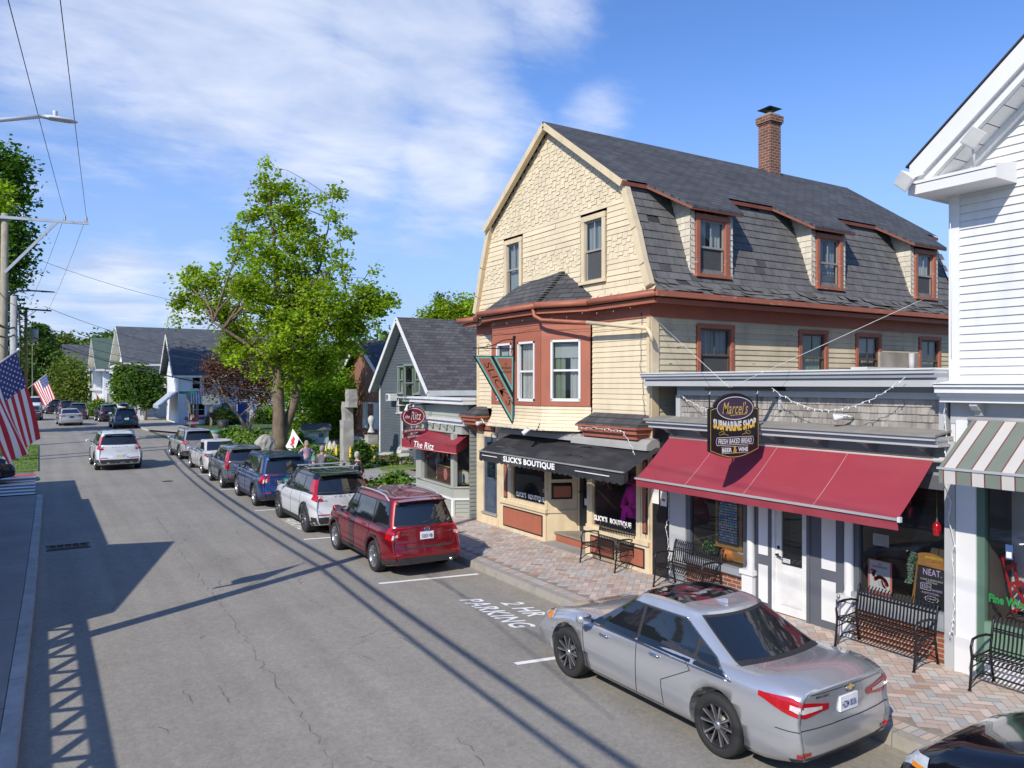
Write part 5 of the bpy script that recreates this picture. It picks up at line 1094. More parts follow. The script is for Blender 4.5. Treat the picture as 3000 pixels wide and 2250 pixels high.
b.link('seat', t_); b = MB(); b.box(11.18, 11.47, 5.33, 5.35, 1.68, 1.76, RP); b.box(11.18, 11.47, 5.30, 5.32, 1.56, 1.63, RP); b.link('backrest', t_)
def bench(label, loc, rz, w_=1.2):
 t_ = thing('park_bench', label, 'bench', loc, rz, group='black metal benches along the shop fronts'); m = BLACKM
 n = int(w_/.052)
 b = MB()                                             # local: x along, -y towards the street, z up
 for k in range(n+1):
  x = -w_/2+w_*k/n; pts = [(x, .215, .46), (x, .25, .60), (x, .27, .76), (x, .30, .84), (x, .335, .865)]
  for p, q_ in zip(pts, pts[1:]): b.bar(p, q_, .022, .005, m, up=(0, 1, .3))
 for (y, z) in ((.22, .47), (.262, .72)): b.bar((-w_/2, y, z), (w_/2, y, z), .012, .018, m)
 b.link('backrest', t_)
 b = MB()
 for k in range(n+1):
  x = -w_/2+w_*k/n; pts = [(x, .22, .44), (x, .08, .425), (x, -.10, .44), (x, -.2, .445), (x, -.235, .425), (x, -.24, .395)]
  for p, q_ in zip(pts, pts[1:]): b.bar(p, q_, .024, .005, m)
 for (y, z) in ((.2, .43), (-.235, .40), (0, .42)): b.bar((-w_/2, y, z), (w_/2, y, z), .018, .012, m)
 b.link('seat', t_)
 for s_ in (-1, 1):
  x = s_*w_/2
  b = MB(); b.tube([(x, -.30, .0), (x, -.27, .2), (x, -.245, .42), (x, -.27, .56), (x, -.22, .655), (x, -.1, .67), (x, .1, .66), (x, .26, .62)], .017, m, 8); b.link('armrest', t_)
  b = MB(); b.tube([(x, .30, .0), (x, .25, .22), (x, .215, .45), (x, .25, .62), (x, .285, .80), (x, .33, .87)], .017, m, 8); b.tube([(x, -.27, .08), (x, -.1, .17), (x, .1, .17), (x, .28, .08)], .012, m, 6); b.tube([(x, -.245, .41), (x, .22, .44)], .013, m, 6); b.tube([(x, -.24, .3), (x, 0, .33), (x, .23, .3)], .01, m, 6)
  for y_ in (-.3, .3): b.lathe([(.025, 0), (.025, .012), (0, .012)], m, 10, (x, y_, 0))
  b.link('end_frame', t_)
  b = MB()
  for k in range(3): b.tube([(x, -.12+.1*k+.035*cos(a*pi/5), .375+.03*sin(a*pi/5)) for a in range(11)], .005, m, 4)
  b.link('scroll', t_)
 b = MB(); b.bar((-w_/2, .0, .17), (w_/2, .0, .17), .015, .02, m); b.link('stretcher', t_)
 return t_
bench('black metal bench in front of the pink-dressed dummy of the boutique window', (10.52, 13.05, .142), R(-88), 1.15)
bench('black metal bench in front of the left window of the grey shop', (10.50, 10.62, .142), R(-88), 1.2)
bench('black metal bench under the chalkboard window of the grey shop', (10.50, 6.62, .142), R(-90), 1.22)
bench('black metal bench in front of the wine shop, cut by the picture edge', (10.5, 4.62, .142), R(-90), 1.3)
t_ = thing('handrail_post', 'small bent steel rail beside the grey shop door', 'rail', (10.55, 7.42, .142), w=True); b = MB(); b.tube([(10.55, 7.45, .142), (10.55, 7.42, .78)], .014, mat('steel_grey', (.35, .34, .32), .4, metal=.7), 8); b.tube([(10.55, 7.42, .72), (10.8, 7.4, .70)], .014, BLACKM, 8); b.link('post', t_); b = MB(); b.lathe([(0, .84), (.025, .82), (.03, .79), (.02, .77)], mat('steel_grey', (.35, .34, .32)), 10, (10.55, 7.42, 0)); b.link('knob', t_)
RZ = thing('jewelry_shop', 'small sage-grey jewelry shop with a dark red awning in front of a steep gabled house', 'shop', (11, 23, 0), w=True)
RF = fline((10.55, 20.4), (10.72, 23.4)); RF.n = -RF.n if RF.n.x > 0 else RF.n
Wr = 3.0
b = MB()
boards(b, RF, 3.0, 3.55, .115, lambda z: -.6, lambda z: Wr-.15, SAGE, seed=51, d0=-.25)
boards(b, RF, .14, .62, .12, lambda z: 0, lambda z: Wr, SAGE, seed=52, lip=.018)
SR = fline((10.55, 20.4), (11.15, 20.05)); SR.n = -SR.n if SR.n.y > 0 else SR.n; Ls = .69
boards(b, SR, .14, .62, .12, lambda z: 0, lambda z: Ls, SAGE, seed=53, lip=.018)
b.link('front_wall', RZ)
b = MB()
for (F_, L_) in ((RF, Wr), (SR, Ls)):
 b.fbox(F_, -.02, L_+.02, .62, .68, -.05, .05, WHITE); b.fbox(F_, -.02, L_, .68, .98, -.05, .02, SAGET); b.fbox(F_, -.02, L_, .98, 1.02, -.05, .06, SAGET)
 b.fbox(F_, -.06, .06, .14, .62, -.02, .03, WHITE); b.fbox(F_, L_-.06, L_+.05, .14, .62, -.02, .03, WHITE)
b.fbox(RF, -.08, .12, 1.02, 2.6, -.1, .03, SAGET); b.fbox(RF, 2.45, 2.85, .98, 2.6, -.1, .06, SAGET); b.fbox(SR, Ls-.1, Ls, 1.02, 2.6, -.05, .02, SAGET); b.fbox(RF, 2.7, Wr, .68, 2.6, -.1, .0, SAGET)
b.fbox(RF, -.4, Wr-.2, 2.6, 3.0, -.5, -.1, SAGET); b.fbox(RF, 2.85, 2.95, .14, 2.8, -.4, .04, SAGET)
b.link('shopfront', RZ)
rw = display(RF, .12, 2.45, 1.02, 2.6, 1.2, RZ, 'jewelry display window with glass case inside')
b = MB(); b.face([SR.p(0, 1.02, -.04), SR.p(Ls-.1, 1.02, -.04), SR.p(Ls-.1, 2.6, -.04), SR.p(0, 2.6, -.04)], GLS); b.link('side_pane', RZ)
b = MB(); b.fbox(RF, -.9, Wr+.45, 3.62, 3.68, -.6, .16, WHITEO); b.fbox(RF, -.88, Wr+.4, 3.50, 3.62, -.6, .10, WHITEO); b.fbox(RF, -.7, Wr-.2, 3.48, 3.56, -.3, .03, WHITEO)
b.fbox(RF, -.6, Wr-.2, 2.98, 3.03, -.3, .02, WHITEO); b.fbox(RF, -.6, Wr-.2, 2.86, 2.98, -.3, -.06, WHITE); b.link('cornice', RZ)
b = MB(); q = [RF.p(-.7, 3.64, -.3), RF.p(Wr-.2, 3.64, -.3), Vector((16, 24, 3.7)), Vector((16, 20, 3.7))]; b.face(q, mat('flat_roof', (.2, .2, .2), .9)); b.link('roof', RZ)
b = MB(); P = RF.p(Wr-.2, 0, -.1); boards(b, FR(P, (1, .1, 0), (-.1, 1, 0)), .14, 3.6, .12, lambda z: 0, lambda z: 4, SAGE, seed=55); boards(b, FR(RF.p(-.6, 0, -.25), (1, -.05, 0), (0, -1, 0)), .14, 3.6, .12, lambda z: 0, lambda z: 4, SAGE, seed=56); b.link('side_wall', RZ)
for k in range(6): b = MB(); bracket(b, FR(RF.o+RF.n*-.06, RF.u, RF.n), .1+k*.55, 2.86, .07, .13, .14, mat('pale_green', (.32, .42, .34), .6)); b.link('bracket', RZ)
b = MB(); RB1, RT1 = (-.55, 3.15), None
P0, P1_, Q0, Q1 = Vector((11.15, 20.2, 2.72)), Vector((10.92, 22.7, 2.68)), Vector((10.3, 19.72, 2.33)), Vector((10.1, 23.2, 2.31))
AWR2 = mat('ritz_canvas', (.25, .020, .035), .8, .15, 1.5, streak=((.20, .07, .06), 1.4, (1, 1, .4), .5))
n = 10
for k in range(n):
 a0, a1 = k/n, (k+1)/n; s0, s1 = .02*sin(a0*9), .02*sin(a1*9); A_, B_, C_, D_ = P0.lerp(P1_, a0), P0.lerp(P1_, a1), Q0.lerp(Q1, a1), Q0.lerp(Q1, a0)
 b.face([A_, B_, C_-Vector((0, 0, s1)), D_-Vector((0, 0, s0))], AWR2, sm=True); b.face([D_-Vector((0, 0, s0)), C_-Vector((0, 0, s1)), C_-Vector((0, 0, .26+s1)), D_-Vector((0, 0, .26+s0))], AWR2, sm=True)
for A_, D_ in ((P0, Q0), (P1_, Q1)): b.face([A_, D_, D_-Vector((0, 0, .26)), A_-Vector((0, 0, .42))], AWR2)
ra = b.link('awning', RZ); ra['label'] = 'dark red canvas awning with white script lettering'
FA = FR(Q0, Q1-Q0, RF.n); FA.u = (Q1-Q0).normalized(); sigtext(FR(Vector((Q0.x, Q0.y, 0)), (-.2, 3.48, 0), (-1, -.057, 0)), 'The Ritz', 1.95, 2.19, 1.3, .21, TXT, 'lettering', ra, .012, .012, shear=.25)
b = MB(); b.tube([Q0-Vector((0, 0, .26)), Q1-Vector((0, 0, .26))], .012, PINKB, 5); b.link('hem', ra)
ZS = thing('hanging_sign', 'dark red oval hanging sign reading the Ritz with two small plaques below it', 'sign', (10.2, 22.5, 2.4), w=True)
SY = 22.5; H = fy(SY); c_ = PY(893, 898, SY); BUR = mat('burgundy', (.20, .010, .025), .4, .08)
b = MB(); el = [(c_[0]+.42*cos(k*pi/20), c_[1]+.30*sin(k*pi/20)) for k in range(40)]; b.prism(H, el, -.03, .03, BUR); ring(b, H, [(c_[0]+(x-c_[0])*.86, c_[1]+(z-c_[1])*.86) for x, z in el], .022, .034, WHITE); o = b.link('oval_board', ZS)
sigtext(H, 'the', c_[0]-.22, c_[1]+.0, .15, .11, WHITE, 'lettering', o, .035, .01, shear=.3); sigtext(H, 'Ritz', c_[0]+.08, c_[1]+.02, .36, .26, WHITE, 'lettering', o, .035, .0, shear=.25); sigtext(H, 'Est. 1982', c_[0]+.0, c_[1]-.165, .17, .035, WHITE, 'lettering', o, .035, .0)
for (s_, px_, py_, w_, h_) in (('ESTATE JEWELRY', 896, 932, .82, .13), ('NEW GOLD & SILVER', 895, 945, .56, .10)):
 c2 = PY(px_, py_, SY); b = MB(); b.prism(H, [(c2[0]-w_/2+w_*k/10, c2[1]-h_/2+.05*sin(pi*k/10)+.03*k/10) for k in range(11)]+[(c2[0]+w_/2-w_*k/10, c2[1]+h_/2+.05*sin(pi*k/10)+.03-.03*k/10) for k in range(11)], -.02, .02, BUR); o = b.link('plaque', ZS)
 sigtext(H, s_, c2[0], c2[1]+.045, w_*.88, h_*.6, WHITE, 'lettering', o, .024, .02, warp=lambda x, z, W_=w_: (x, z+.03*(1-(2*x/W_)**2)-.01+.03*x/W_))
b = MB(); b.bar((9.75, SY, 3.40), (11.15, SY, 3.46), .03, .03, BLACKM); b.bar((9.75, SY+.3, 3.38), (11.15, SY, 3.50), .02, .02, BLACKM); b.tube([(c_[0], SY, c_[1]+.28), (c_[0], SY, 3.43)], .03, WHITE, 8)
for dz in ((c_[1]-.3, c_[1]-.4),):
 for s_ in (-.2, .2): b.tube([(c_[0]+s_, SY, dz[0]+.05), (c_[0]+s_, SY, dz[1]-.2)], .008, BLACKM, 5)
b.link('bracket', ZS); spot((9.95, SY-.1, 3.44), (-.3, -.1, -1), 'small floodlight on the bracket above the oval sign')
t_ = thing('display_case', 'brown glass-topped jewelry case lettered ESTATE JEWELRY in the shop window', 'display case', (11.2, 21.7, 1.02), w=True); RI = FR(RF.o-RF.n*.35, RF.u, RF.n)
b = MB(); BRW = mat('case_brown', (.16, .06, .03), .5, .15, 3); b.fbox(RI, .45, 1.85, 1.02, 1.50, -.4, .1, BRW); b.link('cabinet', t_); b = MB(); b.fbox(RI, .42, 1.88, 1.5, 1.54, -.42, .13, GOLD); b.link('rim', t_)
b = MB(); b.face([RI.p(.45, 1.54, .1), RI.p(1.85, 1.54, .1), RI.p(1.8, 1.75, -.1), RI.p(.5, 1.75, -.1)], GLS); b.link('glass_top', t_)
b = MB(); b.prism(RI, [(1.15+.14*cos(k*pi/8)*(1+.05*(k % 2)), 1.26+.19*sin(k*pi/8)) for k in range(16)], .1, .106, mat('pink_seal', (.7, .28, .25), .7)); b.link('seal', t_); sigtext(RI, 'ESTATE', 1.47, 1.26, .28, .07, mat('gilt_red', (.5, .15, .08)), 'lettering', t_, .108, .02); sigtext(RI, 'JEWELRY', .84, 1.26, .28, .07, MC['gilt_red'], 'lettering', t_, .108, .02)
t_ = thing('statuette', 'white draped figure standing at the left of the jewelry window', 'statuette', (11.3, 22.6, 1.02), w=True); b = MB(); o = RI.p(2.15, 0, -.1); b.lathe([(.1, 1.02), (.07, 1.1), (.09, 1.4), (.12, 1.6), (.07, 1.75), (.04, 1.85), (.07, 1.95), (0, 2.02)], WHITE, 12, o); b.link('figure', t_)
t_ = thing('window_flag', 'small striped flag hanging inside the jewelry window', 'flag', (11.2, 21.9, 2.0), w=True)
for k in range(7): b = MB(); b.fbox(RI, 1.25-k*.05-.05, 1.25-k*.05, 1.95, 2.5, .1, .103, [PINKB, WHITE][k % 2]); b.link('stripe', t_)
t_ = thing('picture_stand', 'gilded frame with a small dark figurine at the right of the jewelry window', 'picture frame', (10.9, 20.6, 1.02), w=True); RS = FR(SR.o-SR.n*.2, SR.u, SR.n); b = MB(); b.fbox(RS, .1, .5, 1.06, 1.5, -.02, .0, GOLD); b.fbox(RS, .15, .45, 1.11, 1.45, 0, .005, WHITE); b.link('frame', t_); b = MB(); b.lathe([(.05, 1.13), (.02, 1.15), (.03, 1.3), (.015, 1.38), (0, 1.4)], IRON, 10, RS.p(.3, 0, .03)); b.link('figurine', t_)
GH = thing('gabled_house', 'dark grey clapboard house with steep shingled roof, its white-edged gable darkened in colour for tree shade', 'house', (15.5, 35.2, 0), w=True)
GX = 15.5; G_ = fx(GX); GREYC = mat('shaded_slate_clapboard', (.085, .10, .11), .7, .08, 1.2, vc=True); gy0, gy1, gm, gz, ge = 32.0, 38.5, 35.2, 7.3, 4.05  # dark slate siding, darkened further in colour to stand in for tree shade
gl_ = lambda z: gy0 if z < ge else gy0+(z-ge)/(gz-ge)*(gm-gy0); gr_ = lambda z: gy1 if z < ge else gy1-(z-ge)/(gz-ge)*(gy1-gm)
wins = [(33.45, 36.05, 3.62, 5.0)]
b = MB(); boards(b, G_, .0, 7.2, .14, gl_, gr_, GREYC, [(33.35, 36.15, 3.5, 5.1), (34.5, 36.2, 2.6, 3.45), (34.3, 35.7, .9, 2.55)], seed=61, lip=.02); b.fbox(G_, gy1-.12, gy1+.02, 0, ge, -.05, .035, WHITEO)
b.link('gable_wall', GH)
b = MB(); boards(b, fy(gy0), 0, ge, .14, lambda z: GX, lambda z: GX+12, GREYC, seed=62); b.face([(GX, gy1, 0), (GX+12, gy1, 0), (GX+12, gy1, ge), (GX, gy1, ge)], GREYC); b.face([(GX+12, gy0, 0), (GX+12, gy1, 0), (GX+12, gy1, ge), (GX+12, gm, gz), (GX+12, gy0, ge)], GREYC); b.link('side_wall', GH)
b = MB()
for (a, y, z) in ((gy0-.35, gy0, 0), (gy1+.35, gy1, 0)):
 sl2 = (gz-ge)/(gm-gy0) if a < gm else (gz-ge)/(gy1-gm); ze = ge-.35*sl2
 b.mesh([(GX-.45, a, ze+.08), (GX+12.3, a, ze+.08), (GX+12.3, gm, gz+.12), (GX-.45, gm, gz+.12), (GX-.45, a, ze+.0), (GX+12.3, a, ze), (GX+12.3, gm, gz+.04), (GX-.45, gm, gz+.04)], [(0, 1, 2, 3), (4, 5, 6, 7), (0, 3, 7, 4), (0, 1, 5, 4)], ROOFN)
rg = b.link('roof', GH)
b = MB()
for a in (gy0-.35, gy1+.35):
 sl2 = (gz-ge)/(gm-gy0) if a < gm else (gz-ge)/(gy1-gm); ze = ge-.35*sl2
 b.bar((GX-.47, a, ze-.02), (GX-.47, gm, gz+.02), .04, .2, WHITEO)
 b.mesh([(GX-.45, a, ze-.04), (GX, a, ze-.04), (GX, gm, gz+0), (GX-.45, gm, gz+0)], [(0, 1, 2, 3)], mat('grey_soffit', (.35, .37, .36), .7, .1))
b.box(GX-.45, GX+12.3, gy0-.4, gy0-.33, ge-.5, ge-.25, WHITEO); b.link('rake_board', rg)
GRF = mat('green_grey_trim', (.2, .25, .22), .6, .1)
for (a0, a1, z0, z1) in ((35.35, 36.0, 3.65, 4.95), (34.1, 35.25, 3.3, 5.0), (33.45, 34.0, 3.65, 4.95)): window(G_, a0, a1, z0, z1, GH, GRF, GRF, .08, 'left' if a1-a0 > 1 else 'full', mat('green_curtain', (.3, .34, .24)), vbars=0)
for (a0, a1, z0, z1) in ((34.55, 36.1, 2.65, 3.4), (34.4, 35.6, 1.0, 2.5)): window(G_, a0, a1, z0, z1, GH, GREYW, WHITEO, .06, None)
t_ = thing('air_conditioner', 'white window air conditioner on the gabled grey house', 'air conditioner', (15.2, 36.3, 3.2), w=True); b = MB(); b.box(15.1, 15.6, 36.1, 36.7, 3.25, 3.6, mat('ac_white', (.62, .62, .6))); b.link('case', t_); b = MB(); b.box(15.09, 15.1, 36.4, 36.65, 3.3, 3.55, mat('ac_grille', (.12, .12, .12))); b.link('grille', t_)
BH = thing('brick_house', 'red brick house with grey roof and white-shuttered window beyond the garden', 'house', (20, 52, 0), w=True)
BX = 20.; p_w = PX(745, 868, BX); B_ = fx(BX)
yA, yB, ez, pk = 47.5, 58., 3.9, 7.2
b = MB(); b.face([(BX, yA, 0), (BX, yB, 0), (BX, yB, ez), (BX, (yA+yB)/2, pk), (BX, yA, ez)], BRICK); b.face([(BX, yA, 0), (BX+12, yA, 0), (BX+12, yA, ez), (BX, yA, ez)], BRICK); b.link('wall', BH)
b = MB()
for a in (yA-.5, yB+.5): b.mesh([(BX-.5, a, ez-.25), (BX+12, a, ez-.25), (BX+12, (yA+yB)/2, pk+.1), (BX-.5, (yA+yB)/2, pk+.1), (BX-.5, a, ez-.4), (BX-.5, (yA+yB)/2, pk-.06)], [(0, 1, 2, 3), (0, 3, 5, 4)], ROOFN)
o = b.link('roof', BH); b = MB()
for a in (yA-.5, yB+.5): b.bar((BX-.52, a, ez-.38), (BX-.52, (yA+yB)/2, pk-.03), .05, .28, WHITE)
b.link('rake_board', o)
w0, w1 = PX(785, 925, BX), PX(818, 880, BX); ya, yb = sorted((w0[0], w1[0]))
w_ = window(B_, ya+.9, yb-.9, 1.0, 2.7, BH, WHITE, WHITE, .1, None, vbars=1, cells='both')
for (a, c) in ((ya-.0, ya+.75), (yb-.75, yb+.0)): b = MB(); b.fbox(B_, a, c, .95, 2.8, 0, .06, WHITE); b.link('shutter', BH)
b = MB(); b.fbox(B_, yA, yB, -.02, .25, 0, .3, WHITEO); b.link('plinth', BH)
LH = thing('low_house', 'low building with a pale grey roof between the trees and the brick house', 'house', (27, 66, 0), w=True); b = MB(); b.box(24, 36, 66, 74, 0, 4.2, WHITEV); b.link('wall', LH); b = MB(); b.mesh([(23.5, 65.5, 4.1), (36.5, 65.5, 4.1), (36.5, 70, 6.8), (23.5, 70, 6.8), (36.5, 74.5, 4.1), (23.5, 74.5, 4.1)], [(0, 1, 2, 3), (3, 2, 4, 5)], ROOFN); b.link('roof', LH)
CT = thing('cottage', 'white clapboard cottage with grey roof, blue-striped awning and two upstairs windows', 'cottage', (17, 83, 0), w=True)
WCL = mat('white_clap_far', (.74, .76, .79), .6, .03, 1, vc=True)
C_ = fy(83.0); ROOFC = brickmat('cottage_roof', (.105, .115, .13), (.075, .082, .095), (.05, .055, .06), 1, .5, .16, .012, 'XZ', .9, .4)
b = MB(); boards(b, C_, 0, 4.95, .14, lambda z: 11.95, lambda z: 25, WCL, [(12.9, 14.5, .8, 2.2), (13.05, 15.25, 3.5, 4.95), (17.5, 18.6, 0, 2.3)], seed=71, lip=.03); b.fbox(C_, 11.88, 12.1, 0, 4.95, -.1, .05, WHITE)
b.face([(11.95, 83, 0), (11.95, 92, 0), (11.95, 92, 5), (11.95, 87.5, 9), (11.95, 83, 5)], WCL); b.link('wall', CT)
b = MB(); b.mesh([(11.3, 82.5, 4.95), (25.5, 82.5, 4.95), (25.5, 87.6, 9.35), (11.3, 87.6, 9.35), (25.5, 92.6, 4.95), (11.3, 92.6, 4.95)], [(0, 1, 2, 3), (3, 2, 4, 5)], ROOFC); b.mesh([(11.25, 82.45, 4.75), (25.5, 82.45, 4.75), (25.5, 82.45, 4.95), (11.25, 82.45, 4.95)], [(0, 1, 2, 3)], WHITE); b.bar((11.28, 82.5, 4.8), (11.28, 87.6, 9.2), .06, .3, mat('cream_rake', (.6, .58, .5), .7)); b.bar((11.28, 92.6, 4.8), (11.28, 87.6, 9.2), .06, .3, WHITE); b.link('roof', CT)
for (a0, a1) in ((13.2, 13.98), (14.28, 15.12)): window(C_, a0, a1, 3.6, 4.8, CT, WHITE, WHITE, .12, None)
window(C_, 13.0, 13.65, .88, 2.1, CT, WHITE, WHITE, .08, 'full', cm=mat('yellow_blind', (.4, .4, .12))); window(C_, 13.75, 14.4, .88, 2.1, CT, WHITE, WHITE, .08, None)
b = MB(); b.fbox(C_, 17.6, 18.7, 0, 2.2, 0, .05, mat('blue_door', (.02, .06, .25), .5)); b.link('door', CT)
for a in (16.9, 19.3): window(C_, a, a+.55, .5, 2.2, CT, mat('blue_trim', (.03, .1, .35), .5), WHITE, .08, None)
BS = [mat('stripe_blue', (.10, .14, .24), .8), mat('stripe_white', (.62, .64, .66), .8)]
b = MB()
for k in range(16): a0, a1 = 12.8+k*.12, 12.8+(k+1)*.12; b.face([(a0, 82.9, 3.4), (a1, 82.9, 3.4), (a1, 82.3, 3.2), (a0, 82.3, 3.2)], BS[k % 2]); b.face([(a0, 82.3, 3.2), (a1, 82.3, 3.2), (a1, 82.1, 2.1), (a0, 82.1, 2.1)], BS[k % 2])
b.link('awning', CT)['label'] = 'blue and white striped window awning'
b = MB()
for k in range(20): y0, y1 = 83.3+k*.3, 83.6+k*.3; b.face([(11.9, y0, 3.3), (11.9, y1, 3.3), (10.3, y1, 1.9), (10.3, y0, 1.9)], BS[k % 2]); b.face([(10.3, y0, 1.9), (10.3, y1, 1.9), (10.3, y1, 1.6), (10.3, y0, 1.6)], BS[k % 2])
b.link('awning', CT)['label'] = 'blue and white striped side awning on the street side'
flowerbunch('hanging_basket', 'hanging flower basket on the white cottage wall', (16.2, 82.5, 1.9), .38, [PK_, PU_], 11, 40, leaf=(.04, .08, .02)); b = MB(); b.tube([(16.2, 82.5, 2.2), (16.2, 82.5, 2.9)], .02, BLACKM, 5); b.link('hanger', bpy.data.objects['hanging_basket'])
for i, (a, l_) in enumerate(((17.05, 'clay pot of purple flowers left of the blue cottage door'), (19.2, 'clay pot of purple flowers right of the blue cottage door'))):
 t_ = thing('flower_pot', l_, 'flower pot', (a, 82, 0), group='flower pots by the cottage door', w=True); b = MB(); b.lathe([(.22, 0), (.32, .6), (.34, .6), (.30, .6)], mat('clay', (.30, .08, .04), .8), 14, (a, 82, 0)); b.link('pot', t_); r = random.Random(i); b = MB()
 for k in range(90): p = Vector((a+r.gauss(0, .2), 82+r.gauss(0, .2), .75+abs(r.gauss(0, .15)))); u = Vector((r.gauss(0, 1), r.gauss(0, 1), r.gauss(0, 1))).normalized()*.07; v = u.orthogonal(); b.face([p-u, p-v, p+u, p+v], r.choice([PU_, PU_, MC['leaf_indoor']]))
 b.link('blossoms', t_)
t_ = thing('porch_flag', 'small stars and stripes bunting on the cottage wall', 'flag', (16.9, 82.9, 1.1), w=True); b = MB(); b.fbox(C_, 16.55, 16.95, 1.75, 2.1, .02, .03, mat('flag_blue', (.03, .05, .2)))
for k in range(7): b.fbox(C_, 16.55, 16.95, .95+k*.115, 1.06+k*.115, .02, .03, [mat('flag_red', (.5, .02, .04)), WHITE][k % 2])
b.link('cloth', t_)
PW = thing('covered_walk', 'white posted porch roof along the pavement beyond the striped side awning', 'porch', (10.6, 95, 0), w=True)
b = MB(); b.box(9.6, 12.0, 92.8, 128, 2.75, 2.9, WHITE); b.mesh([(9.4, 92.5, 2.9), (9.4, 128, 2.9), (12, 128, 3.9), (12, 92.5, 3.9)], [(0, 1, 2, 3)], mat('porch_roof', (.38, .40, .42), .8)); b.link('roof', PW)
for k in range(9): b = MB(); b.box(9.6, 9.85, 93+k*4.2, 93.25+k*4.2, .12, 2.75, WHITE); b.box(9.5, 9.95, 92.9+k*4.2, 93.35+k*4.2, .12, .5, WHITE); b.link('post', PW)
t_ = thing('shop_sign', 'large white arched sign on the roof of the covered walk', 'sign', (10.5, 92, 3.1), w=True); sg0, sg1 = PY(421, 806+80, 92), PY(457, 806, 92); b = MB(); H = fy(91.8)
cxx = PY(438, 860, 91.8)[0]; hw2 = .95; b.prism(H, [(cxx-hw2, 3.0), (cxx+hw2, 3.0), (cxx+hw2, 4.4)]+[(cxx+hw2*cos(k*pi/10), 4.4+.75*sin(k*pi/10)) for k in range(1, 10)]+[(cxx-hw2, 4.4)], -.05, .05, WHITE); b.link('board', t_); b = MB(); b.fbox(H, cxx-.8, cxx+.8, 3.55, 3.65, .05, .06, GREYM); b.prism(H, [(cxx+.3*cos(k*pi/6), 4.4+.35*sin(k*pi/6)) for k in range(12)], .05, .06, mat('pale_mark', (.5, .52, .5))); b.link('marks', t_)
def bigwhite(nm, label, X, y0, y1, yr, ze, zr, depth, roofm, seed):
 T = thing(nm, label, 'building', (X, (y0+y1)/2, 0), w=True); f_ = fx(X); W2 = WCL
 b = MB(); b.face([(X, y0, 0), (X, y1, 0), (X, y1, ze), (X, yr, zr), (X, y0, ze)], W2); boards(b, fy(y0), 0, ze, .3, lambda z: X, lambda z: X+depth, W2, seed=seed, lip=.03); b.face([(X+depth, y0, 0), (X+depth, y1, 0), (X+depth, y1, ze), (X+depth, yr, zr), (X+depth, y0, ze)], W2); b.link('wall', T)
 b = MB(); o_ = .7
 for a in (y0-o_, y1+o_):
  k = (zr-ze)/(yr-y0) if a < yr else (zr-ze)/(y1-yr); z_ = ze-o_*k
  b.mesh([(X-1.1, a, z_+.1), (X+depth+.5, a, z_+.1), (X+depth+.5, yr, zr+.2), (X-1.1, yr, zr+.2)], [(0, 1, 2, 3)], roofm)
 R_ = b.link('roof', T); b = MB()
 for a in (y0-o_, y1+o_):
  k = (zr-ze)/(yr-y0) if a < yr else (zr-ze)/(y1-yr); z_ = ze-o_*k
  b.mesh([(X-1.1, a, z_-.25), (X-1.1, yr, zr-.15), (X-1.1, yr, zr+.2), (X-1.1, a, z_+.1)], [(0, 1, 2, 3)], WHITE); b.mesh([(X-1.1, a, z_-.05), (X, a, z_-.05), (X, yr, zr-.02), (X-1.1, yr, zr-.02)], [(0, 1, 2, 3)], mat('cream_rake', (.6, .58, .5)))
 b.box(X-1.0, X+.1, y0-.8, y1+.8, ze-.55, ze-.25, WHITE); b.box(X-.6, X+depth, y0-.72, y0-.6, ze-.6, ze-.35, WHITE); b.link('eaves', R_); return T, f_
T1, f1 = bigwhite('gabled_hall', 'large white gabled hall with a broad dark grey roof behind the street trees', 9.5, 102.5, 122, 111.3, 6.9, 11.4, 24, ROOFC, 81)
for (a0, a1) in ((110.0, 110.9), (111.7, 112.6)): window(f1, a0, a1, 7.6, 9.2, T1, WHITE, SASHD, .15, None)
b = MB(); b.box(8.6, 9.5, 104, 120, 0, 5.4, WHITE); b.box(8.3, 9.6, 103.5, 120.5, 5.4, 5.8, WHITE); b.link('front_block', T1)
for k in range(5): window(fx(8.6), 105+k*3, 106.4+k*3, 3.4, 5.0, T1, WHITE, SASHD, .15, None)
for k in range(4): window(fy(102.5), 11+k*3, 12+k*3, 3.5, 5.2, T1, WHITE, SASHD, .15, None)
b = MB(); b.mesh([(12.5, 101.2, 4.7), (17, 101.2, 4.7), (17, 102.5, 6.1), (12.5, 102.5, 6.1)], [(0, 1, 2, 3)], mat('porch_roof', (.38, .40, .42))); b.link('low_roof', T1)
GRR = mat('green_roof', (.07, .11, .085), .85, .15, 1)
T2, f2 = bigwhite('corner_house', 'white corner house with sage green roof, dormer and two-storey bay', 8.2, 130, 152, 141, 6.6, 11.4, 20, GRR, 82)
b = MB(); b.box(7.0, 8.2, 132.5, 149, 0, 6.3, WHITE); b.box(6.6, 8.3, 132, 149.5, 6.1, 6.5, WHITE); b.box(6.7, 8.3, 132.2, 149.3, 3.1, 3.4, WHITE); b.link('bay', T2)
for k in range(4): window(fx(7.0), 134+k*3.9, 135.6+k*3.9, 3.8, 5.7, T2, WHITE, SASHD, .2, None)
for k in range(2): window(fy(132.5), 7.35, 7.9, 3.8, 5.7, T2, WHITE, SASHD, .1, None); break
b = MB(); b.box(11.2, 15.5, 133.5, 139, 6.8, 9.4, WCL); b.mesh([(10.8, 133.2, 9.35), (16, 133.2, 9.35), (16, 141, 11.2), (10.8, 141, 11.2)], [(0, 1, 2, 3)], GRR); b.link('dormer', T2); window(fy(133.5), 12.8, 15., 7.2, 9.1, T2, WHITE, SASHD, .12, 'left')
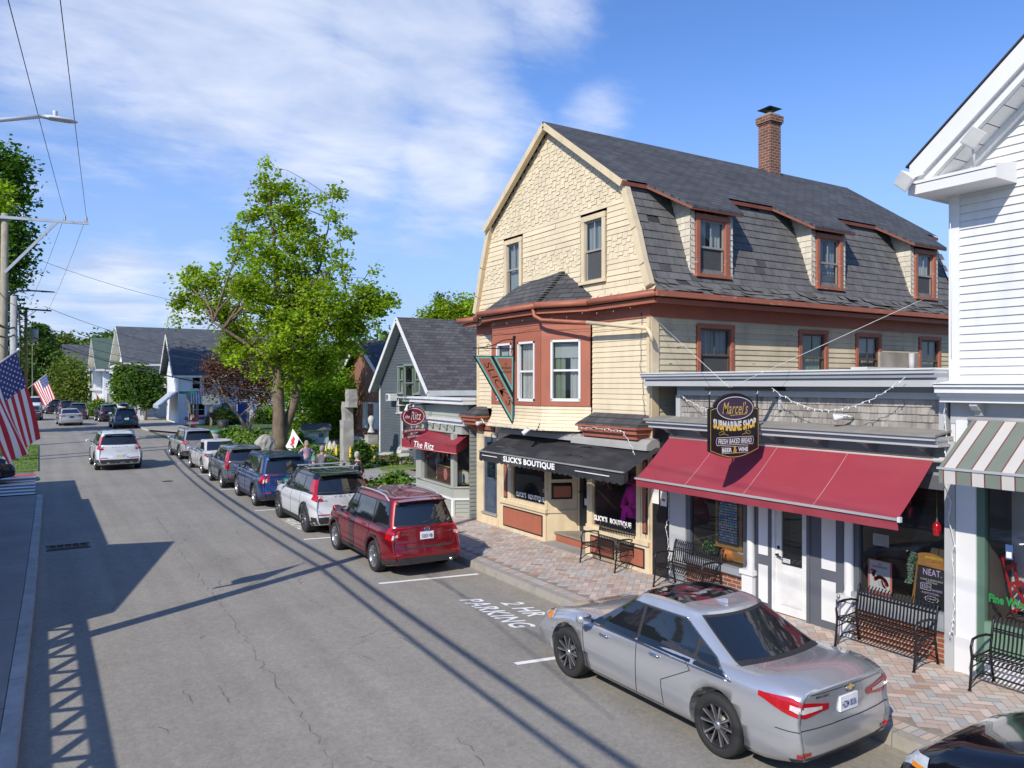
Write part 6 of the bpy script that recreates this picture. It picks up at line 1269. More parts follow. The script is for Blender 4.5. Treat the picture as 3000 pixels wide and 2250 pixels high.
DR_ = thing('dark_roof_house', 'house far up the street showing only its big dark slate roof', 'house', (6, 175, 0), w=True); b = MB(); b.box(5, 30, 180, 195, 0, 6, WCL); b.link('wall', DR_); b = MB(); b.mesh([(4, 178, 5.5), (31, 178, 5.5), (31, 187, 12.5), (4, 187, 12.5)], [(0, 1, 2, 3)], ROOFC); b.link('roof', DR_)
LB = thing('shingled_inn', 'tall gabled house along the left pavement, outside the picture', 'building', (-6, 16, 0), w=True)
b = MB(); LBX = -2.6
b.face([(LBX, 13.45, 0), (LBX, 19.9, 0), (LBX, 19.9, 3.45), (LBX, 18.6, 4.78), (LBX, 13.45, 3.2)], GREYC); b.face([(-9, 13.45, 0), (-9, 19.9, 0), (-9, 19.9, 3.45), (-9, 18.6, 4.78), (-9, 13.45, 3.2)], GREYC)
b.face([(LBX, 13.45, 3.2), (-9, 13.45, 3.2), (-9, 18.6, 4.78), (LBX, 18.6, 4.78)], ROOFN); b.face([(LBX, 18.6, 4.78), (-9, 18.6, 4.78), (-9, 19.9, 3.45), (LBX, 19.9, 3.45)], ROOFN)
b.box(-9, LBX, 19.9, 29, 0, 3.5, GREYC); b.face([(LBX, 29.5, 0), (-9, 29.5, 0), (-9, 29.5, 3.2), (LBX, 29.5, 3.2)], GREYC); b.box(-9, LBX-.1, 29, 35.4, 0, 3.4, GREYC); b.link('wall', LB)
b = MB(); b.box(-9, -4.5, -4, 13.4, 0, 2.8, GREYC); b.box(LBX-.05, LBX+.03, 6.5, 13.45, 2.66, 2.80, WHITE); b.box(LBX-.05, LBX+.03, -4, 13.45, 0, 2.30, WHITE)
for k in range(9): y = 6.8+k*.74; b.bar((LBX, y, 2.3), (LBX, y+.37, 2.68), .07, .09, WHITE, up=(1, 0, 0)); b.bar((LBX, y+.37, 2.68), (LBX, y+.74, 2.3), .07, .12, WHITE, up=(1, 0, 0))
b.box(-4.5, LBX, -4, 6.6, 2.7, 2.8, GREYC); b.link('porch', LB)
# ================= vegetation =================
def leafmat(name, col, tr=.35): return mat(name, col, .55, .25, .7, vc=True, trans=tr, spec=.25)
L_MAPLE = leafmat('maple_leaves', (.33, .45, .032), .52); L_DARK = leafmat('dark_leaves', (.07, .15, .025), .35); L_MID = leafmat('mid_leaves', (.14, .25, .035), .4); L_OLIVE = leafmat('olive_leaves', (.16, .22, .04), .4)
L_PLUM = leafmat('plum_leaves', (.15, .075, .055), .25); L_WOOD = leafmat('wood_leaves', (.10, .18, .03), .3)
BARK = mat('bark', (.17, .125, .085), .9, .25, 2.5, .9, 25, streak=((.10, .07, .05), 2.2, (5, 5, .5), .8)); BARKG = mat('grey_bark', (.20, .17, .14), .9, .25, 3, .8, 25)
def leafclump(b, c, rad, n, size, m, r, flat=.7, droop=0, shadec=None, k1=.62, k2=1.35):
 """n bent leaves round c; every leaf two triangles folded along the rib"""
 tone = r.uniform(.62, 1.28)
 for _ in range(n):
  d = Vector((r.gauss(0, 1), r.gauss(0, 1), r.gauss(0, 1)*flat)); d = d*(rad*.52)
  if d.length > rad*1.25: d *= rad*1.25/d.length
  p = c+d; p.z -= droop*(d.x*d.x+d.y*d.y)/max(rad, .01)
  nrm = Vector((r.gauss(0, .55), r.gauss(0, .55), 1)).normalized() if r.random() < .72 else Vector((r.gauss(0, 1), r.gauss(0, 1), r.gauss(0, 1))).normalized()
  u = nrm.orthogonal().normalized(); a = r.uniform(0, 2*pi); v = nrm.cross(u); e = (u*cos(a)+v*sin(a)); f = nrm.cross(e); s = size*r.uniform(.6, 1.25); dn = nrm*s*.18
  t_ = tone*r.uniform(k1, k2)**.6
  cc = (t_*r.uniform(.92, 1.12), t_, t_*r.uniform(.8, 1.1))
  b.face([p-e*s*.5, p+f*s*.42-dn, p+e*s*.55], m, cc); b.face([p-e*s*.5, p+e*s*.55, p-f*s*.42-dn], m, cc)
def limb(b, a, c, r0, r1, m, r, wob=.06, n=6, side=7):
 a, c = Vector(a), Vector(c); L_ = (c-a).length; pts = []; rs = []
 for i in range(n+1):
  t_ = i/n; p = a.lerp(c, t_)+Vector((r.gauss(0, wob), r.gauss(0, wob), r.gauss(0, wob*.5)))*L_*.3*(0 if i in (0, n) else 1); p.z += sin(pi*t_)*L_*.04; pts.append(p); rs.append(r0+(r1-r0)*t_)
 b.tube(pts, rs, m, side); return pts
def tree(name, label, base, blobs, trunk, lm, bm, nclump, nleaf, leaf, seed, cat='tree', group=None, rad=(.5, .9), trunks=None, inner=.25, forks=None, flat=.7, nlimb=40, shell=.75, droop=.1):
 r = random.Random(seed); T = thing(name, label, cat, base, group=group, w=True); base = Vector(base)
 tb = MB()
 stems = trunks or [[(0, 0, 0), (0, 0, trunk[1])]]
 tops = []
 for st in stems:
  pts = [base+Vector(p[:3]) for p in st]; rs = [p[3] if len(p) > 3 else trunk[0]*(1-.5*i/(len(st)-1)) for i, p in enumerate(st)]
  P2, R2 = [], []
  for i in range(len(pts)-1):
   for k in range(4):
    t_ = k/4; P2.append(pts[i].lerp(pts[i+1], t_)+Vector((r.gauss(0, .02), r.gauss(0, .02), 0))); R2.append((rs[i]+(rs[i+1]-rs[i])*t_)*r.uniform(.95, 1.05))
  P2.append(pts[-1]); R2.append(rs[-1])
  if st is stems[0]: P2[0] = P2[0]; R2[0] *= 1.35; R2[1] *= 1.1
  tb.tube(P2, R2, bm, 12); tops.append((P2, R2))
 wts = [bl[3][0]*bl[3][1]*bl[3][2] if isinstance(bl[3], tuple) else bl[3]**3 for bl in blobs]; wts = [w_**.55 for w_ in wts]
 cb = MB(); cl = []
 for k in range(nclump):
  bl = r.choices(blobs, wts)[0]; R_ = bl[3] if isinstance(bl[3], tuple) else (bl[3],)*3
  d = Vector((r.gauss(0, 1), r.gauss(0, 1), r.gauss(0, 1))).normalized()*(r.uniform(shell, 1) if r.random() > inner else r.uniform(.2, shell))
  c = base+Vector((bl[0]+d.x*R_[0], bl[1]+d.y*R_[1], bl[2]+d.z*R_[2])); cl.append(c)
  leafclump(cb, c, r.uniform(*rad), nleaf, leaf, lm, r, flat, droop)
 for k in range(nlimb):
  c = r.choice(cl); P2, R2 = r.choice(tops); best = min(range(len(P2)//3, len(P2)), key=lambda i: (P2[i]-c).length+max(0, P2[i].z-c.z+.5)*2)
  r0 = min(R2[best]*.6, .03+.012*(c-P2[best]).length); pts = limb(tb, P2[best], c, r0*1.6, .012, bm, r)
  for j in (2, 4):
   c2 = min(cl, key=lambda q: abs((q-pts[j]).length-1.2)); limb(tb, pts[j], c2, r0*.5, .008, bm, r, n=4, side=5)
 tb.link('trunk', T); cb.link('crown', T); return T
B0 = Vector((12.2, 46.4, .1))
def bp(x, y, rr, depth=0.):                             # crown lobe seen at photo position (x,y) with radius rr px
 d = raydir(x, y); zc = B0.x*sin(YAW)+B0.y*cos(YAW)+depth; p = d*zc; s = zc/FPX
 return (p.x-B0.x, p.y-B0.y, p.z+CH-B0.z, rr*s)
mb_ = [bp(*q) for q in [(575, 350, 8), (600, 375, 12), (583, 410, 22), (566, 385, 10), (618, 405, 14), (700, 432, 12), (728, 402, 9), (742, 440, 8), (665, 430, 12), (545, 462, 20), (595, 470, 36, 0), (650, 480, 28, 1), (690, 530, 28), (520, 545, 26), (590, 560, 55, -1), (660, 590, 55, 1), (735, 565, 26), (465, 590, 24), (440, 565, 14), (430, 612, 26), (400, 648, 16), (385, 656, 9), (475, 640, 38), (560, 650, 60, -1.5), (650, 660, 65, 1.5), (740, 650, 48), (795, 635, 28), (830, 652, 16), (812, 582, 10), (850, 650, 7), (700, 715, 60, 0), (780, 712, 24), (590, 720, 48, -2), (510, 712, 30), (530, 770, 18, -1), (650, 780, 34, -1), (700, 775, 32, 1), (490, 745, 20), (760, 750, 24), (640, 700, 50, -3), (700, 640, 45, -3), (540, 620, 30, -2.5), (750, 505, 14), (480, 670, 22), (420, 660, 18), (375, 690, 8), (415, 585, 12), (560, 800, 18), (690, 810, 24), (620, 820, 22), (750, 700, 36), (800, 680, 24), (840, 640, 10), (510, 500, 14), (640, 520, 40), (720, 470, 12), (730, 420, 10), (600, 780, 30), (450, 640, 30), (410, 620, 22), (440, 680, 22), (495, 690, 30), (520, 740, 28), (545, 520, 30), (530, 600, 40), (625, 440, 22), (640, 410, 12), (560, 430, 22), (660, 660, 60), (810, 655, 26), (770, 690, 30), (400, 600, 12), (500, 780, 16), (730, 760, 26)]]
mb_ = [(a, b_, c, d_*1.12) for a, b_, c, d_ in mb_]
tree('maple_tree', 'tall lime-green broadleaf tree standing on the park lawn by the parked cars', B0, mb_, (.36, 6), L_MAPLE, BARK, 1300, 25, .225, 5, rad=(.32, .7), inner=.35, nlimb=110,
     trunks=[[(0, 0, 0, .44), (.05, -.05, 2, .36), (0, 0, 4, .31), (.1, 0, 6.5, .24), (0, .1, 9.5, .17), (-.3, 0, 13, .09), (-.5, 0, 16.2, .03)], [(.15, .1, .6, .3), (.9, .1, 2.6, .26), (1.4, 0, 4.6, .22), (1.7, .1, 7, .17), (2.3, 0, 10, .1), (2.9, 0, 13, .05), (3.4, 0, 15.6, .02)], [(0, 0, 4.5, .16), (-1.5, .3, 6.2, .12), (-3.6, .5, 7.6, .07)], [(0, 0, 6.5, .14), (2.4, .2, 8.3, .1), (4.5, .4, 9.2, .05)]], shell=.7)
def ptree(name, label, px, py, Xd, lobes, lm, bm, n, nl, leaf, seed, h=None, rad=(.6, 1.0), tr=.14, cat='tree', group=None, depth=None, z0=0., stems=None, nlimb=14, flat=.75):
 """tree whose foot stands at depth Xd (metres ahead) under photo position px; lobes are photo positions"""
 d = raydir(px, py); base = Vector((d.x*Xd, d.y*Xd, z0)); s = Xd/FPX; BL = []
 for q in lobes:
  dd = raydir(q[0], q[1]); zc = Xd+(q[3] if len(q) > 3 else 0); p = dd*zc; BL.append((p.x-base.x, p.y-base.y, p.z+CH-base.z, q[2]*zc/FPX))
 top = max(q[2] for q in BL)
 return tree(name, label, base, BL, (tr, top*.85), lm, bm, n, nl, leaf, seed, cat, group, rad, trunks=stems, nlimb=nlimb, flat=flat)
ptree('maple_tree', 'lower bright green tree filling the gap behind the big trunk', 690, 930, 58, [(640, 800, 40), (690, 810, 55), (740, 820, 50), (640, 870, 45), (700, 880, 55), (750, 890, 40), (640, 930, 30), (700, 930, 40), (740, 930, 25), (655, 845, 40, -3), (720, 850, 40, -3)], leafmat('bright_leaves', (.19, .34, .02), .5), BARKG, 300, 40, .28, 11, rad=(.6, 1.1), nlimb=20)
ptree('plum_tree', 'spreading purple-leaved tree with forked pale trunk before the cottage door', 533, 920, 66, [(470, 800, 30), (510, 770, 36), (555, 790, 40), (500, 820, 40), (550, 840, 35), (470, 840, 22), (590, 800, 30), (580, 850, 25), (600, 760, 25), (540, 740, 25)], L_PLUM, mat('pale_bark', (.33, .25, .18), .9, .2, 3, .5, 20), 260, 42, .2, 13, rad=(.6, 1.1),
      stems=[[(0, 0, 0, .16), (-.6, 0, 1.3, .13), (-1.7, .2, 2.8, .09), (-2.4, 0, 4.5, .05)], [(.1, 0, 0, .16), (.5, 0, 1.3, .14), (1.2, 0, 2.4, .10), (2.2, .2, 4., .05)], [(0, 0, .2, .12), (.2, .2, 2, .09), (.1, .3, 4.5, .05)]], nlimb=24)
ptree('street_tree', 'lighter of the two small round street trees, left of the dark one', 275, 890, 91, [(265, 800, 16), (285, 805, 16), (258, 830, 16), (282, 835, 18), (270, 855, 16), (252, 850, 10), (290, 862, 12)], L_MID, BARKG, 90, 30, .4, 15, rad=(.5, .9), tr=.16, group='street trees along the far pavement')
ptree('street_tree', 'darker of the two street trees, with a straight thin trunk', 315, 898, 84, [(315, 790, 9), (318, 805, 20), (300, 822, 20), (330, 825, 22), (310, 845, 26), (340, 850, 18), (325, 862, 18), (297, 860, 12)], L_DARK, BARKG, 120, 32, .36, 16, rad=(.5, .85), tr=.13, group='street trees along the far pavement')
ptree('evergreen_tree', 'dark tall tree at the far left edge behind the utility poles', -25, 960, 62, [(20, 350, 26), (-10, 400, 70), (35, 420, 18), (-10, 500, 62), (30, 500, 20), (-10, 570, 55), (25, 560, 16), (-40, 650, 70), (0, 620, 15), (-25, 700, 24), (-60, 760, 70), (-20, 800, 15)], leafmat('left_dark_leaves', (.085, .19, .02), .4), BARK, 420, 44, .38, 17, rad=(.9, 1.6), tr=.5)
ptree('broadleaf_tree', 'yellow-green branch of a nearer tree at the left picture edge', -60, 960, 48, [(5, 405, 14), (-5, 440, 18), (-20, 500, 40), (-50, 450, 60), (-60, 600, 60)], L_MAPLE, BARK, 90, 40, .3, 18, rad=(.5, .9), tr=.3)
ptree('willow_tree', 'feathery pale green tree left of the white corner house', 152, 880, 120, [(150, 790, 22), (140, 815, 28), (168, 815, 24), (130, 840, 22), (155, 850, 30), (180, 845, 15), (150, 870, 22)], leafmat('pale_leaves', (.20, .27, .06), .5), BARKG, 150, 34, .42, 19, rad=(1.2, 1.9), tr=.2, flat=1.1)
ptree('background_tree', 'light green tree rising behind the cream gambrel house roof', 965, 900, 95, [(965, 680, 34), (935, 690, 26), (1000, 675, 34), (1020, 660, 24), (985, 700, 40), (910, 695, 18)], L_MAPLE, BARK, 170, 40, .42, 20, rad=(1.0, 1.7), tr=.3)
ptree('background_tree', 'small thin dark spruce top behind the light green tree', 951, 900, 100, [(951, 640, 8), (951, 655, 12), (950, 672, 14)], L_DARK, BARK, 36, 30, .3, 21, rad=(.4, .8), tr=.12)
for i, (x, y, zc, lob, m_, n) in enumerate([(75, 880, 150, [(70, 760, 40), (100, 745, 30), (60, 800, 45), (110, 790, 40), (90, 830, 40)], L_WOOD, 170), (130, 880, 175, [(140, 745, 30), (165, 750, 28), (120, 770, 36), (160, 790, 34)], L_OLIVE, 150), (215, 860, 230, [(215, 740, 22), (245, 738, 20), (190, 750, 22), (230, 765, 26)], L_WOOD, 130), (70, 870, 110, [(85, 715, 18), (70, 720, 14), (100, 728, 12)], L_DARK, 60), (45, 880, 120, [(45, 800, 30), (40, 840, 35), (60, 870, 25)], L_DARK, 120), (190, 860, 200, [(190, 790, 24), (170, 800, 24), (205, 820, 24)], L_OLIVE, 90)]):
 ptree('background_tree', ['rounded green tree at the left end of the far street', 'olive green tree in the middle of the far tree row', 'distant tree showing just above the green-roofed white house', 'thin dark tree crown with gaps beside the orange pole', 'dark tree close behind the utility poles', 'olive tree before the dark slate roof'][i], x, y, zc, lob, m_, BARKG, n, 26, .0045*zc, 30+i, rad=(zc*.007, zc*.012) if i != 3 else (.3, .6), tr=.3 if i != 3 else .1, group='trees at the far end of the street', nlimb=4)
r = random.Random(44); b = MB(); hb = MB(); HG_ = mat('hill_green', (.045, .085, .02), .95, .25, .03)
def hill(b, pts, depth, m):
 for (x0, y0), (x1, y1) in zip(pts, pts[1:]):
  a = raydir(x0, y0)*depth; c = raydir(x1, y1)*depth; zz = Vector((0, 0, CH)); a, c = a+zz, c+zz; back = Vector((sin(YAW), cos(YAW), 0))*160
  b.face([(a.x, a.y, -1), (c.x, c.y, -1), c, a], m); b.face([a, c, c+back+Vector((0, 0, 6)), a+back+Vector((0, 0, 6))], m)
HP = [(-500, 800), (0, 780), (60, 770), (150, 752), (240, 748), (330, 765), (450, 775), (560, 770), (700, 760), (780, 742), (850, 728), (950, 720), (1050, 725), (1250, 735), (1600, 740), (2300, 760), (2900, 790)]
hill(hb, HP, 420, HG_); plain(hb.link('hills'))
wd_ = MB()
for (x0, y0), (x1, y1) in zip(HP[2:13], HP[3:14]):
 n_ = int(abs(x1-x0)*.75)
 for k in range(n_):
  t_ = r.random(); x, y = x0+(x1-x0)*t_, y0+(y1-y0)*t_; dep = r.uniform(330, 418); yy = y+r.uniform(-7, 0)+(r.random()**1.5)*70; p = raydir(x, yy)*dep+Vector((0, 0, CH))
  if p.z > 1: leafclump(wd_, p, r.uniform(4, 7), 16, 3.0, L_WOOD, r, .8)
tag(wd_.link('woodland'), 'wooded hillside behind the roofs', 'woodland', kind='stuff')
b = MB()
for k in range(330):
 x = r.uniform(-900, 260); dep = r.uniform(190, 300); y = 745+r.uniform(0, 90)+abs(x-100)*-.02; p = raydir(x, y)*dep+Vector((0, 0, CH)); leafclump(b, p, r.uniform(3, 5), 22, 1.9, r.choice([L_WOOD, L_OLIVE, L_MID]), r, .8)
tag(b.link('treeline'), 'mass of green trees closing the far end of the street', 'treeline', kind='stuff')
def shrub(name, label, c, rx, ry, h, lm, n, leaf, seed, nl=40, stem=True, group=None, flowers=None, cat='shrub', rad=.12):
 r = random.Random(seed); T = thing(name, label, cat, c, group=group, w=True); b = MB()
 for k in range(n):
  d = Vector((r.gauss(0, 1), r.gauss(0, 1), abs(r.gauss(0, .9)))).normalized()*r.uniform(.72, 1.0); leafclump(b, Vector(c)+Vector((d.x*rx, d.y*ry, d.z*h)), rad*r.uniform(.8, 1.5), nl, leaf, lm, r, .8)
 b.link('foliage', T)
 if flowers:
  b = MB()
  for k in range(flowers[1]):
   d = Vector((r.gauss(0, 1), r.gauss(0, 1), abs(r.gauss(0, 1)))).normalized()*r.uniform(.9, 1.06); p = Vector(c)+Vector((d.x*rx, d.y*ry, d.z*h)); s = flowers[2]; u = Vector((s, 0, 0)); v = Vector((0, s*.7, s*.7)); b.face([p-u, p-v, p+u, p+v], r.choice(flowers[0])); b.face([p-u, p-Vector((0, 0, s)), p+u, p+Vector((0, 0, s))], r.choice(flowers[0]))
  b.link('blossoms', T)
 if stem: b = MB(); b.tube([Vector(c)-Vector((0, 0, .05)), Vector(c)+Vector((0, 0, h*.6))], [.04, .02], BARKG, 6); b.link('stem', T)
 return T
def at(x, y, z=.1): p = G(x, y, z); return (p.x, p.y, z)
shrub('boxwood_shrub', 'rounded dark clipped bush against the cottage wall', (15.7, 81.2, 0), 1.55, 1.2, 1.75, leafmat('box_leaves', (.05, .10, .018), .15), 200, .12, 1, nl=60, rad=.3)
shrub('hedge', 'clipped bright green hedge below the white corner house', (6.4, 112, 0), 1.5, 1.2, 1.9, leafmat('hedge_leaves', (.16, .28, .03), .2), 200, .25, 2, nl=44, rad=.5, cat='hedge')
shrub('shrub', 'dark evergreen bush at the right of the cottage beside the big trunk', (20.5, 81, 0), 1.6, 1.2, 1.7, L_DARK, 120, .2, 3, nl=40, rad=.35)
L_HOSTA = leafmat('hosta_leaves', (.17, .29, .05), .3)
for i, (x, y, rx, ry, h, lab) in enumerate([(512, 945, 1.5, 1.2, .85, 'broad-leaved hosta clump in front of the forked purple tree'), (545, 950, 1.3, 1.0, .8, 'feathery green clump right of the hosta by the purple tree'), (570, 965, 1.1, 1.0, .8, 'green clump just left of the tall grey boulder')]):
 q_ = at(x, y+6); shrub('garden_plant', lab, q_, rx, ry, h, L_HOSTA, 110, .24, 60+i, nl=26, group='leafy plants in the park bed', rad=.2, cat='plant')
for i, (x, y, rx, ry, h, lab, fl) in enumerate([
 (832, 1072, 1.35, 1.0, .85, 'large round green shrub beside the garden path, nearest to the street', None), (862, 1058, .8, .8, .7, 'leafy shrub with small blue flowers right of the large round one', ([mat('blue_petal', (.3, .35, .6)), WH_], 60, .035)),
 (780, 1010, .5, .5, 1.5, 'tall feathery dark green plant behind the woman in black', None), (850, 1000, 1.0, .8, .55, 'low purple-flowered bed plant by the path, left part', ([PU_, PK_], 110, .04)), (905, 1000, 1.2, .8, .55, 'low purple-flowered bed plant by the path, right part', ([PU_, PK_], 110, .04)), (965, 992, 1.0, .7, .55, 'purple flowered clump close to the grey gabled house', ([PU_, PK_], 80, .04)),
 (910, 1062, .6, .5, .4, 'small purple-flowered clump at the foot of the jewelry shop', ([PU_, PK_], 80, .03)),
 (700, 1005, 1.1, .8, .8, 'yellow-green leafy clump behind the man in the striped shirt', ([YE_, OR_], 40, .05)), (640, 965, 1.3, .8, .9, 'leafy clump around the foot of the flag behind the parked blue car', None), (730, 1000, .8, .6, .6, 'bright leafy clump left of the tall stone column', ([YE_], 30, .05)), (820, 985, 1.6, .9, .7, 'green clump with yellow blooms behind the stone bench slab', ([YE_], 70, .06)), (665, 985, 1.2, .8, .7, 'loose green plants left of the kiosk sign post', None), (755, 985, .9, .7, .9, 'leafy plants right behind the stone column', None)]):
 p = at(x, y, .15); shrub('garden_plant', lab, p, rx*.85, ry*.85, h*.9, [leafmat('garden_leaves', (.13, .27, .03), .35), L_MID, L_DARK][0 if i % 3 else 1] if i != 2 else L_DARK, 90, .13, 70+i, nl=30, group='flowering plants of the garden', flowers=fl, rad=.16, cat='plant')
YS = mat('lupin_yellow', (.80, .55, .04), .7)
for i, (x, y) in enumerate([(704, 1002), (718, 1000), (727, 1003), (757, 1008)]):
 p = G(x, y+3, .15); t_ = thing('lupin', 'yellow lupin spike among the garden plants by the stone column', 'flower', p, group='yellow lupins by the column', w=True); b = MB(); b.tube([p, p+Vector((0, 0, .55))], .012, L_MID, 5); b.link('stem', t_); b = MB(); b.lathe([(.02, .5), (.07, .58), (.06, .8), (.015, 1.05)], YS, 8, p); b.link('blossom', t_)
b = MB(); q_ = [G(x, y, .15) for x, y in [(470, 962), (560, 957), (566, 968), (520, 974), (468, 972)]]; b.face([(p.x, p.y, .158) for p in q_], SOIL); plain(b.link('flower_bed'))
r = random.Random(5); b = MB()
for k in range(110):
 x, y = r.uniform(480, 560), r.uniform(958, 969); p = G(x, y, .2); s = .1; b.face([p-Vector((s, 0, 0)), p-Vector((0, s, 0)), p+Vector((s, 0, 0)), p+Vector((0, s, .05))], r.choice([WH_, PK_, OR_, L_MID, L_MID, L_MID]))
tag(b.link('bedding_flowers'), 'low mixed bedding flowers in the soil bed', 'flowers', kind='stuff')
b = MB(); GB = mat('grass_blade', (.13, .22, .04), .8, .3, 1, trans=.3)
for k in range(9000):
 x, y = r.uniform(10.2, 20), r.uniform(31, 46.6)
 if x < 10.2+(.0 if y > 33 else 9): continue
 h = r.uniform(.03, .08); a = r.uniform(0, pi); b.face([(x, y, .147), (x+.03*cos(a), y+.03*sin(a), .147), (x+r.gauss(0, .02), y+r.gauss(0, .02), .147+h)], GB)
for k in range(5000):
 x, y = -r.random()**1.3*5-.1, r.uniform(42.4, 60); h = r.uniform(.04, .12); a = r.uniform(0, pi); b.face([(x, y, .06), (x+.04*cos(a), y+.04*sin(a), .06), (x+r.gauss(0, .03), y+r.gauss(0, .03), .06+h)], GB)
tag(b.link('grass'), 'short mown grass of the lawn', 'grass', kind='stuff')
# ================= street furniture =================
STONE = mat('granite', (.36, .34, .30), .9, .18, 2, .5, 40, streak=((.2, .19, .16), 1.5, (3, 3, .8), .6)); STONEL = mat('pale_stone', (.48, .47, .44), .85, .12, 4, .4, 40)
SC_ = thing('stone_sculpture', 'tall sculpture of three stacked rough stone blocks by the park path', 'sculpture', (12.4, 34.9, 0), w=True)
def rough(b, x0, x1, y0, y1, z0, z1, m, r, top=.02):
 n = 6; vs = [];
 for i in range(n+1):
  z = z0+(z1-z0)*i/n; j = lambda: r.uniform(-top, top); vs += [(x0+j(), y0+j(), z), (x1+j(), y0+j(), z), (x1+j(), y1+j(), z), (x0+j(), y1+j(), z)]
 fs = [(3, 2, 1, 0), tuple(range(4*n, 4*n+4))]
 for i in range(n):
  for k in range(4): fs.append((i*4+k, i*4+(k+1) % 4, (i+1)*4+(k+1) % 4, (i+1)*4+k))
 b.mesh(vs, fs, m)
r = random.Random(2)
for (x0, x1, z0, z1, yo) in ((12.12, 12.62, .25, 2.38, 0), (12.34, 12.76, 1.35, 3.25, .42), (12.36, 12.78, 3.0, 3.85, -.05)): b = MB(); rough(b, x0, x1, 34.6+yo, 35.1+yo, z0, z1, STONE, r); b.link('block', SC_)
b = MB(); b.box(12.0, 12.75, 34.5, 35.4, .1, .27, STONE); b.link('base', SC_)
bd = thing('boulder', 'upright grey boulder on the lawn left of the big tree trunk', 'boulder', at(573, 985, .15), w=True); b = MB(); r = random.Random(8); c = Vector(at(573, 985, .15)); vs = []; fs = []; n = 14; prof = [(.42, 0), (.46, .2), (.45, .5), (.42, .8), (.3, 1.05), (.13, 1.2), (.01, 1.22)]
for i, (rr, h) in enumerate(prof):
 for k in range(n): a = 2*pi*k/n; q_ = rr*(1+.14*sin(a*2+1)+.09*sin(a*5+i*1.7)+r.uniform(-.06, .06)); vs.append(c+Vector((q_*cos(a)*1.15, q_*sin(a)*.7, h)))
for i in range(len(prof)-1):
 for k in range(n): fs.append((i*n+k, i*n+(k+1) % n, (i+1)*n+(k+1) % n, (i+1)*n+k))
b.mesh(vs, fs, STONE); b.link('stone', bd)
kq = thing('notice_board', 'grey-framed notice board with a small dark roof between two posts in the park', 'notice board', (14.9, 47.5, 0), w=True); H = fy(47.5); b = MB()
kx0, kx1 = PY(656, 960, 47.5)[0], PY(709, 960, 47.5)[0]
LG = mat('light_grey_paint', (.45, .48, .50), .6, .06, 3)
for x in (kx0, kx1-.14): b.fbox(H, x, x+.14, 0, 1.25, -.1, .1, LG)
b.link('post', kq); b = MB(); b.fbox(H, kx0+.14, kx1-.14, .35, 1.1, -.05, .05, mat('panel_grey', (.36, .42, .48), .5, .06, 3)); b.link('panel', kq); b = MB(); b.fbox(H, kx0-.1, kx1+.1, 1.15, 1.22, -.3, .3, LG); b.prism(FR(H.p(kx0-.15, 0, 0), (0, -1, 0), (1, 0, 0)), [(-.4, 1.22), (.4, 1.22), (0, 1.6)], 0, kx1-kx0+.3, mat('board_roof', (.11, .11, .12), .8, .2)); b.link('roof', kq); b = MB(); b.fbox(H, kx0+.25, kx0+.9, .82, .95, .05, .056, mat('pale_label', (.55, .6, .62))); b.fbox(H, kx0+.95, kx1-.3, .72, .98, .05, .056, mat('print_dark', (.1, .12, .2))); b.link('print', kq)
for i, (x, lab) in enumerate(((713, 'white carved stone leaf, left of the pair'), (722, 'white carved stone leaf, right of the pair'))):
 p = Vector(at(x, 1000, .15)); t_ = thing('stone_leaf', lab, 'sculpture', p, group='pair of white stone leaves', w=True); b = MB(); b.lathe([(.0, .35), (.12, .5), (.15, .75), (.09, 1.0), (0, 1.15)], STONEL, 10, p); b.link('leaf', t_); b = MB(); b.lathe([(.1, 0), (.08, .36), (0, .36)], STONE, 8, p); b.link('base', t_)
p = Vector(at(802, 975, .15)); t_ = thing('bust_on_plinth', 'small carved stone bust on a square grey plinth in the garden', 'sculpture', p, w=True); b = MB(); rough(b, p.x-.3, p.x+.3, p.y-.3, p.y+.3, .15, 1.15, STONE, random.Random(1), .015); b.link('plinth', t_); b = MB(); b.lathe([(.22, 1.15), (.1, 1.4), (.09, 1.55), (.18, 1.75), (.2, 1.95), (.1, 2.1), (0, 2.12)], STONEL, 12, p); b.link('bust', t_)
for i, (x0, x1, y, lab) in enumerate(((765, 782, 998, 'pale stone slab bench left of the plinth'), (812, 850, 1000, 'pale stone slab bench right of the plinth'))):
 p0, p1 = Vector(at(x0, y, .15)), Vector(at(x1, y, .15)); t_ = thing('stone_bench', lab, 'bench', (p0+p1)/2, w=True); b = MB(); b.bar(p0+Vector((0, 0, .5)), p1+Vector((0, 0, .5)), .5, .12, STONEL); b.link('slab', t_)
 for f_ in (.15, .85): b = MB(); q_ = p0.lerp(p1, f_); b.box(q_.x-.12, q_.x+.12, q_.y-.12, q_.y+.12, .1, .6, STONE); b.link('leg', t_)
p = Vector(at(890, 1000, .15)); t_ = thing('engraved_stone', 'large flat pale boulder behind the purple flowers', 'boulder', p, w=True); b = MB(); rough(b, p.x-.7, p.x+.7, p.y-.2, p.y+.2, .1, 1.0, STONEL, random.Random(3), .07); b.link('stone', t_)
p = Vector(at(935, 1035, .15)); t_ = thing('garden_hook', 'black wrought iron scroll hook standing in the flower bed', 'garden hook', p, w=True); b = MB(); b.tube([p, p+Vector((0, 0, 1.25))], .015, BLACKM, 6); b.tube([p+Vector((.0-.12-.10*cos(a/2.2)*(1-a/22), .1, 1.1+.10*sin(a/2.2)*(1-a/22))) for a in range(18)], .012, BLACKM, 5); b.tube([p+Vector((0, 0, 1.22)), p+Vector((-.25, .1, 1.2))], .012, BLACKM, 5); b.link('scroll', t_)
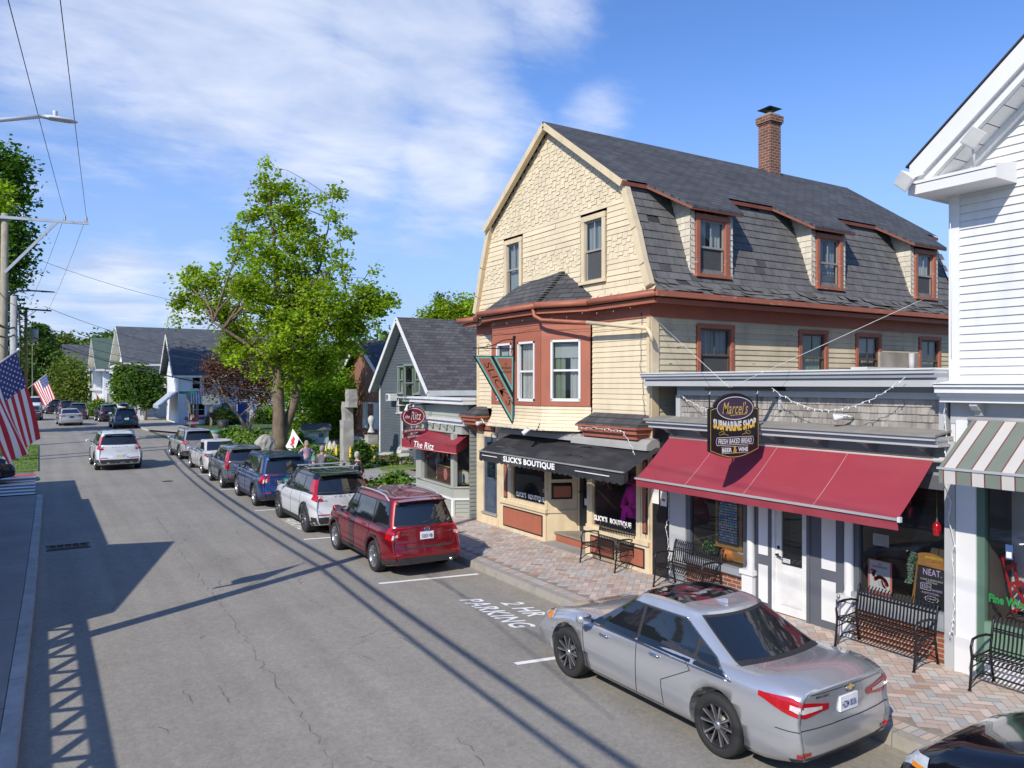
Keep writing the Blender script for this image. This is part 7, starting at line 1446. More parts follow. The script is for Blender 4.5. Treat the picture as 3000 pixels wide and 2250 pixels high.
p = Vector(at(418, 940, .03)); t_ = thing('parking_sign', 'dark square P sign above smaller plates near the cottage corner', 'sign', p, w=True); H = FR((0, p.y, 0), (1, 0, 0), (0, -1, 0)); b = MB(); b.tube([p, p+Vector((0, 0, 3.0))], .05, mat('weathered_post', (.25, .22, .19), .9), 7); b.link('post', t_); zP = PY(418, 900, p.y)[1]
b = MB(); b.fbox(H, p.x-.34, p.x+.34, zP-.32, zP+.32, .06, .09, mat('sign_maroon', (.12, .02, .025), .5)); b.fbox(H, p.x-.2, p.x+.2, zP-1.05, zP-.55, .06, .09, MC['sign_maroon']); b.fbox(H, p.x-.5, p.x+.4, zP-.5, zP-.38, .06, .09, GREYM); o = b.link('plate', t_); sigtext(H, 'P', p.x-.1, zP+.02, .28, .42, WHITE, 'lettering', o, .095, .03)
p = Vector((12.5, 79.5, 0)); t_ = thing('street_name_sign', 'green street-name blade on a leaning wooden post in front of the cottage', 'sign', p, w=True); b = MB(); b.bar(p, p+Vector((-.3, 0, 3.2)), .22, .22, mat('weathered_post', (.25, .22, .19))); b.link('post', t_); b = MB(); b.box(p.x-1.1, p.x+.5, 79.4, 79.45, 3.15, 3.4, mat('street_green', (.02, .16, .10), .5)); b.link('blade', t_)
p = Vector((14.2, 78.5, 0)); t_ = thing('wooden_sign', 'weathered grey wooden sign board on a post before the blue-striped awning', 'sign', p, w=True); b = MB(); b.box(p.x-.1, p.x+.1, 78.4, 78.6, 0, 2.6, mat('weathered_post', (.25, .22, .19))); b.link('post', t_); b = MB(); b.box(p.x-.8, p.x+.75, 78.3, 78.42, 2.1, 3.1, mat('weathered_board', (.28, .32, .30), .9, .3, 4, streak=((.12, .18, .2), 3, (.6, 1, 5), .7))); b.link('board', t_)
p = Vector((13.9, 76.5, 0)); t_ = thing('letter_box', 'black letter box on a post above a dark tub by the cottage', 'letter box', p, w=True); b = MB(); b.box(p.x-.25, p.x+.3, 76.3, 76.8, .95, 1.4, BLACKM); b.link('box', t_); b = MB(); b.tube([p, p+Vector((0, 0, .95))], .06, mat('weathered_post', (.25, .22, .19)), 7); b.link('post', t_)
p = Vector((14.6, 75.0, 0)); t_ = thing('tub_planter', 'dark round tub planter on the grass by the cottage', 'planter', p, w=True); b = MB(); b.lathe([(.45, 0), (.55, .75), (.5, .75), (.48, .68), (0, .68)], mat('dark_tub', (.03, .03, .032), .6), 18, p); b.link('tub', t_)
p = Vector(at(462, 968, .1)); t_ = thing('litter_bin', 'pale concrete litter bin with a green lid behind the parked champagne car', 'bin', p, w=True); b = MB(); b.lathe([(.32, .1), (.36, .5), (.35, 1.0), (0, 1.0)], mat('bin_concrete', (.42, .37, .32), .9, .15), 18, p); b.link('bin_body', t_); b = MB(); b.lathe([(.38, 1.0), (.38, 1.08), (.3, 1.14), (0, 1.15)], mat('bin_green', (.10, .30, .24), .5), 18, p); b.link('lid', t_)
b = MB(); t_ = thing('window_box', 'white planter trough of purple and pink flowers under the cottage window', 'planter', (13.3, 82.4, 0), w=True); b.box(12.4, 14.6, 82.2, 82.7, .0, .5, WHITE); b.link('trough', t_); b = MB(); r = random.Random(6)
for k in range(160): q_ = Vector((r.uniform(12.4, 14.6), r.uniform(82.1, 82.7), r.uniform(.5, .75))); u = Vector((r.gauss(0, .06), r.gauss(0, .06), r.gauss(0, .06))); v = u.orthogonal(); b.face([q_-u, q_-v, q_+u, q_+v], r.choice([PU_, PK_, MC['leaf_indoor'], WH_]))
b.link('blossoms', t_)
bs = thing('notice_board', 'grey notice board between two white posts beyond the parked cars', 'notice board', (4.5, 112, 0), w=True); x0, x1 = PY(228, 870, 112)[0], PY(256, 870, 112)[0]
for x in (x0, x1): b = MB(); b.box(x-.15, x+.15, 111.9, 112.2, 0, 3.3, WHITE); b.link('post', bs)
b = MB(); b.box(x0+.2, x1-.2, 112, 112.1, .8, 2.9, mat('notice_grey', (.3, .33, .32))); b.link('panel', bs)
POLE = mat('pole_wood', (.33, .29, .215), .9, .2, 2, .5, 40, streak=((.18, .15, .11), 2.5, (6, 6, .4), .7)); POLEG = mat('pole_grey', (.36, .36, .35), .9, .15, 2, streak=((.2, .2, .2), 2.5, (6, 6, .4), .6)); POLEO = mat('pole_orange', (.38, .22, .10), .9, .15, 2, streak=((.25, .14, .07), 2.5, (6, 6, .4), .6)); GALV = mat('galvanised', (.42, .45, .50), .5, .08, 3, metal=.2)
def wire(name, pts, r_, sag, par=None, m=None, n=14, label=None):
 P = []
 for i in range(len(pts)-1):
  a, c = Vector(pts[i]), Vector(pts[i+1]); s_ = sag[i] if isinstance(sag, (list, tuple)) else sag
  for k in range(n): t_ = k/n; P.append(a.lerp(c, t_)-Vector((0, 0, 4*s_*t_*(1-t_))))
 P.append(Vector(pts[-1])); b = MB(); b.tube(P, r_, m or WIREB, 5); o = b.link(name, par)
 if not par: tag(o, label, 'cable', 'overhead cables of the street')
 return o
def ins(b, p): b.lathe([(.05, 0), (.07, .08), (.045, .1), (.075, .16), (.05, .2), (.06, .26), (.03, .3), (0, .3)], mat('porcelain', (.30, .27, .27), .25, .1), 10, p)
A_ = Vector((-1.75, 50, 0)); U1 = thing('utility_pole', 'brown wooden utility pole with a long grey side arm and three insulators', 'utility pole', A_, w=True)
b = MB(); b.tube([A_, A_+Vector((.1, 0, 7)), A_+Vector((.15, 0, 13.4))], [.22, .2, .17], POLE, 14); b.link('pole', U1); zt = 13.15
ax = Vector((1, -.15, 0)).normalized(); a0 = A_+Vector((-.35, -.15, zt)); a1 = a0+ax*4.5+Vector((0, 0, .0))
b = MB(); b.bar(a0, a1, .11, .15, GALV); b.bar(a0+ax*.5-Vector((0, 0, 3.0)), a0+ax*3.0, .1, .14, GALV); b.link('crossarm', U1)
I1 = []
for f_ in (1.35, 3.35, 4.4): b = MB(); q_ = a0+ax*f_+Vector((0, 0, .07)); ins(b, q_); b.link('insulator', U1); I1.append(q_+Vector((0, 0, .3)))
C_2 = Vector((-1.15, 48.2, 0)); U2 = thing('utility_pole', 'shorter silver-grey pole standing just in front of the brown one', 'utility pole', C_2, w=True); b = MB(); b.tube([C_2, C_2+Vector((0, 0, 8.75))], [.2, .16], POLEG, 14); b.link('pole', U2); b = MB(); b.box(C_2.x-.2, C_2.x+.05, 47.95, 48.0, .3, .95, mat('bin_green', (.10, .30, .24))); b.link('tag_plate', U2)
b = MB(); b.tube([C_2+Vector((.2, -.1, 3.2)), C_2+Vector((.25, -.1, 4.2)), C_2+Vector((.3, -.15, 6.5)), C_2+Vector((.22, -.1, 8.0))], .05, WIREB, 6); b.link('cable_drop', U2)
C3 = Vector((-1.2, 62, 0)); U3 = thing('utility_pole', 'thin orange-brown pole with a dark curved lamp arm and transformer', 'utility pole', C3, w=True)
d3 = raydir(56, 880); zc3 = 66.; C3 = Vector((d3.x*zc3, d3.y*zc3, 0)); U3.location = C3; ROOTW[U3.name] = Matrix.Translation(C3); z3 = PY(56, 665, C3.y)[1]
b = MB(); b.tube([C3, C3+Vector((0, 0, z3+.1))], [.15, .12], POLEO, 12); b.link('pole', U3)
RUST = mat('rusty_arm', (.16, .07, .06), .8); b = MB(); b.bar(C3+Vector((-1.7, 0, z3)), C3+Vector((1.9, 0, z3-.1)), .1, .14, RUST); b.bar(C3+Vector((-.9, 0, z3)), C3+Vector((0, 0, z3-.8)), .05, .05, RUST); b.bar(C3+Vector((.9, 0, z3)), C3+Vector((0, 0, z3-.8)), .05, .05, RUST); b.link('crossarm', U3)
tz = PY(72, 722, C3.y)[1]; b = MB(); b.lathe([(0, tz+.5), (.28, tz+.48), (.3, tz+.42), (.3, tz-.45), (.2, tz-.5), (0, tz-.5)], mat('transformer_grey', (.42, .44, .46), .5), 16, (C3.x+.62, C3.y, 0)); b.bar((C3.x, C3.y, tz+.2), (C3.x+.4, C3.y, tz+.2), .06, .1, GALV); b.lathe([(.04, tz+.5), (.05, tz+.7), (0, tz+.75)], BLACKM, 8, (C3.x+.5, C3.y, 0)); b.link('transformer', U3)
b = MB(); lz = PY(40, 632, C3.y-6)[1]; q0 = Vector((C3.x-1.4, C3.y-6, z3+.0)); pts = [q0+Vector((x, 0, z)) for x, z in ((-.2, -.3), (.3, .5), (.9, .85), (1.8, .95), (2.6, .95))]; b.tube(pts, .06, BLACKM, 8); b.link('lamp_arm', U3); b = MB(); b.hexa([pts[-1]+Vector(v) for v in ((-.1, -.12, -.08), (.9, -.1, -.05), (.9, .1, -.05), (-.1, .12, -.08), (-.1, -.12, .05), (.8, -.08, .03), (.8, .08, .03), (-.1, .12, .05))], BLACKM); b.link('lamp_head', U3)
I3 = [C3+Vector((-1.5, 0, z3+.1)), C3+Vector((.2, 0, z3+.3)), C3+Vector((1.7, 0, z3+.1))]
S0 = Vector((-1.35, 13.2, 0)); SL = thing('street_lamp', 'white LED street lamp head on a long arm reaching in from the left edge', 'street lamp', S0, w=True)
b = MB(); b.tube([S0+Vector((0, 0, .13)), S0+Vector((0, 0, 10.6))], [.17, .12], POLE, 14); b.link('pole', SL)
LWH = mat('lamp_shell', (.55, .57, .6), .4, .05); hz_ = 8.03
b = MB(); b.tube([S0+Vector((0, 0, hz_-.7)), S0+Vector((.3, 0, hz_-.42)), S0+Vector((.8, 0, hz_-.16)), S0+Vector((1.35, 0, hz_))], .03, LWH, 8); b.link('arm', SL)
b = MB(); h0 = S0+Vector((1.33, 0, hz_)); sec = [(0, .035, .035), (.12, .045, .045), (.16, .09, .045), (.40, .10, .035), (.48, .07, .02), (.51, .02, .01)]; vs = []
for (x, w_, h_) in sec:
 for k in range(10): a = 2*pi*k/10; vs.append(h0+Vector((x, w_*cos(a), h_*sin(a)*(1 if sin(a) > 0 else .5))))
b.mesh(vs, [(i*10+k, i*10+(k+1) % 10, (i+1)*10+(k+1) % 10, (i+1)*10+k) for i in range(5) for k in range(10)]+[tuple(range(10))], LWH, sm=True); b.lathe([(.03, .02), (.035, .09), (.03, .1), (0, .1)], mat('photocell', (.5, .5, .55), .4), 10, h0+Vector((.22, 0, .02))); b.link('lamp_head', SL)
def thru(I, x, y, zc): d = raydir(x, y)*zc+Vector((0, 0, CH)); return d+(d-I)*.8
wire('power_line', [I1[1], thru(I1[1], 22, 0, 16)], .011, .15, label='overhead power line running up out of the picture from the middle insulator'); wire('power_line', [I1[2], thru(I1[2], 132, 0, 16)], .011, .15, label='overhead power line running up out of the picture from the outer insulator'); wire('power_line', [I1[0], thru(I1[0], 0, 400, 20)], .010, .15, label='overhead power line from the insulator nearest the pole')
wire('power_line', [I1[0], I3[0]], .010, .2, label='power line between the brown pole and the left end of the rusty crossarm'); wire('power_line', [I1[1], I3[1]], .010, .3, label='power line between the middle insulator and the orange pole'); wire('power_line', [I1[2], I3[2]], .010, .3, label='power line between the outer insulator and the right end of the rusty crossarm')
def wpx(zc0, zc1, pts, r_, sag, label): a = raydir(*pts[0])*zc0; c = raydir(*pts[1])*zc1; zz = Vector((0, 0, CH)); wire('overhead_cable', [a+zz, c+zz], r_, sag, label=label)
wpx(43, 60, [(12, 532), (480, 665)], .012, .5, 'thin cable from the brown pole crossing high towards the big tree'); wpx(66, 60, [(95, 660), (640, 790)], .02, .9, 'cable sagging from the rusty crossarm to the park'); wpx(66, 60, [(80, 702), (660, 800)], .02, .6, 'cable from the transformer towards the park'); wpx(66, 55, [(74, 728), (690, 858)], .045, .8, 'thick black cable crossing in front of the white roofs'); wpx(66, 75, [(90, 715), (430, 792)], .018, .6, 'thin cable below the transformer'); wpx(66, 75, [(90, 720), (420, 806)], .015, .8, 'lowest thin cable below the transformer'); wpx(43, 40, [(30, 735), (-60, 700)], .03, .2, 'bundled cable leaving the silver pole to the left')
for k, (z, r_, lb) in enumerate(((6.1, .05, 'upper thick telephone cable above the left pavement'), (5.7, .04, 'lower thick telephone cable above the left pavement'), (7.3, .015, 'thin telephone wire above the left pavement'))): wire('telephone_cable', [C_2+Vector((0, 0, z+1.0)), S0+Vector((0, 0, z)), Vector((-1.6, -20, z+.2))], r_, [.45, .4], label=lb)
FRED = mat('flag_red', (.5, .02, .04), .8); FWH = mat('flag_white', (.75, .75, .77), .8, .03); FBL = mat('flag_blue', (.03, .05, .2), .8)
def usflag(label, tip, root, hang, L_, Hh, seed, group='stars and stripes on poles', fold=.1):
 """tip: staff end; flag hangs from the staff: along = stripe direction"""
 T = thing('flag', label, 'flag', root, group=group, w=True); tip, root = Vector(tip), Vector(root); sd = (tip-root).normalized()
 b = MB(); b.tube([root, tip], .013 if L_ < 2 else .02, WHITE, 6); b.lathe([(0, .03), (.025, .015), (.025, -.01), (0, -.02)], WHITE, 8, tip); b.link('staff', T)
 h0 = tip-sd*.06; al = Vector(hang).normalized(); nrm = al.cross(sd).normalized(); nu, nv = 26, 26
 def P(u, v):                                         # u along stripes, v across (0 at the tip)
  p = h0-sd*(Hh*v)*(1-.25*u)+al*(L_*u); w_ = sin(v*9+u*2.5+seed)*fold*u+sin(v*17+u*4)*fold*.35*u; p = p+nrm*w_; p.z -= .05*sin(u*3)*v; return p
 grid = {}
 for m_ in (FRED, FWH, FBL): grid[m_] = MB()
 rows = 13*3
 one = MB()
 for j in range(rows):
  for i in range(nu):
   u0, u1, v0, v1 = i/nu, (i+1)/nu, j/rows, (j+1)/rows; st = j//3; m_ = FBL if (u1 <= .401 and st < 7) else (FRED if st % 2 == 0 else FWH)
   one.face([P(u0, v0), P(u1, v0), P(u1, v1), P(u0, v1)], m_, sm=True)
 o = one.link('cloth', T); b = MB()
 for rr in range(9):
  for cc in range(6 if rr % 2 == 0 else 5):
   u, v = (.4/12)*(2*cc+1+(rr % 2)), (7/13/10)*(rr+1); s_ = L_*.014
   for sg in (-1, 1):
    pts = []
    for k in range(10): a = pi/2+k*pi/5; rd = s_ if k % 2 == 0 else s_*.42; pts.append(P(u+rd*cos(a)/L_, v-rd*sin(a)/Hh)+nrm*sg*.004)
    b.face(pts, FWH)
 b.link('star', o)['kind'] = 'stuff'
 return T
fx0 = raydir(40, 754)*12.2+Vector((0, 0, CH)); usflag('large stars and stripes flag hanging from a staff at the left picture edge', fx0, S0+Vector((.1, .1, 3.75)), (.22, .25, -1), 1.50, .95, 0, fold=.07)
fx1 = raydir(101, 806)*60+Vector((0, 0, CH)); fr1 = raydir(53, 843)*60.5+Vector((0, 0, CH)); usflag('second, smaller stars and stripes flag on a staff from the orange pole', fx1, fr1, (.30, -.1, -1), 2.0, 1.5, 2, fold=.06)
p_ = raydir(232, 840)*118+Vector((0, 0, CH)); usflag('distant small stars and stripes flag on the white corner house', raydir(240, 838)*112+Vector((0, 0, CH)), raydir(252, 846)*112+Vector((0, 0, CH)), (-.5, 0, -1), 1.9, 1.3, 4, fold=.05)
def plainflag(label, tip, root, hang, L_, Hh, cols_, seed):
 T = thing('banner', label, 'flag', root, w=True); tip, root = Vector(tip), Vector(root); sd = (tip-root).normalized(); b = MB(); b.tube([root, tip], .02, WHITE, 6); b.link('staff', T); al = Vector(hang).normalized(); nrm = al.cross(sd).normalized(); b = MB(); n = 14
 def P(u, v): return tip-sd*(Hh*v)+al*(L_*u)+nrm*(.08*sin(v*7+u*3+seed)*u)
 for i in range(n):
  for j in range(n): u, v = (i+.5)/n, (j+.5)/n; b.face([P(i/n, j/n), P((i+1)/n, j/n), P((i+1)/n, (j+1)/n), P(i/n, (j+1)/n)], cols_(u, v), sm=True)
 b.link('cloth', T)
fq = mat('banner_red', (.5, .03, .05), .8)
plainflag('white banner with a red blot on a slanting staff beside the big trunk', raydir(632, 925)*44+Vector((0, 0, CH)), raydir(657, 962)*43+Vector((0, 0, CH)), (-.35, 0, -1), 1.05, .9, lambda u, v: fq if (u-.45)**2+(v-.5)**2*1.3 < .05+.02*sin(u*30) else FWH, 1)
plainflag('red and white banner beyond the parked cars', raydir(207, 848)*112+Vector((0, 0, CH)), raydir(214, 884)*112+Vector((0, 0, CH)), (.5, 0, -.75), 1.7, 2.0, lambda u, v: fq if u < .4 else (FBL if abs(v-.65) < .1 and u > .6 else FWH), 2)
# ================= vehicles =================
def paint(name, c, metal=.55, rough=.32): return mat(name, c, rough, .015, 2, metal=metal, coat=.9, spec=.5)
TYRE = mat('tyre_rubber', (.022, .022, .022), .85, .15, 20); GLC = mat('car_glass', (.012, .015, .018), .04, .05, 2, spec=.9, coat=.5); TRIM = mat('black_plastic', (.028, .028, .03), .6, .1, 10); CHROME = mat('chrome', (.7, .7, .7), .15, .02, metal=1.)
RIMS = mat('alloy', (.55, .55, .56), .3, .03, metal=.9); RIMD = mat('dark_alloy', (.05, .05, .055), .4, .05, metal=.6); WELL = mat('wheel_well', (.008, .008, .008), .95)
TAIL = mat('tail_red', (.42, .008, .012), .12, .2, 9, coat=.8); TAILC = mat('tail_clear', (.62, .55, .55), .15, .1, 20, coat=.8); HEAD = mat('head_lens', (.45, .48, .5), .1, .15, 9, coat=.9); AMBER = mat('amber', (.7, .22, .01), .2, .1, 9, coat=.5); PLW = mat('plate_white', (.72, .73, .74), .45)
def spl(P, x):
 if x <= P[0][0]: return P[0][1]
 for i in range(len(P)-1):
  if x <= P[i+1][0]:
   t = (x-P[i][0])/(P[i+1][0]-P[i][0]); p0 = P[max(i-1, 0)][1]; p1 = P[i][1]; p2 = P[i+1][1]; p3 = P[min(i+2, len(P)-1)][1]
   t2 = t*t*(3-2*t); return p1+(p2-p1)*(t*.5+t2*.5)
 return P[-1][1]
def make_wheel(par, x, y, r, w_, style, rimm):
 s = 1 if y > 0 else -1
 W_ = bpy.data.objects.new('wheel', None); SC.collection.objects.link(W_); W_.parent = par; W_.location = (x, y, r); W_.empty_display_size = .1
 b = MB(); rr = r*.70; b.lathe([(rr, -w_/2), (r*.93, -w_/2), (r*.985, -w_*.4), (r, -w_*.25), (r, w_*.25), (r*.985, w_*.4), (r*.93, w_/2), (rr+.01, w_/2), (rr, w_/2-.01)], TYRE, 36, axis='Y'); b.link('tyre', W_)
 b = MB(); o = s*w_/2
 b.lathe([(rr, -s*w_/2), (rr, o*.92), (rr-.012, o*.97), (rr-.03, o*.85), (rr-.035, 0)], rimm if style != 'two' else RIMD, 32, axis='Y'); b.lathe([(0, 0), (rr-.03, 0)], WELL, 24, axis='Y')
 b.lathe([(r*.32, o*.2), (r*.32, o*.3), (0, o*.3)], mat('disc_brake', (.2, .19, .18), .5, metal=.7), 20, axis='Y')
 n = {'five': 5, 'ten': 10, 'two': 5, 'star': 5}[style]
 for k in range(n):
  a = 2*pi*k/n+.3; hw = {'five': .17, 'ten': .055, 'two': .05, 'star': .12}[style]; fl = (1.0 if style != 'star' else 1.6)
  def pt(rad, da, dep): return (rad*cos(a+da), o*dep, rad*sin(a+da))
  for (da0, wi) in ([(0, hw)] if style in ('five', 'ten', 'star') else [(-.2, .055), (.2, .055)]):
   r0, r1 = rr*.18, rr*.97
   b.mesh([pt(r0, da0*1.2-wi*1.5, .80), pt(r0, da0*1.2+wi*1.5, .80), pt(r1, da0*1.4+wi*fl, .95), pt(r1, da0*1.4-wi*fl, .95), pt(r0, da0*1.2-wi*1.5, .4), pt(r0, da0*1.2+wi*1.5, .4), pt(r1, da0*1.4+wi*fl, .6), pt(r1, da0*1.4-wi*fl, .6)], [(0, 1, 2, 3), (0, 1, 5, 4), (1, 2, 6, 5), (2, 3, 7, 6), (3, 0, 4, 7)], rimm)
   if style == 'two': b.mesh([pt(r0*1.8, da0*1.3-.10, .78), pt(r0*1.8, da0*1.3-.05, .78), pt(r1*.98, da0*1.4-.13, .9), pt(r1*.98, da0*1.4-.055, .9)], [(0, 1, 3, 2)], RIMD)
 b.lathe([(0, o*.9), (rr*.14, o*.9), (rr*.2, o*.8), (rr*.22, o*.5)], rimm, 14, axis='Y'); b.link('rim', W_)
def car(name, label, cat, P, loc, rz, group=None, scale=1.):
 """P: measurements of one vehicle; local x forward, y left, z up"""
 T = thing(name, label, cat, loc, rz, group); T.scale = (scale,)*3
 L, W, H, wb = P['L'], P['W'], P['H'], P['wb']; r = P['r']; xr, xf = -L/2, L/2; hw = W/2
 xfw = xf-P['fo']; xrw = xfw-wb; bod = P['paint']; roofm = P.get('roofpaint', bod); zbl = P['belt']; sed = P.get('deck')
 top = [(xr, P['ztail']), (P['xr0'], P['ztail']+.02 if not sed else P['deck']+.03), (P['xf0'], P['cowl']), (xf-.45, P['hood']), (xf-.15, P['hood']-.08), (xf, P['hood']-.2)]
 if not sed: top[1] = (P['xr0']+.3, zbl)
 zbot = P.get('sill', .2); NS = 40
 def bot(x): return zbot+.0+max(0, (xr+.55-x)/.55)**1.5*.10+max(0, (x-xf+.6)/.6)**1.5*.06
 def wid(x):
  t = 1; dr = x-xr; df = xf-x
  if dr < .7: t *= 1-.115*(1-dr/.7)**2.2
  if dr < .16: t *= 1-.07*(1-max(dr, 0)/.16)**2
  if df < .16: t *= 1-.07*(1-max(df, 0)/.16)**2
  if df < 1.1: t *= 1-.16*(1-df/1.1)**2.2
  return hw*t
 rp_ = P.get('rearprof', [(.2, .10), (.3, .02), (.45, 0), (.62, .01), (.72, .07), (.95, .09), (1.1, .13)]); fp_ = [(.2, .10), (.35, .0), (.55, .0), (.7, .06), (.85, .2)]
 vs, fs, mi = [], [], []
 def ring(x, s=1., xo=None):
  w_ = wid(x); zt = spl(top, x); zb_ = bot(x); c = P.get('crown', .045) if x > P['xf0']-.3 or (sed and x < P['xr0']+.3) else .02; out = []
  sh = zt-.02
  half = [(0, zb_), (.7*w_, zb_), (.90*w_, zb_+.02), (.965*w_, zb_+.09), (.985*w_, zb_+.2), (1.0*w_, zb_+(sh-zb_)*.42), (.995*w_, zb_+(sh-zb_)*.62), (.975*w_, zb_+(sh-zb_)*.80), (.955*w_, sh-.075), (.92*w_, sh-.02), (.85*w_, zt+c*.25), (.6*w_, zt+c*.75), (.3*w_, zt+c*.97), (0, zt+c)]
  pts = half+[(-y, z) for y, z in half[-2:0:-1]]
  zc_ = (zt+zb_)/2
  for (y, z) in pts:
   y *= s; z = zc_+(z-zc_)*s; X = x if xo is None else xo
   if x < xr+.6: k = max(0, 1-(x-xr)/.6)**1.5; X += spl(rp_, z)*k+.0
   if x > xf-.7: k = max(0, 1-(xf-x)/.7)**1.5; X -= spl(fp_, z)*k
   if x <= xr+.02: X += .10*(abs(y)/hw)**3*1.0
   if x >= xf-.02: X -= .16*(abs(y)/hw)**2.2
   out.append((X, y, z))
  return out
 xs = [xr+(L)*(.5-.5*cos(pi*i/NS)) for i in range(NS+1)]; rings = []
 for s_ in (.35, .72, .9, .965): rings.append(ring(xr, s_, xr-.0+.0*(1-s_)))
 for x in xs: rings.append(ring(x, .992 if x in (xs[0], xs[-1]) else 1.))
 for s_ in (.965, .9, .72, .35): rings.append(ring(xf, s_))
 n = len(rings[0])
 for rg_ in rings: vs += rg_
 for i in range(len(rings)-1):
  for k in range(n): fs.append((i*n+k, (i+1)*n+k, (i+1)*n+(k+1) % n, i*n+(k+1) % n))
 fs.append(tuple(range(n))); fs.append(tuple(range((len(rings)-1)*n, len(rings)*n))[::-1])
 b = MB(); b.mesh(vs, fs, bod, sm=True); b.mi(WELL)
 o = b.link('body')
 cb = MB(); cb.mi(bod)
 for x in (xfw, xrw):
  for s in (-1, 1):
   R_ = r+.055; y0, y1 = s*(hw-.34), s*(hw+.2); q = []
   for yy in (y0, y1):
    for k in range(28): a = 2*pi*k/28; q.append((x+R_*cos(a), yy, r+.02+R_*sin(a)))
   f_ = [(k, (k+1) % 28, 28+(k+1) % 28, 28+k) for k in range(28)]+[tuple(range(28))[::-1], tuple(range(28, 56))]
   if s < 0: f_ = [t_[::-1] for t_ in f_]
   f_ = [t_[::-1] for t_ in f_]
   cb.mesh(q, f_, WELL)
 co_ = cb.link('cutter')
 for me_ in (o.data, co_.data):
  bm = bmesh.new(); bm.from_mesh(me_); bmesh.ops.recalc_face_normals(bm, faces=bm.faces); bm.to_mesh(me_); bm.free()
 if 1: co_.data.materials.clear(); co_.data.materials.append(bod); co_.data.materials.append(WELL)
 md_ = o.modifiers.new('b', 'BOOLEAN'); md_.operation = 'DIFFERENCE'; md_.object = co_; md_.solver = 'EXACT'
 dg = bpy.context.evaluated_depsgraph_get(); me = bpy.data.meshes.new_from_object(o.evaluated_get(dg)); o.modifiers.clear(); o.data = me; me.name = 'body'; bpy.data.objects.remove(co_); o.parent = T
 zr = P['roof']; xf0, xf1, xr1, xr0 = P['xf0'], P['xf1'], P['xr1'], P['xr0']; wb_, wr_ = hw*P.get('gw0', .925), hw*P.get('gw1', .70)
 zg0 = zbl-.10; ztop = zr-.05
 def gx(t): return (xr0+(xr1-xr0)*(t**P.get('rp', 1.0)), xf0+(xf1-xf0)*(t**.88), wb_+(wr_-wb_)*(t**1.25))
 vs, fs = [], []; lv = []
 for i in range(9): t = i/8; lv.append((zg0+(ztop-zg0)*t, t, 1., 0))
 for s_, dz in ((.985, .022), (.95, .036), (.85, .044), (.6, .052), (.3, .056), (.02, .057)): lv.append((ztop+dz, 1., s_, 0))
 NE, NSd = 8, 12
 for (z, t, s_, _) in lv:
  a, c, w_ = gx(t); rgp = []
  cx_ = (a+c)/2; hl = (c-a)/2
  for k in range(NE+1): yf = -.93+1.86*k/NE; rgp.append((a+.10*yf*yf+.02*abs(yf)**6, yf*w_*.97))
  for k in range(1, NSd): u = k/NSd; rgp.append((a+.15+(c-a-.30)*u, w_*(1-.05*(1-u)**2*1.2-.02*u**3)))
  for k in range(NE+1): yf = .93-1.86*k/NE; rgp.append((c-.16*yf*yf-.02*abs(yf)**6, yf*w_*.97))
  for k in range(1, NSd): u = 1-k/NSd; rgp.append((a+.15+(c-a-.30)*u, -w_*(1-.05*(1-u)**2*1.2-.02*u**3)))
  for (x, y) in rgp: vs.append((cx_+(x-cx_)*s_, y*s_, z+P.get('arch', .03)*(1-((x-cx_)/hl)**2)*(t**3)))
 n = 2*(NE+1)+2*(NSd-1)
 for i in range(len(lv)-1):
  for k in range(n): fs.append((i*n+k, i*n+(k+1) % n, (i+1)*n+(k+1) % n, (i+1)*n+k))
 fs.append(tuple(range((len(lv)-1)*n, len(lv)*n)))
 g = MB(); g.mesh(vs, fs, roofm, sm=True); go = g.link('roof', T)
 bm = bmesh.new(); bm.from_mesh(o.data); bm.from_mesh(go.data); bv = BVHTree.FromBMesh(bm); bm.free()
 def hit(o_, d, off=.004):
  h = bv.ray_cast(Vector(o_), Vector(d))
  if h[0] is None: return None
  nn = h[1]; nn = nn if nn.dot(Vector(d)) < 0 else -nn
  return h[0]+nn*off
 def side(x, z, s, off=.004): return hit((x, s*3, z), (0, -s, 0), off)
 def grid(pts, nu, nv, m, name, par, maxd=.09, lab=None, sm=True):
  b = MB()
  for j in range(nv):
   for i in range(nu):
    q = [pts[j][i], pts[j][i+1], pts[j+1][i+1], pts[j+1][i]]
    if any(p is None for p in q): continue
    if max((q[a]-q[c]).length for a in range(4) for c in range(a)) > maxd*6: continue
    b.face(q, m, sm=sm)
  if not b.f: return None
  o_ = b.link(name, par)
  if lab: o_['label'] = lab
  return o_
 def tz(z): return max(0., min(1., (z-zg0)/(ztop-zg0)))
 z0, z1 = zbl+P.get('wz', .0), zr-P.get('wt', .115)
 def xa(z): return gx(tz(z))[0]+P.get('dp', .2)
 def xb(z): return gx(tz(z))[1]-.17
 for s in (-1, 1):
  nm = 'window_trim'; nu = 20; nv = 6
  pts = [[side(xa(z)-.03+(xb(z)+.03-xa(z)+.03)*i/nu, z, s, .003) for i in range(nu+1)] for z in [z0-.022+(z1-z0+.044)*j/nv for j in range(nv+1)]]
  grid(pts, nu, nv, P.get('dlo', TRIM), nm, T, .3)
  if sed:
   bq = MB(); N_ = 18; lo_ = [side(xa(z0)-.03+(xb(z0)+.06-xa(z0))*i/N_, z0-.024, s, .004) for i in range(N_+1)]; hi_ = [side(xa(z1)-.03+(xb(z1)+.06-xa(z1))*i/N_, z1+.022, s, .004) for i in range(N_+1)]
   up_ = [side(xa(z)-.035, z, s, .004) for z in [z0+(z1-z0)*j/6 for j in range(7)]]
   for pp in (lo_, hi_, up_):
    pp = [p for p in pp if p is not None]
    if len(pp) > 2: bq.tube(pp, .008, CHROME, 5)
   if bq.f: bq.link('window_chrome', T)
  cuts = [None]+list(P['pillars'])+[None]
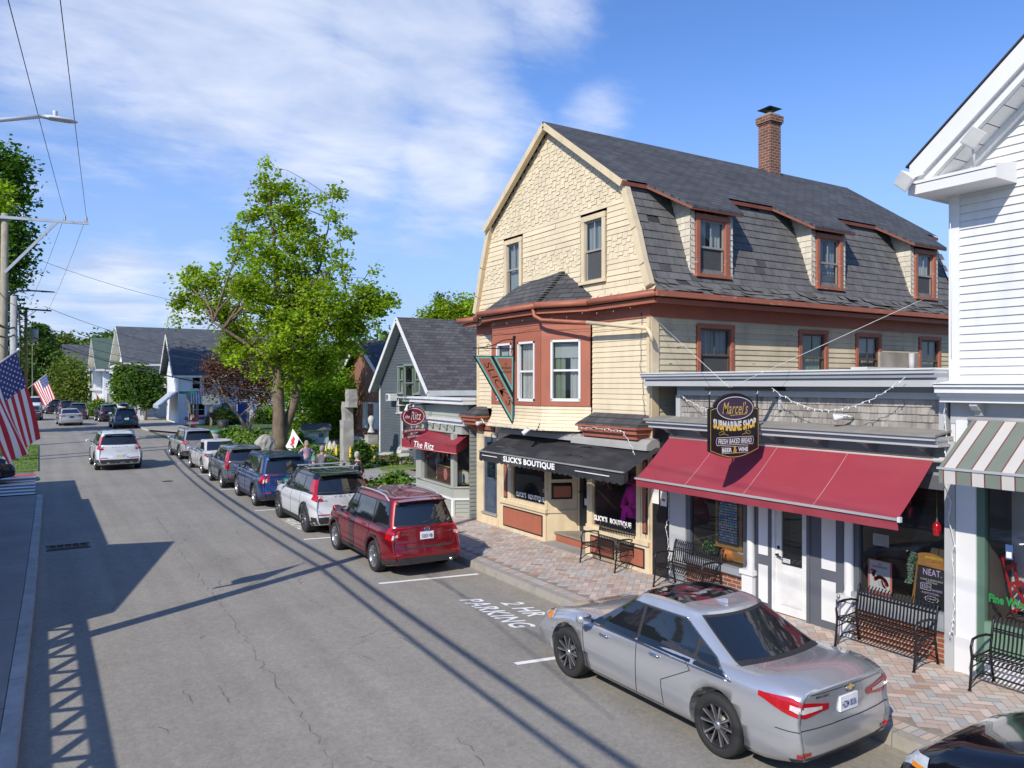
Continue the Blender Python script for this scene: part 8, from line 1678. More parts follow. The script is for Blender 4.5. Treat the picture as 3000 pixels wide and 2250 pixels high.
  for k in range(len(cuts)-1):
   def lo(z, c=cuts[k]): return xa(z) if c is None else max(xa(z), c+.028)
   def hi(z, c=cuts[k+1]): return xb(z) if c is None else min(xb(z), c-.028)
   rows = [z0+(z1-z0)*j/6 for j in range(7)]
   rows = [z for z in rows if hi(z)-lo(z) > .02]
   if len(rows) < 2: continue
   pts = [[side(lo(z)+(hi(z)-lo(z))*i/8, z, s, .007) for i in range(9)] for z in rows]
   grid(pts, 8, len(rows)-1, GLC, 'side_window', T, .3)
 def bk(y, z, off=.004): return hit((xr-3, y, z), (1, 0, 0), off)
 def ft(y, z, off=.004): return hit((xf+3, y, z), (-1, 0, 0), off)
 rz0, rz1 = P.get('rwz', (zbl+.03, zr-.13));
 for (m_, off, mg, nm) in ((TRIM, .003, .025, 'rear_window_frame'), (GLC, .008, 0, 'rear_window')):
  pts = []
  for j in range(9):
   z = rz0-mg+(rz1-rz0+2*mg)*j/8; w_ = (gx(tz(z))[2]-P.get('cp', .14))*P.get('rww', 1)+mg
   if P.get('rwcurve'): pass
   pts.append([hit((gx(tz(z))[0]+.1*(i/7-1)**2-.7, -w_+2*w_*i/14, z+.7), (1, 0, -1), off) for i in range(15)])
  grid(pts, 14, 8, m_, nm, T, .4)
 pts = []
 for j in range(9): z = P['cowl']+.03+(zr-.11-P['cowl']-.03)*j/8; w_ = gx(tz(z))[2]-.09; pts.append([hit((gx(tz(z))[1]-.15*(i/7-1)**2+.7, -w_+2*w_*i/14, z+.7), (-1, 0, -1), .006) for i in range(15)])
 grid(pts, 14, 8, GLC, 'windscreen', T, .4)
 rc = .16
 def wrap(s, z, end, off=.006):
  yc = hw-rc-.03; e = -1 if end == 'rear' else 1; sg = 1 if s >= 0 else -1; a = abs(s)
  xe = xr if e < 0 else xf
  if a <= yc: p = Vector((xe, s, z)); out = Vector((e, 0, 0))
  elif a <= yc+rc*1.57:
   th = (a-yc)/rc; out = Vector((e*cos(th), sg*sin(th), 0)); p = Vector((xe-e*rc, sg*yc, z))+out*rc
  else: d_ = a-yc-rc*1.57; p = Vector((xe-e*(rc+d_), sg*hw, z)); out = Vector((0, sg, 0))
  return hit(p+out*1.5, -out, off)
 def band(s0, s1, zl, zh, end, m, name, nu=16, nv=3, off=.006, par=None, lab=None):
  """zl, zh: height of the lower/upper edge as a function of u in 0..1"""
  fl = zl if callable(zl) else (lambda u: spl(zl, u)) if isinstance(zl, list) else (lambda u: zl); fh = zh if callable(zh) else (lambda u: spl(zh, u)) if isinstance(zh, list) else (lambda u: zh)
  pts = [[wrap(s0+(s1-s0)*i/nu, fl(i/nu)+(fh(i/nu)-fl(i/nu))*j/nv, end, off) for i in range(nu+1)] for j in range(nv+1)]
  return grid(pts, nu, nv, m, name, par or T, .12, lab)
 ylim = hw-rc-.03; full = ylim+rc*1.57
 for (nm, end, defs) in (('tail_light', 'rear', P['tails']), ('headlight', 'front', P['heads'])):
  for s in (-1, 1):
   base = None
   for q, (s0, s1, zl, zh, m_) in enumerate(defs):
    ob = band(s*s0, s*s1, zl, zh, end, m_, nm if q == 0 else 'lens', off=.010+.005*q, par=base or T, nu=14, nv=4)
    if q == 0 and ob: base = ob
 if P.get('highlamp'):
  z2, z3 = P['highlamp']
  for s in (-1, 1): pts = [[bk(s*(gx(tz(z))[2]*.97-.10+.085*i/3), z, .012) for i in range(4)] for z in [z2+(z3-z2)*j/8 for j in range(9)]]; grid(pts, 3, 8, TAIL, 'tail_light', T, .3)
 for (s0, s1, zl, zh, end, m_, nm) in P.get('bands', []): band(s0, s1, zl, zh, end, m_, nm, nu=30, nv=4)
 if P.get('clad'):
  for s in (-1, 1):
   pts = [[side(xr+.25+(L-.5)*i/60, z, s, .006) for i in range(61)] for z in [zbot+.03+(P['clad']-zbot)*j/3 for j in range(4)]]
   bq = MB()
   for j in range(3):
    for i in range(60):
     q = [pts[j][i], pts[j][i+1], pts[j+1][i+1], pts[j+1][i]]
     if any(p is None or abs(p.y) < hw-.12 for p in q): continue
     bq.face(q, TRIM)
   if bq.f: bq.link('side_cladding', T)
   for x in (xfw, xrw):
    bq = MB(); R_ = r+.062; pts_ = [Vector((x+R_*cos(a_*pi/16), s*(hw*1.0-.02), r+.02+R_*sin(a_*pi/16))) for a_ in range(-2, 19)]
    pts_ = [side(p.x+.015*cos(i_), p.z+.0, s, .0) or p for i_, p in enumerate([Vector((x+(R_+.02)*cos(a_*pi/16), 0, r+.02+(R_+.02)*sin(a_*pi/16))) for a_ in range(-1, 18)])]; pts_ = [Vector((p.x, p.y if abs(p.y) > hw-.2 else s*(hw-.03), p.z)) for p in pts_]
    bq.tube(pts_, .03, TRIM, 8); bq.link('arch_trim', T)
 for s in (-1, 1):
  bq = MB()
  for line in P.get('seams', []):
   line = [(x0+(x1-x0)*j/8, z0_+(z1_-z0_)*j/8) for (x0, z0_), (x1, z1_) in zip(line, line[1:]) for j in range(9)]; pp = [side(x, z, s, .002) for x, z in line]; pp = [p for p in pp if p is not None and abs(p.y) > hw-.3]
   if len(pp) > 1: bq.tube(pp, .0045, WELL, 4, sm=False)
  if bq.f: bq.link('door_gap', T)
  for (x, z) in P['handles']:
   p = side(x, z, s, .0)
   if p is None: continue
   bq = MB(); bq.tube([p+Vector((-.09, 0, 0)), p+Vector((-.07, s*.025, 0)), p+Vector((.07, s*.025, .004)), p+Vector((.09, 0, .004))], [.012, .016, .016, .012], P.get('hm', bod), 8); bq.link('door_handle', T)
  bq = MB(); mx, mz = P['xf0']-.42, zbl+.07; y_ = s*(hw+.02); mm = P.get('mirror', bod)
  bq.lathe([(0, -.11), (.05, -.1), (.075, -.04), (.075, .04), (.055, .1), (0, .11)], mm, 14, (mx, y_+s*.07, mz), 'Y'); bq.bar((mx, y_-s*.08, mz-.06), (mx, y_+s*.05, mz-.02), .05, .04, TRIM); mo_ = bq.link('mirror', T)
  bq = MB(); bq.face([(mx-.078, y_+s*.0, mz-.05), (mx-.078, y_+s*.14, mz-.05), (mx-.078, y_+s*.14, mz+.05), (mx-.078, y_+s*.0, mz+.05)], CHROME); bq.link('mirror_glass', mo_)
 for x in (xfw, xrw):
  for s in (-1, 1): make_wheel(T, x, s*(hw-.125), r, .225, P['rim'], P.get('rimm', RIMS))
 b = MB(); b.box(xr+.5, xf-.5, -hw+.35, hw-.35, zbot-.02, zbot+.2, WELL); b.link('underbody', T)
 pz = P['plate'][0]; p = bk(0, pz, .01)
 if p is None: p = Vector((xr, 0, pz))
 p2 = bk(0, pz+.06, .01) or p; sl = (p2.x-p.x)/.06 if abs(p2.x-p.x) < .1 else 0
 FPl = FR((p.x-.012, 0, 0), (0, -1, 0), (-1, 0, 0)); b = MB(); b.fbox(FPl, -.155, .155, pz-.08, pz+.08, -.03, .0, P['plate'][1]); po = b.link('number_plate', T)
 if P['plate'][2]:
  vs_, fs_ = textmesh(P['plate'][2], 1, bold=.02); x0 = min(v[0] for v in vs_); x1 = max(v[0] for v in vs_); y0 = min(v[1] for v in vs_); y1 = max(v[1] for v in vs_); b = MB()
  b.mesh([FPl.p(((x-x0)/(x1-x0)-.5)*.25, pz-.01+((y-y0)/(y1-y0)-.5)*.075, .004) for x, y in vs_], fs_, P['plate'][3]); b.link('lettering', po)
 for (kind, *a) in P.get('badges', []):
  if kind == 'text':
   s_, y, z, w_, h_, m_ = a; vs_, fs_ = textmesh(s_, 1, bold=.02, space=1.0 if 'VOL' not in s_ else 1.0); x0 = min(v[0] for v in vs_); x1 = max(v[0] for v in vs_); y0 = min(v[1] for v in vs_); y1 = max(v[1] for v in vs_); out = []
   pc = bk(y, z, .012); b = MB(); out = []
   for vx, vy in vs_:
    yy, zz = y-((vx-x0)/(x1-x0)-.5)*w_, z+((vy-y0)/(y1-y0)-.5)*h_; q_ = bk(yy, zz, .008); out.append(q_ or Vector((xr, yy, zz)))
   b.mesh(out, fs_, m_); b.link('badge', T)
  if kind == 'oval':
   y, z, w_, h_, m_, m2 = a; b = MB(); pc = bk(y, z, .01); b.tube([(pc.x-.004, y+w_*cos(k*pi/8), z+h_*sin(k*pi/8)) for k in range(17)], .006, m2, 5); b.face([(pc.x-.004, y+w_*cos(k*pi/8), z+h_*sin(k*pi/8)) for k in range(16)], m_)
   if a[4].name == 'badge_blue':
    for k in range(6): yy, zz = y-w_*.5+w_*.25*(k % 4), z+h_*(.3-.5*(k % 2)); b.face([(pc.x-.009, yy+.007*cos(j*pi/4), zz+.007*sin(j*pi/4)) for j in range(8)], CHROME)
   b.link('badge', T)
  if kind == 'bow':
   y, z = a; pc = bk(y, z, .012); b = MB(); pl = [(-.085, -.012), (-.07, .02), (-.028, .02), (-.022, .035), (.022, .035), (.028, .02), (.085, .02), (.07, -.012), (.028, -.012), (.022, -.03), (-.022, -.03), (-.028, -.012)]
   b.face([(pc.x-.006, y-u, z+v) for u, v in pl], GOLD); b.tube([(pc.x-.004, y-u, z+v) for u, v in pl+pl[:1]], .004, CHROME, 4); b.link('badge', T)
 def tp(x, y, off=.0): return hit((x, y, 4), (0, 0, -1), off)
 if P.get('rails'):
  for s in (-1, 1):
   y_ = s*(wr_-.03); b = MB(); xx = [xr1+.25+(xf1-xr1-.55)*k/8 for k in range(9)]; pp = []
   for k, x in enumerate(xx): q = tp(x, y_); pp.append(q+Vector((0, 0, .055 if 0 < k < 8 else .005)))
   b.tube(pp, .017, P['rails'], 8); b.link('roof_rail', T)
 if P.get('bars'):
  for x in P['bars']:
   b = MB(); q = tp(x, 0); b.bar((x, -wr_-.05, q.z+.09), (x, wr_+.05, q.z+.09), .07, .03, GALV); b.link('roof_bar', T)
   for s in (-1, 1): b = MB(); b.bar((x, s*(wr_-.02), q.z-.01), (x, s*(wr_-.0), q.z+.08), .09, .05, TRIM); b.link('bar_foot', T)
 if P.get('box'):
  q = tp(-.2, 0); b = MB(); vs = [];
  for k, (x, s_) in enumerate(((-1.0, .6), (-.9, .9), (-.3, 1.), (.5, .95), (.9, .6), (1.0, .25))):
   for j in range(12): a_ = 2*pi*j/12; vs.append((x-.2, .40*s_*cos(a_), q.z+.27+.17*s_*sin(a_)))
  b.mesh(vs, [(i*12+j, i*12+(j+1) % 12, (i+1)*12+(j+1) % 12, (i+1)*12+j) for i in range(5) for j in range(12)]+[tuple(range(12))], GLC, sm=True); b.link('roof_box', T)
 if P.get('sunroof'):
  xa_, xb_ = P['sunroof']; pts = [[tp(xa_+(xb_-xa_)*i/10, -wr_*.80+wr_*1.6*j/8, .004) for i in range(11)] for j in range(9)]; grid(pts, 10, 8, GLC, 'sunroof', T, .3)
 if P.get('fin'):
  q = tp(xr1+.25, 0); b = MB(); b.mesh([q+Vector(v) for v in ((-.08, -.03, 0), (-.08, .03, 0), (.12, .0, 0), (-.07, 0, .06), (-.10, 0, .055), (-.11, 0, 0))], [(0, 2, 3), (1, 3, 2), (0, 3, 4, 5), (1, 5, 4, 3)], bod); b.link('antenna', T)
 if P.get('wiper'):
  pa, pb_ = bk(.05, rz0+.03, .02), bk(-.38, rz0+.09, .02); b = MB()
  if pa and pb_: b.tube([pa, pb_], .009, TRIM, 5); b.link('wiper', T)
 if P.get('spoiler'):
  b = MB(); pts = [[(hit((xr1+.02-.14*j/2, y, 4), (0, 0, -1), .0) or Vector((xr1-.1, y, zr-.02))) for y in [-wr_*.95+wr_*1.9*i/10 for i in range(11)]] for j in (0,)]
  base = [Vector((xr1+.02, -wr_*.86+wr_*1.72*i/10, pts[0][5].z-.02*(i/5-1)**2)) for i in range(11)]; q2 = [Vector((p.x-.20+.03*(2*i/10-1)**2, p.y, p.z-.012)) for i, p in enumerate(base)]; q3 = [p+Vector((.05, 0, -.035)) for p in q2]
  for i in range(10): b.face([base[i]+Vector((0, 0, .006)), base[i+1]+Vector((0, 0, .006)), q2[i+1], q2[i]], roofm, sm=True); b.face([q2[i], q2[i+1], q3[i+1], q3[i]], TRIM); b.face([q3[i], q3[i+1], base[i+1]+Vector((0, 0, -.03)), base[i]+Vector((0, 0, -.03))], TRIM)
  b.link('spoiler', T)
 if P.get('exhaust'):
  y = P['exhaust']; b = MB(); b.tube([(xr+.25, y, .33), (xr-.0, y, .32)], .035, CHROME, 10); b.link('exhaust', T)
 return T
def seams(xf0, pb, pc, belt, xrw, r, front=None):
 f = xf0-.22
 return [[(f+.06, belt-.02), (f+.02, .75), (f-.05, .45), (f-.08, .28)], [(pb, belt-.01), (pb-.02, .8), (pb-.04, .5), (pb-.02, .28)], [(pc+.1, belt-.02), (pc+.0, .85), (xrw+r+.12, .6), (xrw+r+.10, .3)], [(f-.08, .27), (pb, .27), (xrw+r+.10, .28)]]
SIL = paint('silver_paint', (.56, .57, .585), .62, .22); RED = paint('red_car_paint', (.22, .006, .012), .4, .25); WHT = paint('white_car_paint', (.62, .63, .64), .1, .3); BLU = paint('blue_car_paint', (.022, .06, .19), .5, .28); GRYD = paint('grey_car_paint', (.13, .14, .15), .4, .28); CHAMP = paint('champagne_paint', (.36, .35, .33), .35, .3); BLK = paint('black_car_paint', (.008, .009, .013), .2, .12); TEAL = paint('teal_car_paint', (.012, .07, .11), .5, .28); SIL2 = paint('pale_silver_paint', (.42, .44, .47), .35, .3); DGR = paint('slate_car_paint', (.05, .055, .06), .5, .3)
NAV = mat('plate_navy', (.03, .05, .2)); PGR = mat('plate_green', (.03, .25, .14), .5)
bb = mat('badge_blue', (.02, .05, .25), .3)
sedan = dict(L=4.86, W=1.84, H=1.46, wb=2.82, r=.352, fo=.94, belt=.93, cowl=.95, hood=.84, ztail=.99, deck=1.02, roof=1.455, xf0=1.38, xf1=.42, xr1=-.86, xr0=-2.06, gw0=.94, gw1=.70, rp=.9, pillars=[-.92, .06], dp=.34, cp=.13, paint=SIL, rim='two', rimm=RIMS, dlo=TRIM,
 rwz=(1.05, 1.375), rearprof=[(.2, .14), (.32, .03), (.5, .0), (.66, .02), (.74, .05), (.95, .03), (1.08, .02)],
 tails=[(.34, 1.34, [(0, .80), (.35, .755), (.6, .79), (1, .90)], [(0, .86), (.3, .91), (.6, .965), (1, .95)], TAIL), (.45, .98, [(0, .815), (.5, .80), (1, .85)], [(0, .85), (.5, .875), (1, .90)], TAILC)],
 heads=[(.45, 1.35, [(0, .66), (1, .74)], [(0, .72), (1, .84)], HEAD), (1.15, 1.32, .72, .80, AMBER)], plate=(.80, PLW, 'HZM 8036', NAV), handles=[(-.32, .86), (.66, .83)], hm=CHROME)
sedan['seams'] = seams(1.32, .04, -.92, .965, -.92, .345)+[[(1.9, .60), (1.5, .66)]]
S1 = dict(sedan, sunroof=(-.45, .52), fin=1, bands=[(-1.0, 1.0, .24, .34, 'rear', TRIM, 'bumper_trim'), (.62, .86, .36, .40, 'rear', TAIL, 'reflector'), (-.86, -.62, .36, .40, 'rear', TAIL, 'reflector'), (-1.12, 1.12, .632, .640, 'rear', WELL, 'bumper_gap'), (-.62, .62, .985, .991, 'rear', WELL, 'boot_gap')], badges=[('bow', 0, .965), ('text', 'MALIBU', .45, .955, .2, .025, TRIM)])
car('silver_sedan', 'silver four-door sedan with dark panoramic roof parked nearest beside the red-awning shop', 'car', S1, (7.18, 7.27, 0), R(91.0), scale=.965)
suv = dict(L=4.60, W=1.80, H=1.70, wb=2.64, r=.345, fo=.94, belt=1.06, cowl=1.06, hood=.98, ztail=1.03, roof=1.66, xf0=1.28, xf1=.62, xr1=-1.86, xr0=-2.16, gw0=.93, gw1=.73, pillars=[-1.02, .02], dp=.22, cp=.14, paint=RED, rim='five', arch=.03,
 rwz=(1.10, 1.50), rearprof=[(.2, .12), (.3, .02), (.5, .0), (.64, .03), (.70, .09), (.95, .10), (1.12, .12)], clad=.33,
 tails=[(.62, 1.16, [(0, .86), (.5, .80), (1, .84)], [(0, 1.02), (.5, 1.05), (1, 1.06)], TAIL), (.66, .95, [(0, .88), (1, .83)], [(0, .93), (1, .92)], TAILC)],
 heads=[(.45, 1.30, .78, .94, HEAD), (1.18, 1.3, .80, .9, AMBER)], plate=(.88, PLW, '5255 VB', NAV), handles=[(-.62, .97), (.38, .95)], rails=TRIM, wiper=1, spoiler=1, exhaust=-.55,
 bands=[(-1.05, 1.05, .26, .44, 'rear', TRIM, 'bumper'), (.55, .80, .50, .53, 'rear', TAIL, 'reflector'), (-.80, -.55, .50, .53, 'rear', TAIL, 'reflector'), (-.6, .6, .625, .66, 'rear', TRIM, 'step_pad'), (-1.0, 1.0, .735, .742, 'rear', WELL, 'tailgate_gap')])
suv['seams'] = seams(1.28, .0, -1.0, 1.06, -1.28, .345)
car('red_suv', 'dark red estate-style SUV with silver roof rails parked at the end of the far row', 'car', dict(suv, rails=GALV, badges=[('oval', 0, 1.015, .065, .038, bb, CHROME), ('text', 'FORESTER', -.56, .93, .2, .022, CHROME), ('text', 'SUBARU', .5, .93, .18, .022, CHROME)]), (7.08, 17.05, 0), R(89.5), scale=.985)
xc = dict(suv, L=4.43, W=1.86, wb=2.70, r=.36, fo=.87, belt=1.10, cowl=1.05, hood=1.0, roof=1.64, xf0=1.22, xf1=.55, xr1=-1.70, xr0=-2.06, paint=WHT, roofpaint=BLK, rim='two', rimm=RIMS, dp=.30, pillars=[-.95, .02], rails=None, spoiler=1, clad=.36, rwz=(1.14, 1.48), wt=.12,
 tails=[(.62, 1.18, [(0, .92), (.45, .90), (1, .96)], [(0, .99), (.35, 1.03), (.55, 1.05), (1, 1.05)], TAIL)], highlamp=(1.02, 1.46), plate=(.62, PLW, '', NAV), exhaust=None, bands=[(-1.15, 1.15, .26, .50, 'rear', TRIM, 'bumper'), (.45, .80, .55, .58, 'rear', TAIL, 'reflector'), (-.80, -.45, .55, .58, 'rear', TAIL, 'reflector'), (-.5, .5, .33, .37, 'rear', GALV, 'skid_plate')], badges=[('text', 'V  O  L  V  O', 0, 1.03, .62, .035, TRIM), ('text', 'XC40', .58, .93, .16, .03, TRIM)], mirror=WHT, handles=[(-.60, 1.0), (.40, .97)])
xc['seams'] = seams(1.22, .0, -.95, 1.10, -1.35, .36)
car('white_suv', 'white compact SUV with black roof and roof bars parked second in the row', 'car', dict(xc, bars=[-1.1, -.1], mirror=BLK), (7.14, 22.35, 0), R(90))
car('white_suv', 'white compact SUV driving away down the middle of the street', 'car', dict(xc, roofpaint=WHT, rim='ten', badges=[('text', 'V  O  L  V  O', 0, 1.03, .62, .035, CHROME)], plate=(.62, mat('plate_pale', (.6, .6, .45)), '', NAV), rails=TRIM), (3.20, 42.9, 0), R(91), scale=1.08)
car('blue_suv', 'deep blue SUV with black roof rails and green number plate parked third in the row', 'car', dict(suv, paint=BLU, roofpaint=BLU, rim='star', plate=(.88, PGR, 'JDL 42', PLW), badges=[('oval', 0, 1.015, .065, .038, bb, CHROME)], tails=[(.60, 1.16, [(0, .86), (.5, .78), (1, .84)], [(0, 1.04), (.5, 1.05), (1, 1.06)], TAIL), (.66, .95, [(0, .84), (1, .82)], [(0, .95), (1, .93)], TAILC)]), (7.05, 27.75, 0), R(89.5), scale=1.03)
soul = dict(suv, L=4.2, W=1.80, wb=2.60, r=.33, fo=.84, belt=1.05, hood=.98, roof=1.58, xf0=1.15, xf1=.60, xr1=-1.70, xr0=-1.98, paint=GRYD, rim='five', rails=None, tails=[(.66, 1.05, [(0, .80), (.5, .76), (1, .84)], [(0, .93), (.5, 1.0), (1, 1.04)], TAIL)], highlamp=(1.0, 1.42), rwz=(1.1, 1.44), plate=(.62, PLW, '', NAV), handles=[(-.6, .95), (.36, .93)], exhaust=None, fin=1, badges=[])
soul['seams'] = seams(1.15, .0, -.95, 1.05, -1.18, .33)
car('grey_hatchback', 'boxy dark grey hatchback with boomerang tail lamps parked fourth in the row', 'car', soul, (7.0, 33.0, 0), R(89))
car('white_sedan', 'pearl white sedan parked fifth in the row', 'car', dict(sedan, paint=paint('pearl_paint', (.58, .57, .54), .15, .3), rim='ten', plate=(.80, PLW, '', NAV), tails=[(.58, 1.30, [(0, .82), (.5, .80), (1, .86)], [(0, .93), (.5, .97), (1, .95)], TAIL)], hm=WHT, badges=[]), (7.2, 38.65, 0), R(91), scale=1.0)
outb = dict(suv, L=4.86, W=1.86, wb=2.745, r=.36, fo=.98, belt=1.03, cowl=1.03, roof=1.60, xf0=1.32, xf1=.55, xr1=-1.75, xr0=-2.22, paint=CHAMP, rim='ten', clad=.42, rwz=(1.07, 1.46), tails=[(.60, 1.28, [(0, .90), (.5, .84), (1, .90)], [(0, 1.0), (.5, 1.02), (1, 1.0)], TAIL), (.64, .9, [(0, .92), (1, .90)], [(0, .96), (1, .97)], TAILC)], plate=(.80, PLW, '', NAV), bands=[(-1.2, 1.2, .26, .52, 'rear', TRIM, 'bumper'), (.72, .80, .40, .5, 'rear', TAIL, 'reflector'), (-.8, -.72, .40, .5, 'rear', TAIL, 'reflector')], badges=[])
outb['seams'] = seams(1.32, .0, -1.0, 1.03, -1.13, .36)
car('champagne_estate', 'champagne grey estate car with black cladding parked last in the row, near the litter bin', 'car', outb, (7.35, 46.3, 0), R(92))
far = 'vehicles farther up the street'
rav = dict(suv, L=4.6, W=1.86, wb=2.69, r=.37, roof=1.66, paint=TEAL, rails=GALV, plate=(.82, PLW, '', NAV), tails=[(.45, 1.1, [(0, .96), (1, .9)], [(0, 1.02), (1, 1.06)], TAIL)], badges=[], exhaust=None)
car('teal_suv', 'dark teal SUV with a black roof box parked by the far kerb', 'car', dict(rav, box=1), (6.72, 80.6, 0), R(92), far, 1.12)
car('black_suv', 'black SUV parked ahead of the teal one with the roof box', 'car', dict(suv, paint=BLK, plate=(.85, PLW, '', NAV), badges=[]), (6.35, 95.5, 0), R(94), far, 1.12)
car('silver_sedan', 'pale silver sedan driving away far up the street', 'car', dict(sedan, paint=SIL2, rim='ten', plate=(.78, TRIM, '', NAV), badges=[], tails=[(.50, 1.25, .84, [(0, .93), (1, .96)], TAIL)]), (2.55, 88.8, 0), R(93), far, 1.12)
car('dark_suv', 'slate grey SUV on the right of the pale silver sedan, farther away', 'car', dict(suv, paint=DGR, plate=(.8, TRIM, '', NAV), badges=[]), (3.95, 103, 0), R(85), far, 1.15)
car('dark_suv', 'dark SUV half hidden behind the slate one', 'car', dict(suv, paint=BLK, plate=(.8, TRIM, '', NAV), badges=[], rails=None), (2.95, 118, 0), R(96), far, 1.15)
car('dark_suv', 'black SUV beside the white van in the far line of traffic', 'car', dict(suv, paint=BLK, plate=(.8, TRIM, '', NAV), badges=[]), (1.55, 124, 0), R(97), far, 1.2)
car('dark_car', 'dark oncoming car at the left road edge beyond the flags', 'car', dict(sedan, paint=DGR, plate=(.8, TRIM, '', NAV), badges=[]), (-.7, 103, 0), R(88), far, 1.1)
vn = dict(suv, L=5.3, W=1.95, wb=3.3, r=.36, fo=.95, belt=1.2, cowl=1.25, hood=1.1, ztail=1.2, roof=2.0, xf0=1.75, xf1=1.1, xr1=-2.55, xr0=-2.62, gw0=.96, gw1=.88, paint=paint('van_white', (.62, .63, .64), .0, .4), pillars=[.6], dp=2.9, rails=None, spoiler=None, clad=None, wiper=None, exhaust=None, badges=[], handles=[(.4, 1.05)], plate=(.8, PLW, '', NAV), seams=[])
car('white_van', 'white delivery van parked far up the street on the left', 'van', vn, (-.6, 130, 0), R(-95), far, 1.15)
car('black_car', 'glossy black car cut by the bottom right corner of the picture', 'car', dict(suv, L=4.5, W=1.80, paint=BLK, roof=1.56, hood=.93, xf0=1.1, rails=None, badges=[], heads=[(.62, 1.15, [(0, .64), (1, .70)], [(0, .72), (1, .80)], HEAD), (1.0, 1.12, .68, .72, AMBER)]), (7.45, 1.88, 0), R(90), scale=1.0)
car('black_suv', 'black SUV waiting at the crosswalk on the left side road', 'car', dict(suv, paint=BLK, plate=(.8, TRIM, '', NAV), badges=[], W=1.9, heads=[(.6, 1.2, .78, .92, HEAD)]), (-3.25, 38.3, 0), R(2), scale=1.05)
# ================= people =================
SKIN = mat('skin', (.46, .27, .19), .55, .08, 8); HAIRG = mat('grey_hair', (.25, .235, .215), .85, .25, 30)
def body(name, pts, edges, rad, m, par, sub=2):
 me = bpy.data.meshes.new(name); me.from_pydata(pts, edges, []); o = bpy.data.objects.new(name, me); SC.collection.objects.link(o)
 s = o.modifiers.new('s', 'SKIN'); s.use_smooth_shade = True
 for i, v in enumerate(me.skin_vertices[0].data): v.radius = (rad[i], rad[i]) if not isinstance(rad[i], tuple) else rad[i]
 me.skin_vertices[0].data[0].use_root = True
 u = o.modifiers.new('u', 'SUBSURF'); u.levels = sub; u.render_levels = sub
 dg = bpy.context.evaluated_depsgraph_get(); m2 = bpy.data.meshes.new_from_object(o.evaluated_get(dg)); o.modifiers.clear(); o.data = m2; m2.materials.clear();
 for k in (m if isinstance(m, list) else [m]): m2.materials.append(k)
 for p in m2.polygons: p.use_smooth = True
 o.parent = par; return o
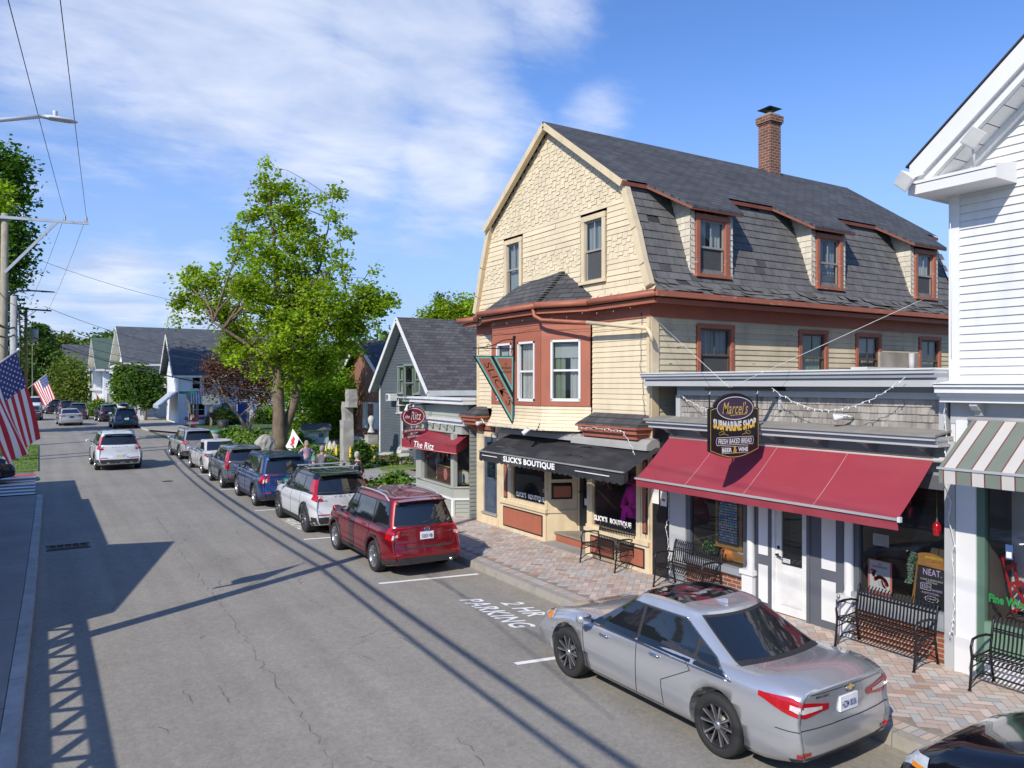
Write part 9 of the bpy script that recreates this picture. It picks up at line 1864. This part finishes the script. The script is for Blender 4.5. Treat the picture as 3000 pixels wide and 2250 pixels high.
def person(label, loc, rz, h, shirt, pants, hair, arms, sit=False, cap=None, strap=None, female=False, lean=0):
 T = thing('person', label, 'person', loc, rz, group='people talking by the garden'); k = h/1.72
 zs = -.42 if sit else 0
 def S(p): return (p[0]*k+lean*max(0, p[2]-.9)*k, p[1]*k, (p[2]+(zs if p[2] > .6 else 0))*k)
 J = {'pel': (0, 0, .96), 'wai': (0, 0, 1.10), 'che': (0, 0, 1.30), 'nec': (0, 0, 1.45), 'hdb': (.01, 0, 1.53), 'hd': (.02, 0, 1.63), 'top': (.0, 0, 1.70)}
 for s, n_ in ((1, 'L'), (-1, 'R')):
  J['sh'+n_] = (0, s*(.175 if not female else .155), 1.40); e, hnd = arms[n_]; J['el'+n_] = e; J['wr'+n_] = hnd
  if sit: J['hip'+n_] = (.02, s*.10, .94); J['kn'+n_] = (.44, s*.12, .90); J['an'+n_] = (.44, s*.12, .08); J['to'+n_] = (.60, s*.13, .04)
  else: J['hip'+n_] = (0, s*.09, .90); J['kn'+n_] = (.03, s*.11, .50); J['an'+n_] = (-.02, s*.12, .08); J['to'+n_] = (.14, s*.14, .04)
 if sit:
  for n_ in 'LR': J['an'+n_] = (.44, J['an'+n_][1], .08)
 names = ['pel', 'wai', 'che', 'nec', 'hdb', 'hd', 'top', 'shL', 'elL', 'wrL', 'shR', 'elR', 'wrR', 'hipL', 'knL', 'anL', 'toL', 'hipR', 'knR', 'anR', 'toR']; ix = {n_: i for i, n_ in enumerate(names)}
 ed = [('pel', 'wai'), ('wai', 'che'), ('che', 'nec'), ('nec', 'hdb'), ('hdb', 'hd'), ('hd', 'top'), ('che', 'shL'), ('shL', 'elL'), ('elL', 'wrL'), ('che', 'shR'), ('shR', 'elR'), ('elR', 'wrR'), ('pel', 'hipL'), ('hipL', 'knL'), ('knL', 'anL'), ('anL', 'toL'), ('pel', 'hipR'), ('hipR', 'knR'), ('knR', 'anR'), ('anR', 'toR')]
 rd = dict(pel=.13, wai=.115, che=.135, nec=.055, hdb=.075, hd=.095, top=.06, sh=.06, el=.042, wr=.028, hip=.085, kn=.056, an=.04, to=.035)
 P_ = [S(J[n_]) for n_ in names]; E_ = [(ix[a], ix[c]) for a, c in ed]; R_ = [rd[n_.rstrip('LR')]*k for n_ in names]
 bo_ = body('body', P_, E_, R_, SKIN, T)
 up_ = ['pel', 'wai', 'che', 'shL', 'elL', 'shR', 'elR']; i2 = {n_: i for i, n_ in enumerate(up_)}
 def mixp(a, c, t): A_, C_ = Vector(S(J[a])), Vector(S(J[c])); return tuple(A_.lerp(C_, t))
 pts = [S(J[n_]) for n_ in up_]+[mixp('elL', 'wrL', .8), mixp('elR', 'wrR', .8), mixp('che', 'nec', .55)]
 body('shirt', pts, [(0, 1), (1, 2), (2, 3), (3, 4), (2, 5), (5, 6), (4, 7), (6, 8), (2, 9)], [.155*k, .145*k, .165*k, .078*k, .06*k, .078*k, .06*k, .045*k, .045*k, .085*k], shirt, T)
 lo_ = ['pel', 'hipL', 'knL', 'hipR', 'knR']; pts = [S(J[n_]) for n_ in lo_]+[mixp('knL', 'anL', .85), mixp('knR', 'anR', .85)]
 body('trousers', pts, [(0, 1), (1, 2), (0, 3), (3, 4), (2, 5), (4, 6)], [.15*k, .10*k, .075*k, .10*k, .075*k, .062*k, .062*k], pants, T)
 hd = Vector(S(J['hd'])); b = MB()
 def ell(b, c, rx, ry, rz_, m, n1=14, n2=10, cut=-1.0, cut2=None):
  vs = []; fs = []
  for i in range(n2+1):
   ph = pi/2-(pi/2-math.asin(cut))*i/n2 if cut > -1 else pi/2-pi*i/n2
   for j in range(n1): a = 2*pi*j/n1; vs.append(c+Vector((rx*cos(ph)*cos(a), ry*cos(ph)*sin(a), rz_*sin(ph))))
  for i in range(n2):
   for j in range(n1): fs.append((i*n1+j, i*n1+(j+1) % n1, (i+1)*n1+(j+1) % n1, (i+1)*n1+j))
  b.mesh(vs, fs, m, sm=True)
 ell(b, hd+Vector((.0, 0, -.01)), .098*k, .078*k, .125*k, SKIN)
 ho = b.link('head', bo_)
 b = MB()
 for s in (-1, 1): ell(b, hd+Vector((.083*k, s*.03*k, .005*k)), .012*k, .014*k, .008*k, WHITE, 8, 6); ell(b, hd+Vector((.092*k, s*.03*k, .005*k)), .005*k, .006*k, .006*k, BLKT, 8, 6)
 b.mesh([hd+Vector(v)*k for v in ((.09, -.008, .01), (.09, .008, .01), (.118, 0, -.028), (.088, .015, -.032), (.088, -.015, -.032))], [(0, 1, 2), (1, 3, 2), (0, 2, 4), (2, 3, 4)], SKIN)
 b.mesh([hd+Vector(v)*k for v in ((.088, -.024, -.055), (.088, .024, -.055), (.095, .018, -.064), (.095, -.018, -.064))], [(0, 1, 2, 3)], mat('lips', (.35, .12, .10), .5))
 for s in (-1, 1): ell(b, hd+Vector((-.0, s*.078*k, -.01*k)), .018*k, .01*k, .03*k, SKIN, 8, 6)
 b.link('face', ho)
 b = MB(); ell(b, hd+Vector((-.014*k, 0, .018*k)), .106*k, .09*k, .122*k, hair, 16, 8, cut=-.05)
 ell(b, hd+Vector((-.035*k, 0, -.01*k)), .088*k, .088*k, .11*k, hair, 14, 8); b.link('hair', T)
 if cap: b = MB(); ell(b, hd+Vector((-.005*k, 0, .03*k)), .112*k, .098*k, .115*k, cap, 16, 6, cut=.05); b.mesh([hd+Vector(v)*k for v in ((.09, -.07, .04), (.09, .07, .04), (.19, .05, .025), (.19, -.05, .025))], [(0, 1, 2, 3)], cap); b.link('cap', T)
 if strap: b = MB(); c_ = Vector(S((0, 0, 1.2))); b.tube([c_+Vector((.15, .17, -.12))*k, c_+Vector((.17, .02, .08))*k, c_+Vector((.05, -.13, .25))*k, c_+Vector((-.16, -.06, .08))*k, c_+Vector((-.17, .12, -.12))*k], .012, strap, 6); b.link('strap', T)
 for n_ in 'LR':                                      # hands: palm, four fingers, thumb
  w_ = Vector(S(J['wr'+n_])); e_ = Vector(S(J['el'+n_])); d = (w_-e_).normalized(); u = d.orthogonal().normalized(); v = d.cross(u); b = MB()
  b.tube([w_-d*.01, w_+d*.04*k, w_+d*.085*k], [.026*k, .034*k, .03*k], SKIN, 10)
  for q in range(4): r0 = w_+d*.08*k+u*(q-1.5)*.017*k; b.tube([r0, r0+d*.03*k+v*.005, r0+d*(.055-.006*abs(q-1.4))*k+v*.018], [.0095*k, .0085*k, .007*k], SKIN, 6)
  r0 = w_+d*.03*k+u*.03*k; b.tube([r0, r0+(d*.6+u*.8).normalized()*.03*k, r0+(d*.9+u*.3).normalized()*.055*k], [.011*k, .01*k, .008*k], SKIN, 6); b.link('hand', bo_)
 return T
SH1 = mat('patterned_shirt', (.72, .28, .30), .8, .3, 6, col2=(.12, .30, .70), streak=((.70, .50, .18), 5, (2, 2, .6), .9)); SH2 = mat('striped_shirt', (.10, .10, .115), .85, .05, 3, streak=((.32, .30, .32), 5, (16, 16, .05), .8)); NVY = mat('navy_cloth', (.02, .045, .11), .85, .1); BLC = mat('black_cloth', (.015, .015, .018), .85, .2, 6); JEAN = mat('jeans', (.05, .09, .18), .85, .15); GCAP = mat('green_cap', (.03, .26, .15), .8); PURP = mat('purple_cloth', (.14, .10, .28), .85)
def ppos(x, y, h, zc):                                   # head height photo position -> ground position at depth zc
 d = raydir(x, y)*zc; return (d.x, d.y, .15)
def hz(y, zc): return CH+(CY-y)/FPX*zc
AK = {'L': ((-.02, .36, 1.22), (.02, .17, 1.05)), 'R': ((-.02, -.36, 1.22), (.02, -.17, 1.05))}
AD = {'L': ((.02, .24, 1.16), (.10, .24, .95)), 'R': ((.02, -.24, 1.16), (.10, -.24, .95))}
zc = 31.5
person('woman with short grey hair, hands on hips, in a pink and blue patterned shirt', ppos(662, 990, 1.6, 30.5), R(-80), 1.66, SH1, JEAN, HAIRG, AK, female=True)
person('grey-haired man in a dark striped shirt holding one arm out to the side', ppos(696, 990, 1.7, 27.5), R(30), 1.70, SH2, JEAN, HAIRG, {'L': ((.02, .24, 1.16), (.10, .24, .95)), 'R': ((.22, -.36, 1.30), (.42, -.50, 1.20))})
person('man in a green cap and navy shirt in front of the patterned-shirt woman', ppos(678, 1005, 1.6, 25.5), R(95), 1.52, NVY, NVY, HAIRG, AD, cap=GCAP)
person('woman in black with short pale hair and a pale bag strap facing the garden', ppos(771, 1010, 1.6, 26.0), R(25), 1.62, BLC, BLC, mat('pale_hair', (.40, .38, .35), .85, .2, 30), AD, strap=mat('strap_white', (.6, .6, .58), .7), female=True)
